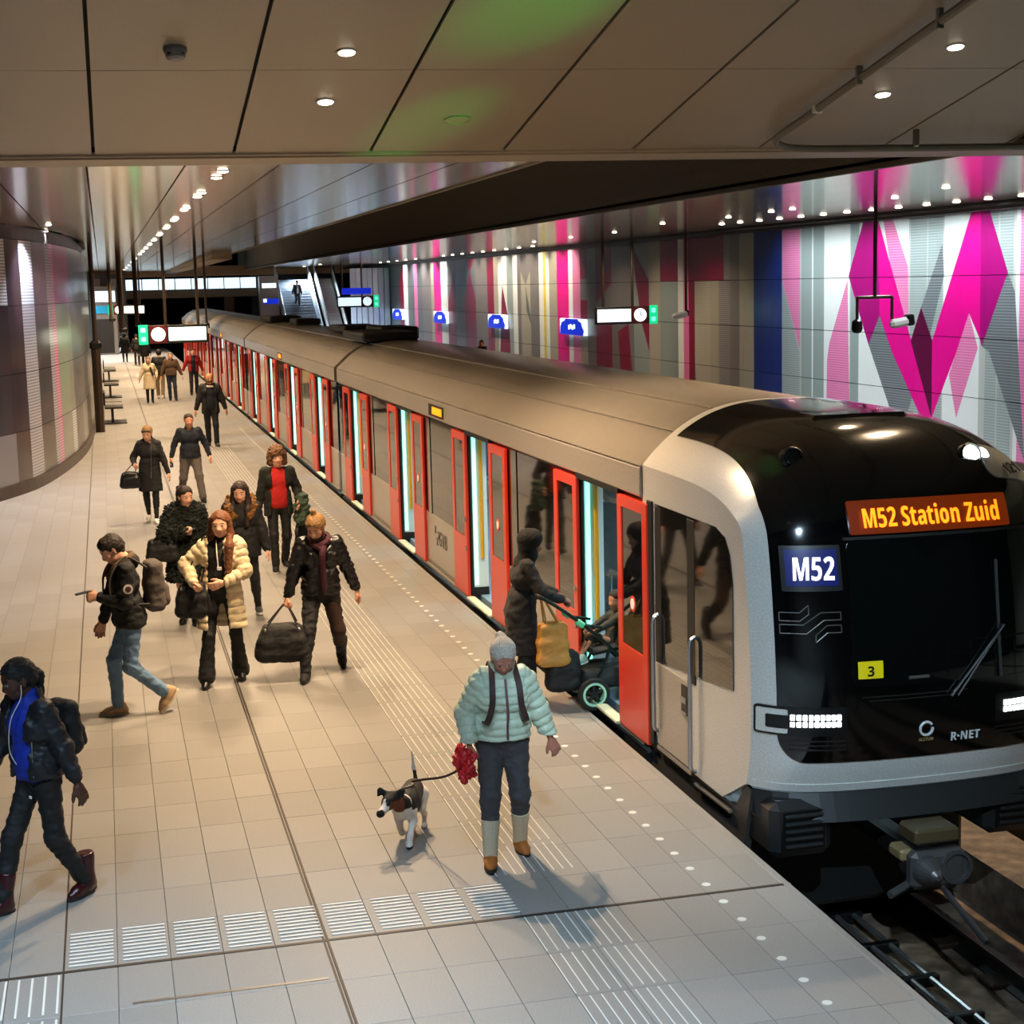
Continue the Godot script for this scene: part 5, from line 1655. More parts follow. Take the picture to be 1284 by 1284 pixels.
func hair(t: Node3D, o: Dictionary, hx: Transform3D, res: float) -> void:
	var kind: String = o.kind
	var cell := clampf(res * 0.62, 0.0085, 0.018)
	var F := Field.new(V(-0.19, -0.56 if kind in ["long", "side"] else -0.3, -0.21), V(0.19, 0.24, 0.23), cell, 90.0)
	if kind == "hijab":
		F.cap(V(0, 0.03, -0.035), V(0, 0.04, 0.01), 0.1, 0.098)
		F.cap(V(0, -0.05, -0.01), V(0, -0.1, 0.01), 0.095, 0.085)
		F.cap(V(0, -0.12, -0.01), V(0, -0.22, -0.01), 0.08, 0.1)
		F.cap(V(0, 0.0, 0.115), V(0, -0.05, 0.115), 0.058, 0.05, 1.0, 1.0, true)
	elif kind == "curly":
		F.cap(V(0, 0.05, -0.03), V(0, 0.055, 0.02), 0.118, 0.102)
		for s in [-1, 1]: F.cap(V(s * 0.075, 0.02, -0.01), V(s * 0.088, -0.07, -0.01), 0.06, 0.05)
		F.cap(V(0, -0.02, -0.07), V(0, -0.09, -0.06), 0.075, 0.055)
		F.cap(V(0, -0.01, 0.13), V(0, -0.07, 0.12), 0.075, 0.075, 1.0, 1.0, true)
	else:
		var big := 0.003 if kind == "crop" else 0.008
		F.cap(V(0, 0.036, -0.033), V(0, 0.043, 0.008), 0.084 + big, 0.08 + big)
		F.cap(V(0, -0.02, -0.05), V(0, -0.05, -0.045), 0.072 + big * 0.5, 0.055)
		# clear the face
		F.cap(V(0, 0.0, 0.15), V(0, -0.1, 0.13), 0.094, 0.1, 1.0, 1.0, true)
		for s in [-1, 1]: F.cap(V(s * 0.08, 0.0, 0.078), V(s * 0.08, -0.1, 0.07), 0.046, 0.055, 1.0, 1.0, true)
		if kind in ["short", "crop", "bun", "tail", "topknot"]:
			for s in [-1, 1]: F.cap(V(s * 0.1, -0.05, 0.03), V(s * 0.1, -0.1, -0.01), 0.045, 0.06, 1.0, 1.0, true)
		if kind == "bald": F.keep(V(0, -1, 0), -0.045)
		if kind == "bun": F.cap(V(0.0, 0.075, -0.115), V(-0.01, 0.078, -0.13), 0.034, 0.034)
		if kind == "topknot": F.cap(V(0, 0.135, -0.03), V(0, 0.16, -0.035), 0.024, 0.028)
		if kind == "tail":
			F.cap(V(0, 0.01, -0.1), V(0, -0.03, -0.14), 0.03, 0.026)
			F.cap(V(0, -0.03, -0.14), V(0.01, -0.16, -0.12), 0.026, 0.012)
		if kind in ["long", "side"]:
			for s in [-1, 1]:
				F.cap(V(s * 0.072, 0.04, 0.0), V(s * 0.088, -0.09, -0.005), 0.034, 0.036)
				if kind == "long" or s == 1:
					F.cap(V(s * 0.085, -0.09, -0.005), V(s * 0.09, -0.19, 0.1), 0.032, 0.032)
					F.cap(V(s * 0.09, -0.19, 0.1), V(s * 0.075, -0.36 if kind == "long" else -0.48, 0.165), 0.044, 0.026)
				else:
					F.cap(V(s * 0.085, -0.09, -0.005), V(s * 0.08, -0.2, -0.05), 0.032, 0.03)
			F.cap(V(0, -0.03, -0.06), V(0, -0.22, -0.07), 0.07, 0.06)
	var m := F.mesh()
	ruffle(m, 0.03 if kind == "curly" else (0.004 if kind in ["hijab", "crop"] else 0.008), 22.0 if kind == "curly" else 26.0)
	var cap_ := put(shape([moved(m, hx)]), "headscarf" if kind == "hijab" else "hair", o.m, t)
	if kind in ["bun", "topknot", "tail"] and res < 0.018:
		# combed locks from the hairline back to the knot
		var st := mb()
		var c := V(0, 0.036, -0.014)
		var e := (V(0, 0.135, -0.03) if kind == "topknot" else V(0, 0.075, -0.115)) - c
		for i in 27:
			var a := lerpf(-2.0, 2.0, i / 26.0)
			var s := V(sin(a) * 0.9, 0.52 - 0.36 * absf(a) / 2.0, cos(a) * 0.78)
			var pts := []
			for k in 9:
				var d := s.normalized().slerp(e.normalized(), k / 8.0)
				var r := V(0.09, 0.093, 0.103) if d.z > 0 else V(0.09, 0.093, 0.101)
				pts.append(hx * (c + d * r * (1.0 + 0.012 * sin(i * 2.4))))
			tube(st, pts, [0.003, 0.0065, 0.008, 0.009, 0.009, 0.009, 0.008, 0.007, 0.004], 5)
		build(st, "hair_locks", o.m, cap_)

# ---------- things people carry ----------
func carried(p: Dictionary, called: String, label: String, category: String, local: Vector3, group := "") -> Node3D:
	var t: Node3D = p.t
	var o := thing(called, label, category, t.transform * local, 0.0, group)
	o.basis = t.basis
	return o

func soft_box(c: Vector3, s: Vector3, r: float, res := 0.014, top := 1.0) -> Dictionary:
	# a stuffed bag: rounded bones round the edges of a box, the upper ones drawn in by top
	var F := Field.new(c - s * 0.5 - Vector3.ONE * 0.06, c + s * 0.5 + Vector3.ONE * 0.06, res, 70.0)
	var h := s * 0.5 - Vector3.ONE * r
	var n := maxi(3, int(ceil(h.x * 2.0 / (r * 1.1))) + 1)
	for i in n:
		var x := lerpf(-h.x, h.x, i / (n - 1.0))
		for k in [-1, 1]:
			F.cap(c + V(x, -h.y, k * h.z), c + V(x * top, h.y, k * h.z * top), r, r * 0.8)
		F.cap(c + V(x, -h.y, -h.z), c + V(x, -h.y, h.z), r, r)
		F.cap(c + V(x * 0.9, 0, -h.z), c + V(x * 0.9, 0, h.z), r, r)
	var m := F.mesh()
	ruffle(m, 0.012, 7.0)
	return m

func strap(o: Node3D, pts: Array, w: float, th: float, m: Material, called := "strap") -> void:
	var st := mb()
	var c := curve(pts, 5)
	var rings := []
	for i in c.size():
		var d: Vector3 = c[mini(i + 1, c.size() - 1)] - c[maxi(i - 1, 0)]
		var side := d.cross(V(0, 0.2, 1)).normalized()
		if side.length() < 0.1: side = V(1, 0, 0)
		var up := side.cross(d).normalized()
		rings.append([c[i] - side * w + up * th, c[i] + side * w + up * th, c[i] + side * w - up * th, c[i] - side * w - up * th])
	loft(st, rings)
	build(st, called, m, o)

func backpack(p: Dictionary, label: String, m: Material, sm: Material, s := Vector3(0.3, 0.42, 0.15), bulge := 0.05) -> void:
	var c: Vector3 = p.chest + V(0, -0.06, -0.15 - bulge - s.z * 0.5)
	var o := carried(p, "backpack", label, "backpack", c)
	put(shape([soft_box(Vector3.ZERO, s, 0.055)]), "pack_body", m, o)
	put(shape([soft_box(V(0, -s.y * 0.2, -s.z * 0.42), V(s.x * 0.75, s.y * 0.42, 0.1), 0.035)]), "front_pocket", m, o)
	for k in ([1, -1] if sm else []):
		var sh: Vector3 = (p.sL if k > 0 else p.sR) - c
		strap(o, [V(k * s.x * 0.3, s.y * 0.36, s.z * 0.4), sh + V(-k * 0.065, 0.085 + bulge * 0.4, -0.05), sh + V(-k * 0.065, 0.08 + bulge * 0.3, 0.03), sh + V(-k * 0.05, -0.02, 0.085 + bulge), sh + V(-k * 0.04, -0.16, 0.115 + bulge), sh + V(0, -0.3, 0.07 + bulge), V(k * s.x * 0.46, -s.y * 0.36, s.z * 0.5)], 0.022, 0.006, sm)

func handbag(p: Dictionary, called: String, label: String, at: Vector3, s: Vector3, m: Material, grip: Vector3, handles := 2, top := 0.8, r := 0.045) -> Node3D:
	var o := carried(p, called, label, "bag", at)
	put(shape([soft_box(Vector3.ZERO, s, r, 0.013, top)]), "bag_body", m, o)
	for k in handles:
		var z := (k - (handles - 1) * 0.5) * s.z * 0.7
		var st := mb()
		tube(st, curve([V(-s.x * 0.26, s.y * 0.45, z), grip - at + V(-0.035, -0.03, z * 0.3), grip - at + V(0, -0.005, z * 0.2), grip - at + V(0.035, -0.03, z * 0.3), V(s.x * 0.26, s.y * 0.45, z)], 5), 0.008, 6)
		build(st, "handle", m, o)
	for k in [-1, 1]:
		put(bx(V(k * s.x * 0.3, s.y * 0.36, s.z * 0.5), V(0.02, 0.03, 0.01), 0.003), "buckle", M.steel, o)
	return o

func phone(p: Dictionary, label: String, at: Vector3, b: Basis) -> void:
	var o := carried(p, "phone", label, "phone", at)
	put(bx(Vector3.ZERO, V(0.07, 0.009, 0.145), 0.004, b), "phone_body", M.black, o)
	put(bx(b * V(0, 0.005, 0), V(0.064, 0.002, 0.135), 0.0, b), "phone_screen", mat(Color(0.3, 0.35, 0.4), 0.1), o)

func cord(o: Node3D, pts: Array, m: Material, called := "earphone_cord", r := 0.003) -> void:
	var st := mb()
	tube(st, curve(pts, 5), r, 5)
	build(st, called, m, o)

func people() -> void:
	var black := cloth(Color(0.035, 0.035, 0.04), 0.75)
	var dark := cloth(Color(0.06, 0.06, 0.065), 0.8)
	var leather := mat(Color(0.03, 0.03, 0.032), 0.38, 0.0, {"tex": fabric_tex, "ts": 5.0})
	var cream := cloth(Color(0.9, 0.82, 0.66), 0.6)
	var white := mat(Color(0.85, 0.83, 0.8), 0.6)
	var jeans := cloth(Color(0.44, 0.57, 0.70), 0.85, 9.0)
	var H := func(c: Color) -> StandardMaterial3D: return mat(c, 0.68, 0.0, {"tex": noise_tex(0.1, 0.45, 1.0, 3, 5), "ts": Vector3(16, 2.5, 16), "rim": 0.3})
	var hair_black = H.call(Color(0.05, 0.04, 0.04))
	var hair_brown = H.call(Color(0.22, 0.13, 0.08))
	var hair_ginger = H.call(Color(0.55, 0.31, 0.14))
	var hair_blond = H.call(Color(0.68, 0.5, 0.28))
	var hair_grey = H.call(Color(0.6, 0.56, 0.5))
	var hair_white = H.call(Color(0.95, 0.9, 0.84))
	var pale := Color(0.87, 0.66, 0.54)

	# --- woman in the navy bomber jacket
	var bomber := cloth(Color(0.07, 0.08, 0.11), 0.55)
	var p := person("person in a navy bomber jacket over a bright blue top, black trousers, maroon lace-up boots", V(-0.58, 0, -10.58), -52, 1.72, {"fem": true, "res": 0.0135, "skin": Color(0.3, 0.18, 0.13), "brow": Color(0.03, 0.02, 0.02), "aR": [-0.08, 0.1, 0.29], "aL": [0.09, 0.11, -0.25], "fL": 4, "fR": -6, "wL": [0.3, 0.83, -0.1], "wR": [-0.28, 0.9, 0.24], "lean": 0.05, "hp": 14, "hy": -12, "kh": [0, 0, 1],
		"top": {"m": bomber, "r": 0.034, "hem": 0.02, "open": [0.085, 0.1, 0.0], "collar": 0.03, "fold": 0.02, "name": "bomber_jacket"}, "shirt": {"m": cloth(Color(0.02, 0.2, 0.72), 0.7), "hem": 0.0, "collar": 0.05}, "legs": {"m": black, "fit": "straight", "r": -0.004, "fold": 0.016},
		"shoe": {"kind": "boot", "m": mat(Color(0.2, 0.03, 0.05), 0.3), "sole": mat(Color(0.16, 0.09, 0.07), 0.7), "s": 1.04}, "hair": {"kind": "tail", "m": hair_black}})
	var jk: Node3D = p.t
	put(bx(V(0.125, p.chest.y - 0.15, 0.125), V(0.008, 0.34, 0.008), 0.002), "zip", M.steel, jk)
	for k in [-1, 1]:
		put(bx(p.eL.lerp(p.wL, 0.86), V(0.095, 0.07, 0.09), 0.03), "cuff", black, jk) if k > 0 else null
	cord(jk, [p.hx * V(0.075, -0.02, 0.02), p.hx * V(0.08, -0.1, 0.05), p.neck + V(0.05, -0.1, 0.17), p.chest + V(0.02, -0.12, 0.185), p.waist + V(0.03, -0.02, 0.17)], white)
	put(bx(V(0.08, p.hip - 0.09, 0.13), V(0.03, 0.02, 0.006), 0.004), "trouser_logo", white, jk)
	backpack(p, "small black backpack on the navy bomber jacket", black, null, V(0.28, 0.36, 0.13), 0.045)

	# --- man in jeans with a phone
	p = person("person in a black hooded jacket and light blue jeans looking down at a phone", V(0.08, 0, -15.28), -78, 1.8, {"res": 0.0145, "skin": pale, "aR": [-0.09, 0.09, 0.13], "aL": [0.09, 0.2, -0.27], "fL": 48, "hip": 0.9, "wL": [0.06, 1.15, 0.27], "wR": [-0.24, 0.84, 0.2], "eL": [0.7, -0.6, -0.6], "hL": "grip", "hLd": [-0.25, 0.12, 1], "hLt": [-0.2, 1, 0], "lean": 0.045, "hp": 34,
		"top": {"m": dark, "r": 0.032, "hem": -0.06, "open": [0.035, 0.06], "hood": 0.065, "fold": 0.018, "name": "jacket"}, "shirt": {"m": cloth(Color(0.16, 0.18, 0.24)), "hem": -0.04}, "legs": {"m": jeans, "fit": "straight", "r": -0.004, "fold": 0.018},
		"shoe": {"kind": "low", "m": cloth(Color(0.8, 0.66, 0.5), 0.7), "sole": mat(Color(0.8, 0.74, 0.65), 0.6), "s": 1.08}, "hair": {"kind": "short", "m": H.call(Color(0.17, 0.11, 0.075))}})
	var hf := mb()
	tube(hf, curve([p.neck + V(0.05, -0.13, 0.13), p.neck + V(0.1, -0.01, 0.07), p.neck + V(0.1, 0.05, -0.05), p.neck + V(0, 0.07, -0.1), p.neck + V(-0.1, 0.05, -0.05), p.neck + V(-0.1, -0.01, 0.07), p.neck + V(-0.05, -0.13, 0.13)], 4), 0.024, 8)
	build(hf, "hood_lining", cloth(Color(0.42, 0.32, 0.22)), p.t)
	var patch := mb()
	var pc: Vector3 = p.sL.lerp(p.eL, 0.55) + V(0.09, 0, 0.0)
	lathe(patch, pc, [[0.045, 0.0], [0.044, 0.006], [0.001, 0.007]], 16, Basis(V(0, 0, 1), V(1, 0.1, 0), V(0, 1, 0)))
	var pm := build(patch, "sleeve_badge", white, p.t)
	var pa := mb()
	lathe(pa, pc + V(0.007, 0, 0), [[0.028, 0.0], [0.027, 0.004], [0.001, 0.005]], 14, Basis(V(0, 0, 1), V(1, 0.1, 0), V(0, 1, 0)))
	build(pa, "badge_centre", mat(Color(0.3, 0.12, 0.12), 0.7), pm)
	phone(p, "thin phone held out by the person in light blue jeans", p.hand[0] + V(-0.03, 0.035, 0.05), Basis(V(1, 0, 0), 0.15))
	backpack(p, "grey backpack on the person in light blue jeans", cloth(Color(0.36, 0.32, 0.29)), cloth(Color(0.25, 0.22, 0.2)), V(0.3, 0.46, 0.16), 0.044)

	# --- woman in the cream puffer coat
	p = person("person in a long cream quilted coat with very long ginger hair and flared black trousers", V(1.01, 0, -16.25), -8, 1.8, {"fem": true, "res": 0.014, "skin": pale, "aR": [-0.17, 0.1, 0.16], "aL": [0.15, 0.1, -0.12], "fR": 6, "wR": [-0.25, 1.06, 0.19], "wL": [0.05, 1.06, 0.24], "eL": [1, -0.1, -0.5], "eR": [-1, -0.2, -0.6], "hLd": [-1, -0.3, 0.2], "hLt": [0, 1, 0.2], "hp": 4, "hy": -6, "hR": "grip", "sway": [0.03, 0, 0],
		"top": {"m": cream, "r": 0.038, "hem": -0.34, "open": [0.105, 0.075, -0.03], "collar": 0.045, "puff": 0.075, "pamp": 0.017, "fold": 0.012, "res": 0.0115, "name": "quilted_coat", "flare": 0.01}, "shirt": {"m": black, "hem": -0.1, "collar": 0.03}, "legs": {"m": black, "fit": "flare", "r": -0.006, "to": 1.0},
		"shoe": {"kind": "low", "m": leather}, "hair": {"kind": "side", "m": hair_ginger}})
	cord(p.t, [p.neck + V(-0.05, 0.0, 0.06), p.neck + V(-0.04, -0.12, 0.16), p.chest + V(-0.02, -0.08, 0.185)], white, "lanyard", 0.006)
	put(bx(p.chest + V(-0.01, -0.09, 0.19), V(0.045, 0.035, 0.008), 0.003), "lanyard_clip", white, p.t)
	handbag(p, "shoulder_bag", "slouchy black shoulder bag under the arm of the cream quilted coat", V(-0.27, 0.88, 0.1), V(0.34, 0.34, 0.15), black, p.sR + V(-0.01, 0.08, 0.04), 1, 0.75, 0.06)

	# --- woman in the green fur coat
	var fur := cloth(Color(0.06, 0.095, 0.075), 0.95, 3.0, 0.4)
	p = person("person in a shaggy dark green fur coat and black knee boots, smiling to the side", V(0.82, 0, -19.4), -6, 1.69, {"fem": true, "res": 0.016, "skin": pale, "aL": [0.07, 0.09, 0.08], "aR": [-0.08, 0.09, -0.06], "hy": 32, "hp": 6, "wR": [-0.02, 1.2, 0.26], "eR": [-1, -0.5, -0.2], "hRd": [1, 0.05, 0.2], "hRt": [0, 1, 0.1], "hR": "grip", "wL": [0.3, 0.86, 0.06],
		"top": {"m": fur, "r": 0.065, "hem": -0.36, "collar": 0.05, "hood": 0.085, "fold": 0.07, "ff": 20.0, "flare": 0.02, "name": "fur_coat"}, "shirt": {"m": black, "collar": 0.05}, "shoe": {"kind": "tall", "m": leather, "s": 1.02}, "hair": {"kind": "bun", "m": H.call(Color(0.16, 0.08, 0.06))}})
	phone(p, "small dark phone in the hand above the fur coat", p.hand[1] + V(0.03, 0.03, 0.03), Basis(V(0, 0, 1), 0.3))
	handbag(p, "tote_bag", "dark navy tote hanging from the elbow of the fur coat", V(-0.28, 0.98, 0.14), V(0.4, 0.28, 0.16), cloth(Color(0.055, 0.06, 0.075), 0.6), p.eR + V(0.03, 0.05, 0.04), 2, 0.9, 0.05)

	# --- girl with the fur-trimmed hood
	p = person("laughing person in a black jacket with a golden fur hood trim, behind the cream coat", V(1.5, 0, -19.5), -4, 1.72, {"fem": true, "res": 0.017, "skin": pale, "aL": [0.16, 0.1, -0.2], "aR": [-0.16, 0.1, 0.22], "hp": 12, "hy": -8,
		"top": {"m": black, "r": 0.045, "hem": -0.12, "collar": 0.05, "hood": 0.07}, "legs": {"m": dark, "fit": "slim"}, "shoe": {"kind": "low", "m": cloth(Color(0.3, 0.3, 0.3)), "sole": white}, "hair": {"kind": "long", "m": hair_brown}})
	var ft := Field.new(p.neck + V(-0.3, -0.26, -0.28), p.neck + V(0.3, 0.2, 0.24), 0.017, 90.0)
	var rp := [V(0.1, -0.14, 0.14), V(0.16, -0.04, 0.06), V(0.13, 0.05, -0.08), V(0, 0.07, -0.14), V(-0.13, 0.05, -0.08), V(-0.16, -0.04, 0.06), V(-0.1, -0.14, 0.14)]
	for i in 6: ft.cap(p.neck + rp[i], p.neck + rp[i + 1], 0.045, 0.045)
	var fm := ft.mesh()
	ruffle(fm, 0.05, 24.0)
	put(shape([fm]), "fur_trim", cloth(Color(0.5, 0.33, 0.13), 0.95, 20.0), p.t)

	# --- man in the leather jacket with the holdall
	p = person("person in a black leather jacket and purple scarf, hair in a top knot", V(2.03, 0, -16.28), -7, 1.78, {"res": 0.0145, "skin": Color(0.78, 0.56, 0.44), "aR": [-0.19, 0.09, 0.27], "aL": [0.19, 0.16, -0.28], "fL": 28, "fR": -4, "wR": [-0.34, 0.83, 0.14], "wL": [0.36, 0.86, -0.08], "hR": "grip", "hRt": [0.2, 0.1, 1], "hp": 30, "hy": -22, "lean": 0.05,
		"top": {"m": leather, "r": 0.034, "hem": -0.03, "open": [0.02, 0.07], "collar": 0.02, "fold": 0.022, "ff": 10.0, "name": "leather_jacket"}, "shirt": {"m": dark, "hem": -0.06, "collar": 0.04}, "legs": {"m": dark, "fit": "slim", "r": 0.008, "fold": 0.02}, "shoe": {"kind": "boot", "m": black}, "hair": {"kind": "topknot", "m": hair_blond}})
	var beard := Field.new(V(-0.1, -0.16, -0.06), V(0.1, 0.0, 0.13), 0.009, 100.0)
	beard.cap(V(-0.05, -0.07, 0.03), V(-0.015, -0.098, 0.062), 0.026, 0.03)
	beard.cap(V(0.05, -0.07, 0.03), V(0.015, -0.098, 0.062), 0.026, 0.03)
	beard.cap(V(-0.02, -0.052, 0.09), V(0.02, -0.052, 0.09), 0.008, 0.008)
	put(shape([moved(beard.mesh(), p.hx)]), "beard", hair_brown, p.t)
	var sc := mb()
	tube(sc, curve([p.neck + V(-0.09, -0.02, 0.02), p.neck + V(-0.03, -0.06, 0.1), p.neck + V(0.08, -0.02, 0.08), p.neck + V(0.085, 0.03, -0.04), p.neck + V(0, 0.04, -0.09), p.neck + V(-0.085, 0.03, -0.03), p.neck + V(-0.07, -0.03, 0.07), p.neck + V(0.04, -0.1, 0.14)], 5), 0.03, 8)
	tube(sc, curve([p.neck + V(0.05, -0.06, 0.12), p.chest + V(0.03, 0.03, 0.17), p.waist + V(0.03, 0.08, 0.17), V(0.04, p.hip + 0.0, 0.16)], 4), [0.03, 0.03, 0.032, 0.034, 0.034, 0.034, 0.034, 0.034, 0.034, 0.034, 0.034, 0.034, 0.03], 8)
	build(sc, "scarf", mat(Color(0.36, 0.06, 0.2), 0.85, 0.0, {"tex": noise_tex(0.06, 0.25, 1.0, 2, 77), "ts": 7.0}), p.t)
	var cm := Field.new(V(0.02, 0.3, -0.25), V(0.3, 0.92, 0.25), 0.016, 60.0)
	cm.cap(V(0.105, p.hip - 0.14, 0.025), p.kL + V(0.008, 0, 0.012), 0.078, 0.066)
	cm.cap(p.kL + V(0.008, 0, 0.012), p.kL + V(0.01, -0.12, -0.05), 0.066, 0.056)
	put(shape([cm.mesh()]), "printed_panel", mat(Color(0.3, 0.16, 0.08), 0.8, 0.0, {"tex": noise_tex(0.05, 0.15, 1.0, 3, 61), "ts": 5.0}), p.t)
	handbag(p, "holdall", "large black holdall in the hand of the person in the leather jacket", V(-0.4, 0.4, 0.16), V(0.56, 0.4, 0.26), black, p.hand[1] + V(-0.01, 0.01, 0.0), 2, 0.72, 0.09)

	# --- curly-haired man with the red shirt
	p = person("person with big curly blond hair, coral red shirt under an open dark jacket", V(2.28, 0, -22.75), 3, 1.78, {"res": 0.0165, "skin": pale, "aR": [-0.1, 0.09, 0.18], "aL": [0.09, 0.12, -0.18], "fL": 15, "wL": [0.26, 0.98, 0.16], "wR": [-0.29, 0.86, 0.02], "hp": 3,
		"top": {"m": cloth(Color(0.085, 0.085, 0.06)), "r": 0.03, "hem": -0.12, "open": [0.12, 0.085]}, "shirt": {"m": cloth(Color(0.82, 0.12, 0.1)), "hem": -0.02}, "legs": {"m": black, "fit": "straight", "r": -0.006}, "shoe": {"kind": "low", "m": black, "sole": white}, "hair": {"kind": "curly", "m": H.call(Color(0.55, 0.36, 0.2))}})
	var gj := carried(p, "folded_jacket", "grey green jacket hung over the arm of the curly-haired person", "jacket", V(0.3, 0.88, 0.16))
	var gm := soft_box(Vector3.ZERO, V(0.2, 0.42, 0.2), 0.06, 0.016, 0.9)
	ruffle(gm, 0.05, 10.0)
	put(shape([gm]), "jacket_cloth", cloth(Color(0.26, 0.34, 0.27)), gj)
	handbag(p, "sports_bag", "dark sports bag beside the legs of the curly-haired person", V(0.34, 0.5, -0.04), V(0.2, 0.42, 0.34), dark, p.wL + V(0.04, -0.06, -0.04), 1, 0.8, 0.06)

	# --- woman in the dark coat
	p = person("blond person in a dark grey belted coat, black leggings and white shoes", V(0.64, 0, -28.35), -4, 1.72, {"fem": true, "res": 0.019, "skin": pale, "aL": [0.08, 0.09, 0.16], "aR": [-0.06, 0.12, -0.18], "wR": [-0.25, 1.06, 0.16], "hR": "grip", "wL": [0.33, 0.86, 0.1], "hp": 18, "hy": -10,
		"top": {"m": cloth(Color(0.09, 0.085, 0.09)), "r": 0.024, "hem": -0.34, "collar": 0.06, "flare": 0.015, "hood": 0.05, "name": "coat"}, "legs": {"m": black, "fit": "slim", "r": -0.004}, "shoe": {"kind": "low", "m": white, "sole": white}, "hair": {"kind": "tail", "m": hair_blond}})
	put(bx(p.hx * V(0, 0.07, 0.085), V(0.15, 0.03, 0.02), 0.01), "sunglasses", M.black, p.t)
	cord(p.t, [p.hx * V(0.07, -0.03, 0.02), p.neck + V(0.05, -0.1, 0.15), p.chest + V(0.04, -0.15, 0.17), V(0.03, p.hip - 0.1, 0.17), V(0.02, p.hip + 0.02, 0.18)], mat(Color(0.4, 0.4, 0.42), 0.5))
	handbag(p, "handbag", "black handbag on the forearm of the person in the dark grey coat", V(-0.33, 0.8, 0.18), V(0.36, 0.28, 0.14), leather, p.wR + V(-0.02, 0.02, -0.04), 2, 0.8)

	# --- man in the navy sweater
	p = person("stout balding person in a navy jumper and grey trousers", V(1.47, 0, -31.0), 3, 1.75, {"res": 0.02, "bulk": 1.17, "skin": Color(0.84, 0.58, 0.46), "aL": [0.17, 0.09, 0.31], "aR": [-0.17, 0.15, -0.3], "fR": 20, "wL": [0.36, 0.87, 0.06], "wR": [-0.36, 0.86, 0.04], "hp": 8,
		"top": {"m": cloth(Color(0.055, 0.085, 0.15)), "r": 0.016, "hem": -0.03, "collar": 0.01, "name": "jumper"}, "legs": {"m": cloth(Color(0.42, 0.38, 0.36)), "fit": "straight", "r": 0.006}, "shoe": {"kind": "low", "m": black}, "hair": {"kind": "crop", "m": hair_brown}})
	var bo := carried(p, "bottle", "small teal bottle in the hand of the person in the navy jumper", "bottle", p.hand[1] + V(0.02, -0.02, 0.03))
	var bt := mb()
	lathe(bt, V(0, -0.08, 0), [[0.001, 0], [0.032, 0.0], [0.034, 0.1], [0.015, 0.13], [0.015, 0.15], [0.001, 0.15]], 12)
	build(bt, "bottle_body", mat(Color(0.08, 0.25, 0.32), 0.2), bo)
	var pp := carried(p, "paper", "folded white paper in the hand of the person in the navy jumper", "paper", p.hand[0] + V(-0.03, 0.01, 0.03))
	put(bx(Vector3.ZERO, V(0.06, 0.09, 0.006), 0.002, Basis(V(0, 0, 1), 0.4)), "sheet", white, pp)

	# --- people further along
	var far := 0.026
	p = person("tall bald person in an open black parka and dark jeans with a face mask", V(2.56, 0, -41.8), 2, 1.9, {"res": far, "skin": Color(0.72, 0.48, 0.33), "aL": [0.1, 0.09, 0.1], "aR": [-0.06, 0.1, -0.14], "wL": [0.36, 0.86, 0.04], "wR": [-0.36, 0.84, 0.04], "hp": 6,
		"top": {"m": black, "r": 0.04, "hem": -0.14, "open": [0.11, 0.08], "hood": 0.06}, "shirt": {"m": cloth(Color(0.07, 0.09, 0.15)), "hem": -0.08}, "legs": {"m": cloth(Color(0.05, 0.06, 0.09)), "fit": "straight"}, "shoe": {"kind": "low", "m": mat(Color(0.16, 0.17, 0.12), 0.7)}})
	put(bx(p.hx * V(0, -0.05, 0.07), V(0.12, 0.085, 0.08), 0.035), "face_mask", black, p.t)
	put(bx(p.neck + V(0, -0.03, 0.09), V(0.17, 0.05, 0.06), 0.02), "collar", white, p.t)
	p = person("person in a long cream coat with black boots and gloves", V(1.5, 0, -59.4), 0, 1.68, {"fem": true, "res": far, "skin": pale, "aL": [0.09, 0.09, 0.06], "aR": [-0.08, 0.09, -0.06], "wR": [-0.36, 0.88, 0.05], "wL": [0.28, 1.0, 0.1], "top": {"m": cream, "r": 0.03, "hem": -0.4, "flare": 0.035, "collar": 0.03, "name": "coat"}, "legs": {"m": black, "fit": "slim"}, "shoe": {"kind": "tall", "m": black}, "hair": {"kind": "short", "m": hair_blond}})
	put(bx(p.chest + V(0.1, -0.1, 0.15), V(0.07, 0.35, 0.04), 0.015, Basis(V(0, 0, 1), 0.3)), "dark_lapel", black, p.t)
	p = person("grey-haired person in a tan brown jacket and blue jeans", V(2.32, 0, -60.2), 2, 1.79, {"res": far, "bulk": 1.08, "skin": pale, "aL": [0.12, 0.09, 0.1], "aR": [-0.06, 0.09, -0.1], "wL": [0.38, 0.9, 0.04], "wR": [-0.36, 0.88, 0.04], "top": {"m": cloth(Color(0.36, 0.25, 0.15)), "r": 0.035, "hem": -0.02, "collar": 0.03}, "legs": {"m": cloth(Color(0.14, 0.17, 0.25)), "fit": "straight"}, "shoe": {"kind": "low", "m": black}, "hair": {"kind": "crop", "m": hair_grey}})
	p = person("person in a bright red jacket over a navy shirt and dark trousers", V(3.28, 0, -63), 4, 1.8, {"res": far, "skin": pale, "aL": [0.1, 0.09, -0.08], "aR": [-0.12, 0.09, 0.1], "wL": [0.36, 0.86, 0.03], "wR": [-0.4, 0.92, 0.05], "top": {"m": cloth(Color(0.65, 0.02, 0.05)), "r": 0.035, "hem": -0.06, "open": [0.08, 0.07]}, "shirt": {"m": cloth(Color(0.05, 0.07, 0.18))}, "legs": {"m": cloth(Color(0.1, 0.1, 0.12)), "fit": "straight"}, "shoe": {"kind": "low", "m": black}, "hair": {"kind": "crop", "m": hair_brown}})
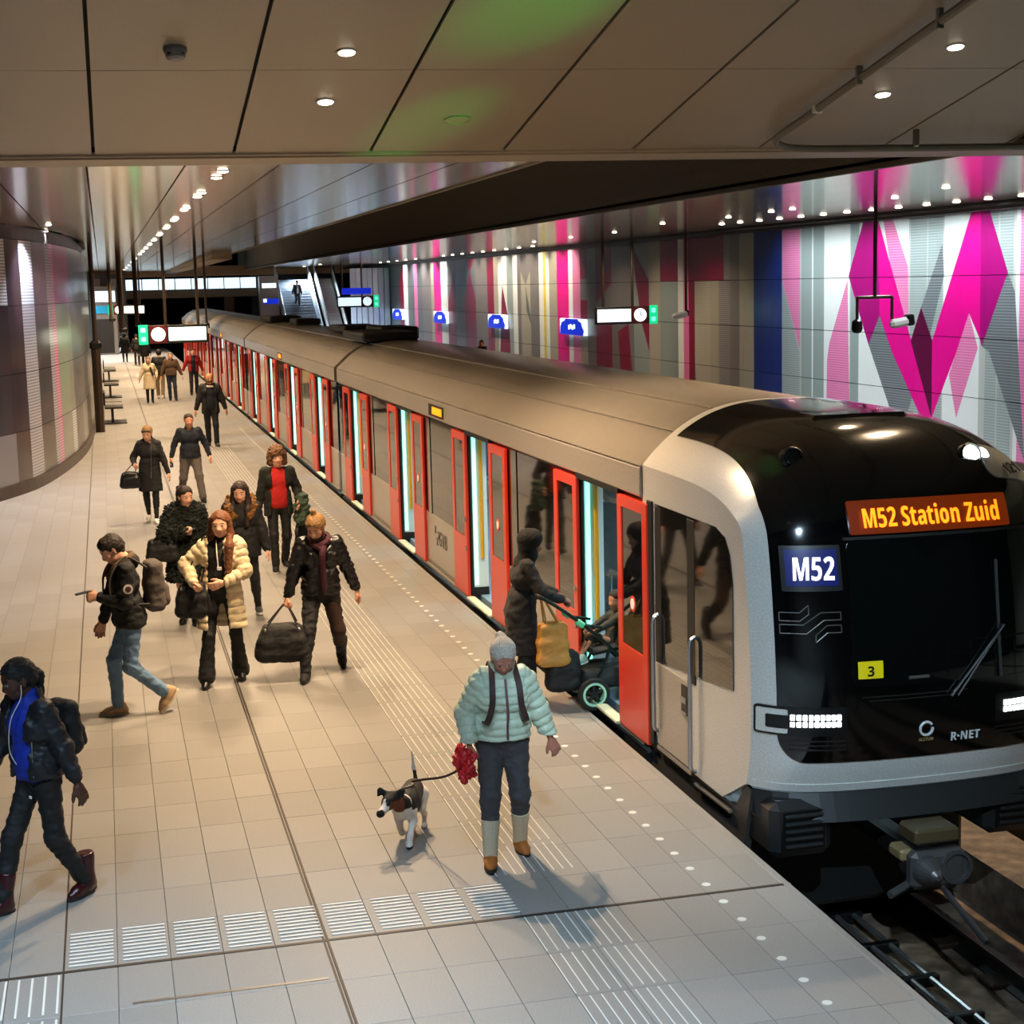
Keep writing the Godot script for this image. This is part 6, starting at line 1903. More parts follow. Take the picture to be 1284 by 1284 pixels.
	p = person("person in a black jacket, beige trousers and white shoes behind the cream coat", V(1.95, 0, -61.6), 170, 1.86, {"res": far, "skin": pale, "aL": [0.1, 0.09, 0.16], "aR": [-0.1, 0.1, -0.16], "wL": [0.34, 0.86, 0.02], "wR": [-0.34, 0.86, 0.02], "top": {"m": black, "r": 0.04, "hem": -0.06}, "legs": {"m": cloth(Color(0.6, 0.5, 0.36)), "fit": "straight"}, "shoe": {"kind": "low", "m": white, "sole": white}, "hair": {"kind": "short", "m": hair_black}})
	p = person("person all in black walking away behind the brown jacket", V(1.98, 0, -84.5), 175, 1.74, {"res": 0.03, "top": {"m": black, "r": 0.05, "hem": -0.2}, "legs": {"m": black, "fit": "straight"}, "shoe": {"kind": "low", "m": black}, "hair": {"kind": "short", "m": hair_black}, "aL": [0.1, 0.09, 0.1], "aR": [-0.1, 0.1, -0.1]})
	p = person("distant person in a long dark coat beside the hanging sign pole", V(1.12, 0, -95), 180, 1.72, {"res": 0.03, "fem": true, "top": {"m": dark, "r": 0.05, "hem": -0.4, "flare": 0.04, "name": "coat"}, "legs": {"m": black, "fit": "slim"}, "shoe": {"kind": "low", "m": black}, "hair": {"kind": "long", "m": hair_black}, "aL": [0.1, 0.09, 0.06], "aR": [-0.1, 0.1, -0.06]})
	p = person("distant person in dark clothes walking away past the dark coat", V(1.72, 0, -91), 178, 1.7, {"res": 0.03, "top": {"m": black, "r": 0.03, "hem": -0.06}, "legs": {"m": dark, "fit": "straight"}, "shoe": {"kind": "low", "m": black}, "hair": {"kind": "short", "m": hair_brown}, "aL": [0.1, 0.09, 0.1], "aR": [-0.1, 0.1, -0.1]})
	# --- passengers in the train and on the far stairs
	p = person("passenger in dark green standing inside the last doorway of the front car", V(4.78, 0.08, -28.95), 120, 1.74, {"grp": false, "res": 0.026, "top": {"m": cloth(Color(0.03, 0.05, 0.045)), "r": 0.05, "hem": -0.1}, "legs": {"m": black, "fit": "straight"}, "shoe": {"kind": "low", "m": black}, "hair": {"kind": "short", "m": hair_black}, "aL": [0.1, 0.09, 0.02], "aR": [-0.1, 0.09, -0.02]})
	p = person("passenger in a dark navy coat standing inside beyond the pushchair", V(5.42, 0.08, -16.9), 200, 1.72, {"grp": false, "res": 0.024, "top": {"m": cloth(Color(0.05, 0.06, 0.09)), "r": 0.05, "hem": -0.25}, "legs": {"m": black, "fit": "straight"}, "shoe": {"kind": "low", "m": black}, "hair": {"kind": "short", "m": hair_grey}, "aL": [0.1, 0.09, 0.02], "aR": [-0.1, 0.09, -0.02]})
	p = person("person in a beige coat waiting on the opposite platform under the dark red art", V(15, 0, -63.9), -60, 1.73, {"grp": false, "res": 0.03, "skin": pale, "top": {"m": cloth(Color(0.55, 0.42, 0.3)), "r": 0.04, "hem": -0.25}, "legs": {"m": dark, "fit": "straight"}, "shoe": {"kind": "low", "m": black}, "hair": {"kind": "crop", "m": hair_blond}, "aL": [0.1, 0.09, 0.02], "aR": [-0.1, 0.09, -0.02]})
	p = person("person in black waiting on the opposite platform near the far stairs", V(15, 0, -86.9), -80, 1.72, {"grp": false, "res": 0.03, "skin": pale, "top": {"m": black, "r": 0.04, "hem": -0.2}, "legs": {"m": dark, "fit": "straight"}, "shoe": {"kind": "low", "m": black}, "hair": {"kind": "short", "m": hair_black}, "aL": [0.1, 0.09, 0.02], "aR": [-0.1, 0.09, -0.02]})
	p = person("distant person in a dark jacket coming down the far stairs", V(12.3, 2.74, -104.6), 10, 1.75, {"grp": false, "res": 0.03, "top": {"m": black, "r": 0.04, "hem": -0.06, "open": [0.06, 0.06]}, "shirt": {"m": white}, "legs": {"m": dark, "fit": "straight"}, "shoe": {"kind": "low", "m": white, "sole": white}, "hair": {"kind": "short", "m": hair_black}, "aL": [0.1, 0.09, 0.1], "aR": [-0.1, 0.26, -0.12]})

	# --- woman with the dog
	var mint := cloth(Color(0.83, 0.89, 0.79), 0.5)
	p = person("white-haired person in a mint quilted jacket with bowed head, walking a dog", V(2.53, 0, -10.5), -4, 1.63, {"fem": true, "bulk": 1.08, "res": 0.0125, "skin": Color(0.66, 0.42, 0.34), "brow": Color(0.6, 0.55, 0.5), "aR": [-0.14, 0.1, 0.19], "aL": [0.14, 0.1, -0.1], "fR": -4, "fL": 3, "wL": [0.38, 0.87, 0.04], "eL": [0.8, -0.2, -0.9], "wR": [-0.27, 0.93, 0.15], "eR": [-0.6, -0.2, -1], "hR": "grip", "hLt": [-1, 0, 0.35], "hp": 32, "hy": -4, "lean": 0.09,
		"top": {"m": mint, "r": 0.046, "hem": 0.035, "collar": 0.06, "puff": 0.062, "pamp": 0.017, "fold": 0.012, "res": 0.0105, "name": "quilted_jacket"}, "legs": {"m": cloth(Color(0.27, 0.26, 0.27), 0.85, 10.0), "fit": "slim", "r": 0.013, "to": 0.5, "fold": 0.016}, "shoe": {"kind": "tall", "shaft": cloth(Color(0.84, 0.78, 0.66), 0.7), "m": mat(Color(0.72, 0.42, 0.14), 0.55, 0.0, {"tex": fabric_tex, "ts": 8.0}), "sole": mat(Color(0.12, 0.08, 0.06), 0.7), "s": 1.08, "up": 0.6, "sr": 1.1}, "hair": {"kind": "bun", "m": hair_white}})
	var zm := mb()
	tube(zm, curve([p.neck + V(0.0, -0.03, 0.13), p.chest + V(0, 0.03, 0.2), p.chest + V(0.005, -0.1, 0.213), p.waist + V(0.01, 0.0, 0.185), V(0.015, p.hip + 0.05, 0.185)], 5), 0.009, 6)
	build(zm, "zip", mat(Color(0.4, 0.25, 0.28), 0.5), p.t)
	var bp := cloth(Color(0.23, 0.09, 0.05), 0.6)
	backpack(p, "brown leather backpack on the mint quilted jacket", bp, bp, V(0.28, 0.34, 0.12), 0.065)
	var dog_hand: Vector3 = p.t.transform * p.hand[1]
	var rb := thing("bag_dispenser", "crumpled red cloth pouch at the hand holding the dog lead", "pouch", dog_hand + V(-0.05, -0.02, 0.03))
	var rm := Field.new(V(-0.13, -0.17, -0.12), V(0.13, 0.15, 0.12), 0.009, 120.0)
	for q in [[-0.03, 0.07, 0.0, 0.05], [-0.06, 0.02, 0.02, 0.045], [0.01, 0.0, 0.02, 0.06], [0.03, -0.06, 0.0, 0.05], [-0.02, -0.08, 0.02, 0.045], [0.05, 0.04, 0.0, 0.04]]:
		rm.cap(V(q[0], q[1], q[2]), V(q[0] + 0.02, q[1] - 0.02, q[2]), q[3], q[3] * 0.9)
	var rmm := rm.mesh()
	ruffle(rmm, 0.05, 14.0)
	rmm = moved(rmm, Transform3D(Basis.from_scale(V(0.8, 1, 0.8)), Vector3.ZERO))
	put(shape([rmm]), "pouch_cloth", mat(Color(0.72, 0.01, 0.06), 0.45), rb)
	dog(dog_hand + V(-0.06, -0.06, 0.02))

	# --- person with the pushchair
	p = person("person in a black headscarf and long dark grey coat pushing a pushchair aboard", V(3.66, 0, -14.32), 86, 1.72, {"fem": true, "res": 0.0145, "skin": Color(0.5, 0.33, 0.24), "aL": [0.09, 0.09, 0.12], "aR": [-0.08, 0.1, -0.1], "wL": [0.15, 1.07, 0.38], "wR": [-0.15, 1.07, 0.38], "eL": [0.8, -0.8, -0.3], "eR": [-0.8, -0.8, -0.3], "hL": "grip", "hR": "grip", "hLt": [-1, 0.3, 0], "hRt": [1, 0.3, 0], "hp": 14, "hy": -6, "lean": 0.06,
		"top": {"m": cloth(Color(0.1, 0.093, 0.093)), "r": 0.026, "hem": -0.36, "flare": 0.03, "name": "coat"}, "legs": {"m": black, "fit": "straight"}, "shoe": {"kind": "low", "m": black}, "hair": {"kind": "hijab", "m": cloth(Color(0.014, 0.013, 0.013), 0.9, 6.0, 0.05)}})
	pushchair(V(4.28, 0, -14.22))

func dog(hand: Vector3) -> void:
	var t := thing("dog", "small black, white and tan terrier walking on a lead", "dog", V(1.96, 0, -11.08), deg_to_rad(-24))
	var F := Field.new(V(-0.16, -0.01, -0.42), V(0.16, 0.62, 0.5), 0.0085, 95.0)
	# trunk: deep chest, tucked belly
	F.cap(V(0, 0.285, 0.13), V(0, 0.275, 0.05), 0.085, 0.092, 1.1)
	F.cap(V(0, 0.275, 0.05), V(0, 0.3, -0.16), 0.092, 0.07, 1.1)
	F.cap(V(0, 0.3, -0.16), V(0, 0.295, -0.21), 0.072, 0.066)
	F.cap(V(0, 0.25, 0.16), V(-0.01, 0.3, 0.2), 0.06, 0.06)
	# neck and head, turned to its right and down
	F.cap(V(0, 0.32, 0.17), V(-0.045, 0.375, 0.285), 0.062, 0.052)
	F.cap(V(-0.05, 0.385, 0.29), V(-0.065, 0.375, 0.33), 0.056, 0.05)
	F.cap(V(-0.07, 0.36, 0.35), V(-0.1, 0.325, 0.425), 0.034, 0.024)
	F.cap(V(-0.1, 0.325, 0.425), V(-0.105, 0.322, 0.435), 0.024, 0.02)
	# legs: [hip, elbow or knee, wrist or hock, paw]
	for q in [[V(0.05, 0.25, 0.13), V(0.055, 0.17, 0.11), V(0.05, 0.08, 0.2), V(0.05, 0.018, 0.225)], [V(-0.05, 0.25, 0.13), V(-0.055, 0.17, 0.09), V(-0.05, 0.1, 0.08), V(-0.05, 0.05, 0.03)]]:
		F.cap(q[0], q[1], 0.042, 0.03)
		F.cap(q[1], q[2], 0.027, 0.019)
		F.cap(q[2], q[3], 0.018, 0.018)
		F.cap(q[3], q[3] + V(0, 0, 0.025), 0.019, 0.016)
	for q in [[V(0.05, 0.27, -0.19), V(0.058, 0.19, -0.13), V(0.058, 0.105, -0.24), V(0.055, 0.018, -0.23)], [V(-0.05, 0.27, -0.19), V(-0.058, 0.18, -0.19), V(-0.058, 0.11, -0.31), V(-0.055, 0.025, -0.33)]]:
		F.cap(q[0], q[1], 0.06, 0.036)
		F.cap(q[1], q[2], 0.03, 0.018)
		F.cap(q[2], q[3], 0.017, 0.017)
		F.cap(q[3], q[3] + V(0, 0, 0.03), 0.018, 0.016)
	# tail
	F.cap(V(0, 0.34, -0.25), V(-0.03, 0.44, -0.31), 0.017, 0.012)
	F.cap(V(-0.03, 0.44, -0.31), V(-0.05, 0.55, -0.34), 0.012, 0.008)
	# ears, folded
	for s in [-1, 1]:
		var e := V(-0.055 + s * 0.045, 0.425, 0.285)
		F.cap(e, e + V(s * 0.035, 0.02, 0.0), 0.02, 0.016, 1.0, 1.4)
		F.cap(e + V(s * 0.035, 0.02, 0.0), e + V(s * 0.045, -0.012, 0.03), 0.016, 0.008, 1.0, 1.3)
	var m := F.mesh()
	var C := PackedColorArray()
	var blk := Color(0.03, 0.025, 0.022)
	var tan := Color(0.4, 0.2, 0.08)
	var wht := Color(0.85, 0.82, 0.78)
	for p in m.v:
		var c := wht
		var hd: Vector3 = p - V(-0.06, 0.38, 0.31)
		if p.z > 0.25 and p.y > 0.28:
			c = blk if hd.y > 0.012 else tan
			if absf(p.x + 0.06 + (p.z - 0.3) * 0.33) < 0.011 and p.z > 0.3: c = wht
			if p.z > 0.385 and p.z < 0.432: c = wht
			if p.z > 0.435: c = blk
			if hd.length() < 0.085 and absf(hd.y + 0.002) < 0.012 and p.z > 0.335 and absf(absf(hd.x + (p.z - 0.31) * 0.33) - 0.03) < 0.012: c = blk
			if p.y > 0.41: c = blk
		elif p.y > 0.3 and p.z > 0.18: c = blk
		elif p.y < 0.02 and p.z > 0.2: c = Color(0.1, 0.06, 0.05)
		elif p.y > 0.36 and p.y < 0.42 and p.z < -0.2: c = blk
		C.append(c.srgb_to_linear())
	m.c = C
	put(shape([m]), "body", mat(Color(1, 1, 1), 0.8, 0.0, {"vc": true}), t)
	# black vest with a grey strap
	var G := Field.new(V(-0.17, 0.12, -0.24), V(0.17, 0.44, 0.24), 0.009, 110.0)
	G.cap(V(0, 0.29, 0.12), V(0, 0.285, 0.05), 0.1, 0.108, 1.1)
	G.cap(V(0, 0.285, 0.05), V(0, 0.312, -0.15), 0.106, 0.086, 1.1)
	G.keep(V(0, 0.9, -0.43).normalized(), 0.15)
	put(shape([G.mesh()]), "vest", mat(Color(0.03, 0.028, 0.028), 0.7, 0.0, {"tex": fabric_tex, "ts": 8.0}), t)
	var st := mb()
	tube(st, curve([V(-0.1, 0.31, 0.14), V(-0.05, 0.39, 0.1), V(0.03, 0.402, 0.03), V(0.02, 0.405, -0.06)], 5), 0.007, 6)
	for k in 4:
		box(st, V(0.005 + 0.006 * k, 0.402, 0.06 - 0.035 * k), V(0.02, 0.012, 0.024), 0.004)
	build(st, "harness_chain", M.steel, t)
	var l := thing("dog_lead", "dark red dog lead from the terrier to the hand", "lead", t.transform * V(0.02, 0.41, -0.05))
	var d := hand - l.position
	st = mb()
	tube(st, curve([Vector3.ZERO, d * 0.25 + V(0, -0.01, 0), d * 0.6 + V(0, -0.03, 0), d * 0.85 + V(0, -0.02, 0), d], 6), 0.009, 7)
	build(st, "strap", mat(Color(0.16, 0.02, 0.03), 0.6), l)

func pushchair(at: Vector3) -> void:
	# heads towards +x into the train; the child faces back to the handle
	var t := thing("pushchair", "black and green pushchair with pale-rimmed wheels half way through the train door", "pushchair", at)
	var frame := mat(Color(0.02, 0.1, 0.07), 0.3, 0.4)
	var blk := mat(Color(0.03, 0.03, 0.032), 0.7, 0.0, {"tex": fabric_tex, "ts": 6.0})
	for s in [-1, 1]:
		var z: float = s * 0.23
		var st := mb()
		tube(st, curve([V(-0.48, 1.1, z), V(-0.3, 0.98, z), V(0.0, 0.74, z), V(0.3, 0.45, z * 0.95), V(0.55, 0.2, z * 0.7)], 4), 0.017, 8)
		build(st, "side_tube", frame, t)
		st = mb()
		tube(st, [V(-0.02, 0.17, z), V(0.1, 0.42, z), V(0.16, 0.6, z)], 0.015, 8)
		build(st, "rear_strut", frame, t)
		put(bx(V(-0.13, 0.84, z), V(0.1, 0.06, 0.045), 0.015, Basis(V(0, 0, 1), -0.65)), "hinge", mat(Color(0.35, 0.75, 0.55), 0.4), t)
		for w in [[V(-0.02, 0.165, s * 0.27), 0.155, 0.034], [V(0.58, 0.185, s * 0.16), 0.1, 0.03]]:
			var b := Basis(V(1, 0, 0), V(0, 0, 1), V(0, -1, 0))
			st = mb()
			lathe(st, w[0], [[w[1] * 0.74, -w[2]], [w[1] * 0.95, -w[2]], [w[1], -w[2] * 0.5], [w[1], w[2] * 0.5], [w[1] * 0.95, w[2]], [w[1] * 0.74, w[2]], [w[1] * 0.74, -w[2]]], 26, b, false)
			var wh := build(st, "wheel", mat(Color(0.025, 0.025, 0.025), 0.7), t)
			st = mb()
			lathe(st, w[0], [[w[1] * 0.6, -w[2] * 1.05], [w[1] * 0.74, -w[2] * 1.05], [w[1] * 0.74, w[2] * 1.05], [w[1] * 0.6, w[2] * 1.05], [w[1] * 0.6, -w[2] * 1.05]], 24, b, false)
			put(done(st), "rim", mat(Color(0.62, 0.8, 0.68), 0.4), wh)
			st = mb()
			for k in 5:
				var a := TAU * k / 5 + 0.3
				box(st, w[0] + V(cos(a), sin(a), 0) * w[1] * 0.32, V(w[1] * 0.62, 0.03, w[2] * 0.8), 0.008, Basis(V(0, 0, 1), a))
			put(done(st), "spokes", blk, wh)
	var st := mb()
	tube(st, curve([V(-0.48, 1.1, -0.23), V(-0.53, 1.13, -0.2), V(-0.53, 1.13, 0.2), V(-0.48, 1.1, 0.23)], 4), 0.019, 8)
	build(st, "handlebar", blk, t)
	st = mb()
	tube(st, [V(-0.02, 0.165, -0.28), V(-0.02, 0.165, 0.28)], 0.012, 8)
	build(st, "axle", frame, t)
	put(shape([soft_box(V(0.2, 0.3, 0), V(0.62, 0.2, 0.42), 0.05, 0.016)]), "basket", blk, t)
	put(bx(V(0.16, 0.56, 0), V(0.36, 0.07, 0.36), 0.03, Basis(V(0, 0, 1), 0.15)), "seat", blk, t)
	put(bx(V(0.38, 0.82, 0), V(0.08, 0.56, 0.36), 0.03, Basis(V(0, 0, 1), -0.45)), "seat_back", blk, t)
	put(bx(V(-0.14, 0.44, 0), V(0.05, 0.24, 0.3), 0.02, Basis(V(0, 0, 1), 0.4)), "foot_rest", blk, t)
	st = mb()
	tube(st, curve([V(0.1, 0.78, -0.2), V(-0.08, 0.82, -0.16), V(-0.1, 0.82, 0.16), V(0.1, 0.78, 0.2)], 5), 0.014, 8)
	build(st, "bumper_bar", frame, t)
	put(bx(V(0.5, 1.06, 0), V(0.06, 0.16, 0.24), 0.025, Basis(V(0, 0, 1), -0.4)), "headrest", mat(Color(0.75, 0.72, 0.68), 0.7), t)
	# child
	var c := person("small child in a dark patterned top sitting in the pushchair", at + V(0.27, 0.32, 0), -90, 0.98, {"grp": false, "res": 0.02, "hs": 1.45, "skin": Color(0.62, 0.42, 0.31), "hip": 0.5, "aL": [0.1, 0.28, 0.62], "aR": [-0.1, 0.22, 0.6], "kh": [0, 1, 0.3], "fL": 10, "fR": 10, "wL": [0.16, 0.72, 0.36], "wR": [-0.16, 0.7, 0.36], "lean": -0.1, "hp": 4, "hy": 20, "top": {"m": mat(Color(0.2, 0.2, 0.16), 0.8, 0.0, {"tex": noise_tex(0.09, 0.2, 1.0, 2, 90), "ts": 8.0}), "r": 0.03, "hem": -0.06, "name": "top"}, "legs": {"m": cloth(Color(0.1, 0.12, 0.12)), "fit": "straight", "to": 0.1}, "shoe": {"kind": "low", "m": mat(Color(0.6, 0.68, 0.62), 0.6), "sole": M.white, "s": 1.3}, "hair": {"kind": "short", "m": mat(Color(0.06, 0.035, 0.025), 0.8)}})
	# yellow carrier bag on the handlebar
	var b := thing("carrier_bag", "yellow paper carrier bag hanging from the pushchair handlebar", "bag", at + V(-0.38, 0.6, 0.16))
	var ym := mat(Color(0.78, 0.56, 0.24), 0.6, 0.0, {"tex": fabric_tex, "ts": 4.0})
	put(shape([soft_box(V(0, 0.06, 0), V(0.3, 0.4, 0.16), 0.04, 0.013, 0.92)]), "bag_body", ym, b)
	for k in [-1, 1]:
		st = mb()
		tube(st, curve([V(-0.07, 0.24, k * 0.05), V(-0.1, 0.46, k * 0.02), V(-0.11, 0.52, 0), V(-0.05, 0.44, k * 0.02), V(0.06, 0.24, k * 0.05)], 4), 0.009, 6)
		build(st, "bag_handle", ym, b)
	var s2 := thing("shopping_bag", "black cloth bag slung below the yellow carrier bag", "bag", at + V(-0.26, 0.32, 0.08))
	put(shape([soft_box(V(0, 0.06, 0), V(0.34, 0.38, 0.2), 0.06, 0.015, 0.9)]), "bag_body", blk, s2)

# ---------- signs and fittings ----------
func pole(parent: Node, top: Vector3, bottom: Vector3, r: float, m: Material, called := "hanger") -> void:
	var st := mb()
	tube(st, [top, bottom], r, 8)
	build(st, called, m, parent)

func platform_sign(at: Vector3, label: String, flip: bool, s := 1.0) -> void:
	# green lamp, clock and display in a row, hung from the ceiling; flip puts the display on the other side
	var t := thing("platform_sign", label, "sign", at, 0, "hanging platform signs")
	var k := -1.0 if flip else 1.0
	var b := put(bx(V(0, 0, 0), V(1.95, 0.52, 0.14) * s, 0.015), "housing", mat(Color(0.06, 0.06, 0.065), 0.4), t)
	var d := put(bx(V(k * 0.40 * s, 0, 0.072 * s), V(1.06, 0.38, 0.012) * s, 0.004), "display", M.screen, t)
	text("· · · · ·  · · · ·", 0.03 * s, mat(Color(0.6, 0.72, 0.85), 0.5), d, Transform3D(Basis.IDENTITY, V(k * 0.3 * s, 0.0, 0.08 * s)), "display_text")
	var c := put(bx(V(-k * 0.42 * s, 0, 0.072 * s), V(0.5, 0.5, 0.02) * s, 0.004), "clock_panel", M.maroon, t)
	var fb := Basis(V(1, 0, 0), V(0, 0, 1), V(0, -1, 0))
	var st := mb()
	lathe(st, V(-k * 0.42 * s, 0, 0.082 * s), [[0.2 * s, 0], [0.198 * s, 0.008], [0.001, 0.01]], 24, fb)
	var f := build(st, "clock_face", M.screen, c)
	put(bx(V(-k * 0.42 * s + 0.0, 0.06 * s, 0.096 * s), V(0.02, 0.12, 0.006) * s, 0.0), "clock_hand", M.black, c)
	put(bx(V(-k * 0.42 * s + 0.03, -0.02 * s, 0.096 * s), V(0.018, 0.09, 0.006) * s, 0.0, Basis(V(0, 0, 1), 0.6)), "clock_hand", M.black, c)
	var g := put(bx(V(-k * 0.84 * s, 0, 0.072 * s), V(0.26, 0.56, 0.02) * s, 0.004), "green_panel", M.green, t)
	for y in [-0.13, 0.13]:
		put(bx(V(-k * 0.84 * s, y * s, 0.084 * s), V(0.13, 0.13, 0.006) * s, 0.002), "pictogram", mat(Color(0.6, 1, 0.9), 0.4, 0.0, {"em": Color(0.4, 1, 0.85), "en": 1.0}), g)
	for x in [-0.2, 0.72]:
		pole(t, V(k * x * s, CEIL - at.y, 0), V(k * x * s, 0.24 * s, 0), 0.045 * s, M.bronze)

func cctv(at: Vector3, label: String, two := false) -> void:
	var t := thing("security_camera", label, "camera", at, 0, "cameras on poles")
	pole(t, V(0, CEIL - at.y, 0), V(0, 0, 0), 0.035, M.bronze, "pole")
	if two:
		pole(t, V(-0.34, 0.0, 0), V(0.34, 0.0, 0), 0.03, M.bronze, "cross_arm")
		for s in [-1, 1]: pole(t, V(s * 0.34, 0, 0), V(s * 0.34, -0.4, 0), 0.028, M.bronze, "drop_arm")
		var st := mb()
		lathe(st, V(-0.34, -0.62, 0), [[0.03, 0.24], [0.09, 0.2], [0.1, 0.06], [0.07, 0.0], [0.001, -0.02]], 14)
		build(st, "dome_housing", M.black, t)
		put(bx(V(0.5, -0.46, 0.05), V(0.44, 0.16, 0.16), 0.05, Basis(V(0, 0, 1), 0.15)), "camera_body", M.white, t)
		put(bx(V(0.66, -0.42, 0.05), V(0.14, 0.2, 0.19), 0.03, Basis(V(0, 0, 1), 0.15)), "camera_hood", M.black, t)
	else:
		put(bx(V(-0.2, -0.08, 0.05), V(0.46, 0.17, 0.17), 0.05, Basis(V(0, 0, 1), 0.2)), "camera_body", M.white, t)
		put(bx(V(0.03, -0.02, 0), V(0.1, 0.16, 0.12), 0.02), "bracket", M.black, t)

func fittings() -> void:
	platform_sign(V(1.93, 2.78, -47), "hanging sign with clock and white display over the middle of the platform", false)
	platform_sign(V(1.28, 3.05, -90), "distant hanging sign with clock over the end of the platform", false, 1.0)
	platform_sign(V(15.26, 2.96, -46), "hanging sign with clock and white display over the opposite platform", true, 1.0)
	var at := V(14.3, 3.15, -92)
	platform_sign(at, "distant hanging sign in front of the far escalator", true, 1.25)
	var ns := thing("name_sign", "blue sign hung above the distant sign by the escalator", "sign", V(14.2, 3.75, -91.8))
	put(bx(Vector3.ZERO, V(1.7, 0.36, 0.1), 0.02), "panel", M.blue_sign, ns)
	pole(ns, V(0.3, CEIL - 3.75, 0), V(0.3, 0.1, 0), 0.04, M.bronze)
	# blue station name signs standing off the far wall
	var zs := [-59.8, -72.1, -84.9, -97.8]
	for i in 4:
		var t := thing("station_name_sign", "blue lit station name sign on the art wall " + ["by the magenta stripe", "on the dark red triangle", "by the narrow magenta stripes", "nearest the far stairs"][i], "sign", V(WALLX - 0.12, 2.26, zs[i]), 0, "blue station name signs")
		var w := 3.4
		put(bx(V(0, 0, 0), V(0.12, 0.62, w), 0.015), "light_box", M.white_glow, t)
		var st := mb()
		var p := PackedVector2Array()
		for q in [[-1.45, -0.31], [1.3, -0.31], [1.42, -0.12], [1.2, 0.02], [1.1, 0.18], [0.75, 0.25], [0.72, 0.31], [-0.8, 0.31], [-0.85, 0.24], [-1.25, 0.16], [-1.42, 0.0]]: p.append(Vector2(q[0] * 1.13, q[1]))
		prism(st, p, 0.01, Transform3D(Basis(V(0, 0, 1), V(0, 1, 0), V(-1, 0, 0)), V(-0.061, 0, 0)))
		build(st, "blue_face", M.blue_sign, t)
		for k in 4:
			put(bx(V(-0.078, -0.02 + 0.04 * (k % 2), -0.36 + 0.24 * k), V(0.008, 0.17, 0.2), 0.003), "blurred_letter", M.white_glow, t)
		put(bx(V(0.12, 0, 0), V(0.16, 0.1, 2.0), 0.01), "bracket", M.dark_steel, t)
	# cameras
	cctv(V(13.35, 3.6, -26.2), "double camera on a hanging pole in front of the magenta art", true)
	cctv(V(16.2, 3.05, -43.4), "white camera on a thin pole beside the blue stripe")
	cctv(V(2.93, 3.0, -47.6), "small dark camera on a pole over the hanging sign")
	# poles on the platform, left
	for e in [[-0.25, -47.65, 0.1, 3.0]]:
		var t := thing("platform_post", "brown steel post carrying a loudspeaker beside the curved wall", "post", V(e[0], 0, e[1]))
		pole(t, V(0, CEIL, 0), V(0, 2.4, 0), 0.07, M.bronze, "upper_pole")
		pole(t, V(0, 2.4, 0), V(0, 0, 0), e[2] * 1.3, M.bronze, "lower_pole")
		put(bx(V(0, 2.5, 0), V(0.34, 0.3, 0.3), 0.08), "loudspeaker", M.black, t)
	for e in [[0.62, -57.0], [1.32, -66.0], [0.4, -80.0]]:
		var t := thing("hanging_pole", "thin brown pole hanging from the polished ceiling " + {-57.0: "beside the curved wall", -66.0: "behind the hanging sign", -80.0: "near the platform end"}[e[1]], "pole", V(e[0], 2.75, e[1]), 0, "hanging poles")
		pole(t, V(0, CEIL - 2.75, 0), V(0, 0, 0), 0.09, M.bronze, "tube")
		put(bx(V(0.05, -0.05, 0), V(0.3, 0.18, 0.2), 0.05), "camera_head", M.black, t)
	# benches along the curved wall
	for z in [-51.0, -63.5, -75.0]:
		var t := thing("bench", "dark bench seat on a slab foot beside the " + {-51.0: "brown post", -63.5: "end of the curved wall", -75.0: "far metal wall"}[z], "bench", V(0.12, 0, z), 0, "platform benches")
		put(bx(V(0.05, 0.5, 0), V(0.55, 0.06, 1.5), 0.02), "seat", M.dark_steel, t)
		put(bx(V(-0.22, 0.78, 0), V(0.05, 0.4, 1.5), 0.015), "backrest", M.black, t)
		for s in [-1, 1]:
			put(bx(V(0.0, 0.25, s * 0.5), V(0.08, 0.5, 0.08), 0.01), "leg", M.dark_steel, t)
			put(bx(V(0.05, 0.6, s * 0.74), V(0.5, 0.03, 0.04), 0.01), "armrest", M.steel, t)
		put(bx(V(0.05, 0.02, 0), V(0.75, 0.04, 1.3), 0.01), "foot_slab", M.dark_steel, t)
	# steel railing at the near end of the opposite platform, seen only in the windscreen
	var rl := thing("railing", "steel railing along the near end of the opposite platform", "railing", V(10.7, 0, -3))
	for k in 7: pole(rl, V(0, 1.1, -4.5 + 1.5 * k), V(0, 0, -4.5 + 1.5 * k), 0.025, M.steel, "post")
	for y in [0.4, 0.75, 1.1]: pole(rl, V(0, y, -4.6), V(0, y, 4.6), 0.022, M.steel, "bar")
	# smoke detector, loudspeaker and conduit on the sloping ceiling
	var nd := V(0, -1, 0.194).normalized()
	var b := frame_of(nd)
	var bb := Basis(b.x, b.z, -b.y)
	var det := thing("smoke_detector", "grey smoke detector under the sloping tan ceiling", "detector", V(0.72, slope_y(0.72, -14.11), -14.11))
	var st := mb()
	lathe(st, Vector3.ZERO, [[0.1, 0.0], [0.1, 0.03], [0.092, 0.045], [0.001, 0.045]], 20, bb)
	build(st, "base", mat(Color(0.4, 0.4, 0.4), 0.5), det)
	st = mb()
	lathe(st, Vector3.ZERO, [[0.085, 0.045], [0.08, 0.09], [0.05, 0.105], [0.001, 0.107]], 20, bb)
	build(st, "sensor_head", mat(Color(0.5, 0.5, 0.5), 0.5), det)
	for k in 4:
		put(bx(bb * V(cos(k * 1.57 + 0.8) * 0.082, 0.065, sin(k * 1.57 + 0.8) * 0.082), V(0.03, 0.014, 0.012), 0.002, Basis(V(0, 1, 0), -k * 1.57 - 0.8 + PI / 2)), "sensor_slot", M.black, det)
	var sp := thing("ceiling_speaker", "flat round loudspeaker grille in the sloping tan ceiling", "loudspeaker", V(3.54, slope_y(3.54, -15.92), -15.92))
	st = mb()
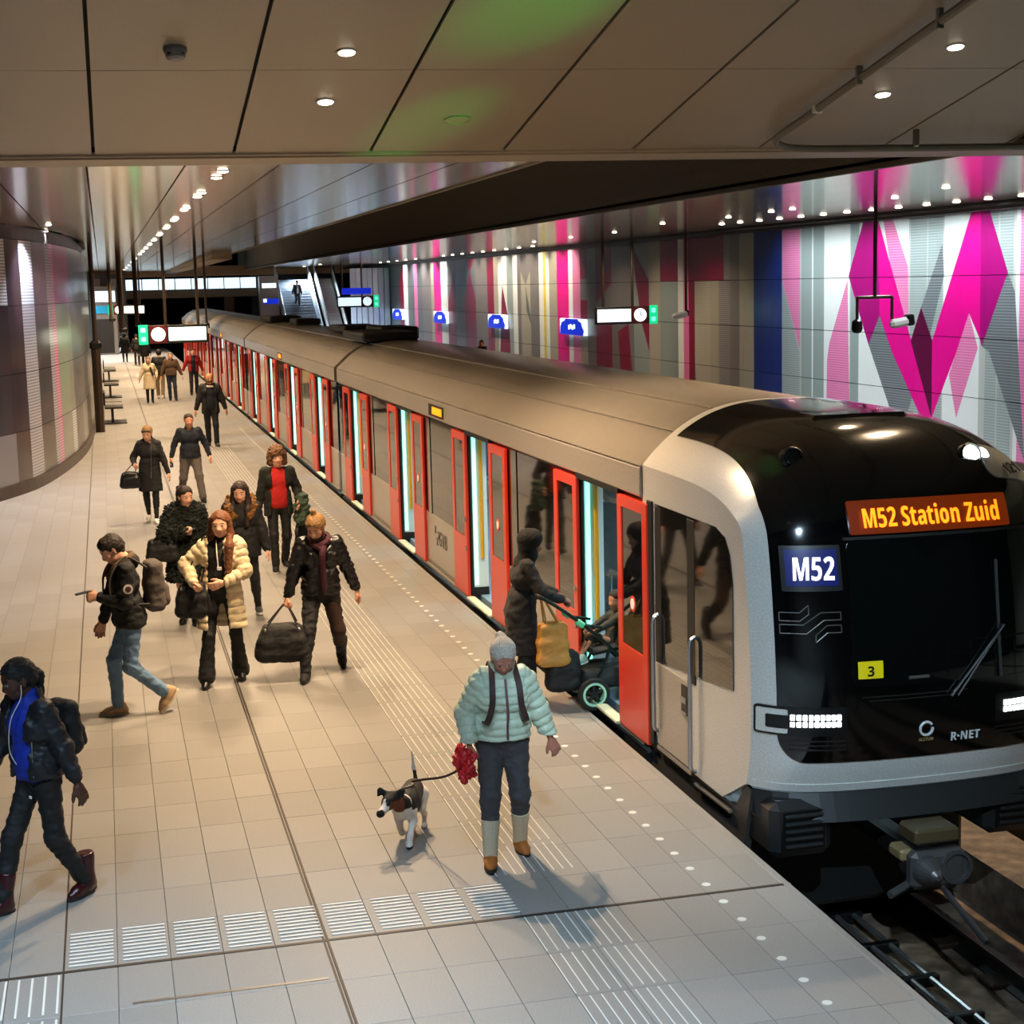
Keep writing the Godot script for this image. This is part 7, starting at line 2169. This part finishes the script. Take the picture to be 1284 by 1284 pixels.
	lathe(st, Vector3.ZERO, [[0.14, 0.0], [0.14, 0.012], [0.115, 0.016], [0.11, 0.008], [0.001, 0.008]], 24, bb)
	build(st, "grille", mat(Color(0.55, 0.5, 0.43), 0.5), sp)
	var cd := thing("cable_conduit", "grey cable conduit bent along the sloping ceiling and its edge", "conduit", V(7.0, slope_y(7.0, -14.2), -14.2))
	var o := -cd.position
	var pts := []
	for q in [[7.02, -11.0], [7.0, -14.2], [7.01, -15.3], [7.0, -15.9], [7.1, -16.2], [7.45, -16.36], [8.4, -16.3], [10.5, -16.1], [13, -15.9]]: pts.append(V(q[0], slope_y(q[0], q[1]) - 0.1, q[1]) + o)
	st = mb()
	tube(st, curve(pts, 5), 0.04, 8)
	build(st, "pipe", mat(Color(0.42, 0.41, 0.38), 0.5), cd)
	for q in [[7.0, -12.6], [6.98, -14.05], [8.6, -15.95]]:
		put(bx(V(q[0], slope_y(q[0], q[1]) - 0.08, q[1]) + o, V(0.07, 0.2, 0.05), 0.015), "bracket", M.steel, cd)
	put(bx(V(7.0, slope_y(7.0, -15.0) - 0.1, -15.0) + o, V(0.1, 0.09, 0.05), 0.01), "clip", M.white, cd)
	# green lamps added out of view for the glow on ceiling and curved wall
	for e in [[V(5.6, 3.0, -5.5), V(3.6, 6.15, -12.8), 5.5, 70.0], [V(5.9, 3.0, -6.2), V(3.3, 5.6, -15.9), 3.6, 75.0], [V(-5.0, 2.4, -22.0), V(-1.0, 2.1, -39.5), 7.0, 75.0]]:
		var sl := thing("added_green_lamp", "added green lamp on a stem, out of view " + ("by the curved wall" if e[0].x < 0 else "above the trackside"), "lamp", e[0], 0, "added green lamps")
		var dv: Vector3 = (e[1] - e[0]).normalized()
		var fb := frame_of(dv)
		st = mb()
		lathe(st, Vector3.ZERO, [[0.07, -0.12], [0.08, 0.0], [0.075, 0.02], [0.06, 0.0], [0.001, 0.0]], 16, Basis(fb.x, fb.z, -fb.y))
		build(st, "housing", M.black, sl)
		st = mb()
		lathe(st, Vector3.ZERO, [[0.058, 0.002], [0.03, 0.01], [0.001, 0.012]], 14, Basis(fb.x, fb.z, -fb.y))
		build(st, "lens", M.green, sl)
		pole(sl, V(0, 0, 0) - dv * 0.1, V(0, -e[0].y, 0) - dv * 0.1, 0.03, M.dark_steel, "stem")
		spot(dv * 0.03, dv, e[3], Color(0.1, 1.0, 0.3), e[2], 0.05, 1.0, sl)
	# far lift front, stairs and escalator on the opposite platform
	var lf := thing("lift", "distant lit steel lift front with a teal screen at the platform end", "lift", V(0.1, 0, -108))
	put(bx(V(0, 2.2, 0), V(1.7, 4.4, 1.0), 0.05), "lift_case", M.steel, lf)
	put(bx(V(0.1, 3.75, 0.52), V(1.3, 0.7, 0.04), 0.01), "lit_panel", M.white_glow, lf)
	put(bx(V(0.1, 2.9, 0.52), V(1.2, 0.5, 0.04), 0.01), "teal_screen", mat(Color(0.1, 0.4, 0.5), 0.3, 0.0, {"em": Color(0.05, 0.35, 0.45), "en": 0.6}), lf)
	put(bx(V(0.0, 1.2, 0.52), V(1.1, 2.2, 0.04), 0.01), "lift_door", M.dark_steel, lf)
	var l2 := thing("lift_case", "distant steel lift case with a blue sign left of the far stairs", "lift", V(10.4, 0, -104))
	put(bx(V(0, 2.4, 0), V(1.2, 4.8, 1.0), 0.04), "steel_case", M.steel, l2)
	put(bx(V(0.1, 3.2, 0.53), V(0.9, 0.34, 0.05), 0.01), "blue_panel", M.blue_sign, l2)
	put(bx(V(-0.3, 3.25, 0.56), V(0.22, 0.22, 0.03), 0.01), "white_pictogram", M.white_glow, l2)
	put(bx(V(0.0, 4.2, 0.53), V(0.9, 0.3, 0.05), 0.01), "lit_panel", M.white_glow, l2)
	var mc := thing("metal_cladding", "distant bright ribbed steel cladding beside the far escalator", "cladding", V(16.5, 0, -101))
	for k in 7:
		put(bx(V(-1.1 + 0.36 * k, 2.6, -0.1 * (k % 2)), V(0.34, 5.1, 0.12), 0.02), "rib", mat(Color(0.75, 0.8, 0.85), 0.25, 0.5), mc)
	var sr := thing("far_stairs", "wide dark grey stairs rising at the end of the opposite platform", "stairs", V(12.3, 0, -100))
	var tread := mat(Color(0.36, 0.38, 0.41), 0.6)
	for k in 26:
		put(bx(V(0.0, 0.09 + 0.175 * k, -0.29 * k), V(2.0, 0.18, 0.32), 0.01), "step", tread, sr)
	for s in [-1, 1]:
		st = mb()
		tube(st, [V(s * 1.1, 0.95, 0.2), V(s * 1.1, 0.95 + 4.55, -7.4)], 0.05, 8)
		build(st, "handrail", M.steel, sr)
		st = mb()
		prism(st, PackedVector2Array([Vector2(0.2, 0), Vector2(0.2, 0.85), Vector2(-7.4, 5.4), Vector2(-7.4, 4.4)]), 0.06, Transform3D(Basis(V(0, 0, 1), V(0, 1, 0), V(1, 0, 0)), V(s * 1.1 - 0.03, 0, 0)))
		build(st, "balustrade", mat(Color(0.75, 0.8, 0.83), 0.3), sr)
	var es := thing("far_escalator", "distant escalator with pale sides beside the far stairs", "escalator", V(14.4, 0, -100))
	for k in 24:
		put(bx(V(0, 0.1 + 0.19 * k, -0.3 * k), V(0.9, 0.2, 0.32), 0.01), "step", M.steel, es)
	for s in [-1, 1]:
		st = mb()
		prism(st, PackedVector2Array([Vector2(1.0, 0), Vector2(1.0, 0.9), Vector2(0.2, 1.0), Vector2(-7.2, 5.6), Vector2(-7.2, 4.4)]), 0.1, Transform3D(Basis(V(0, 0, 1), V(0, 1, 0), V(1, 0, 0)), V(s * 0.6 - 0.05, 0, 0)))
		build(st, "balustrade", M.white, es)
		st = mb()
		tube(st, [V(s * 0.6, 0.95, 1.0), V(s * 0.6, 1.02, 0.2), V(s * 0.6, 5.62, -7.2)], 0.05, 8)
		build(st, "handrail", M.black, es)

func _ready() -> void:
	rng.seed = 11
	materials()
	camera_and_light()
	lamps()
	floor_and_tracks()
	ceilings()
	far_wall()
	curved_wall()
	ends()
	train()
	people()
	fittings()
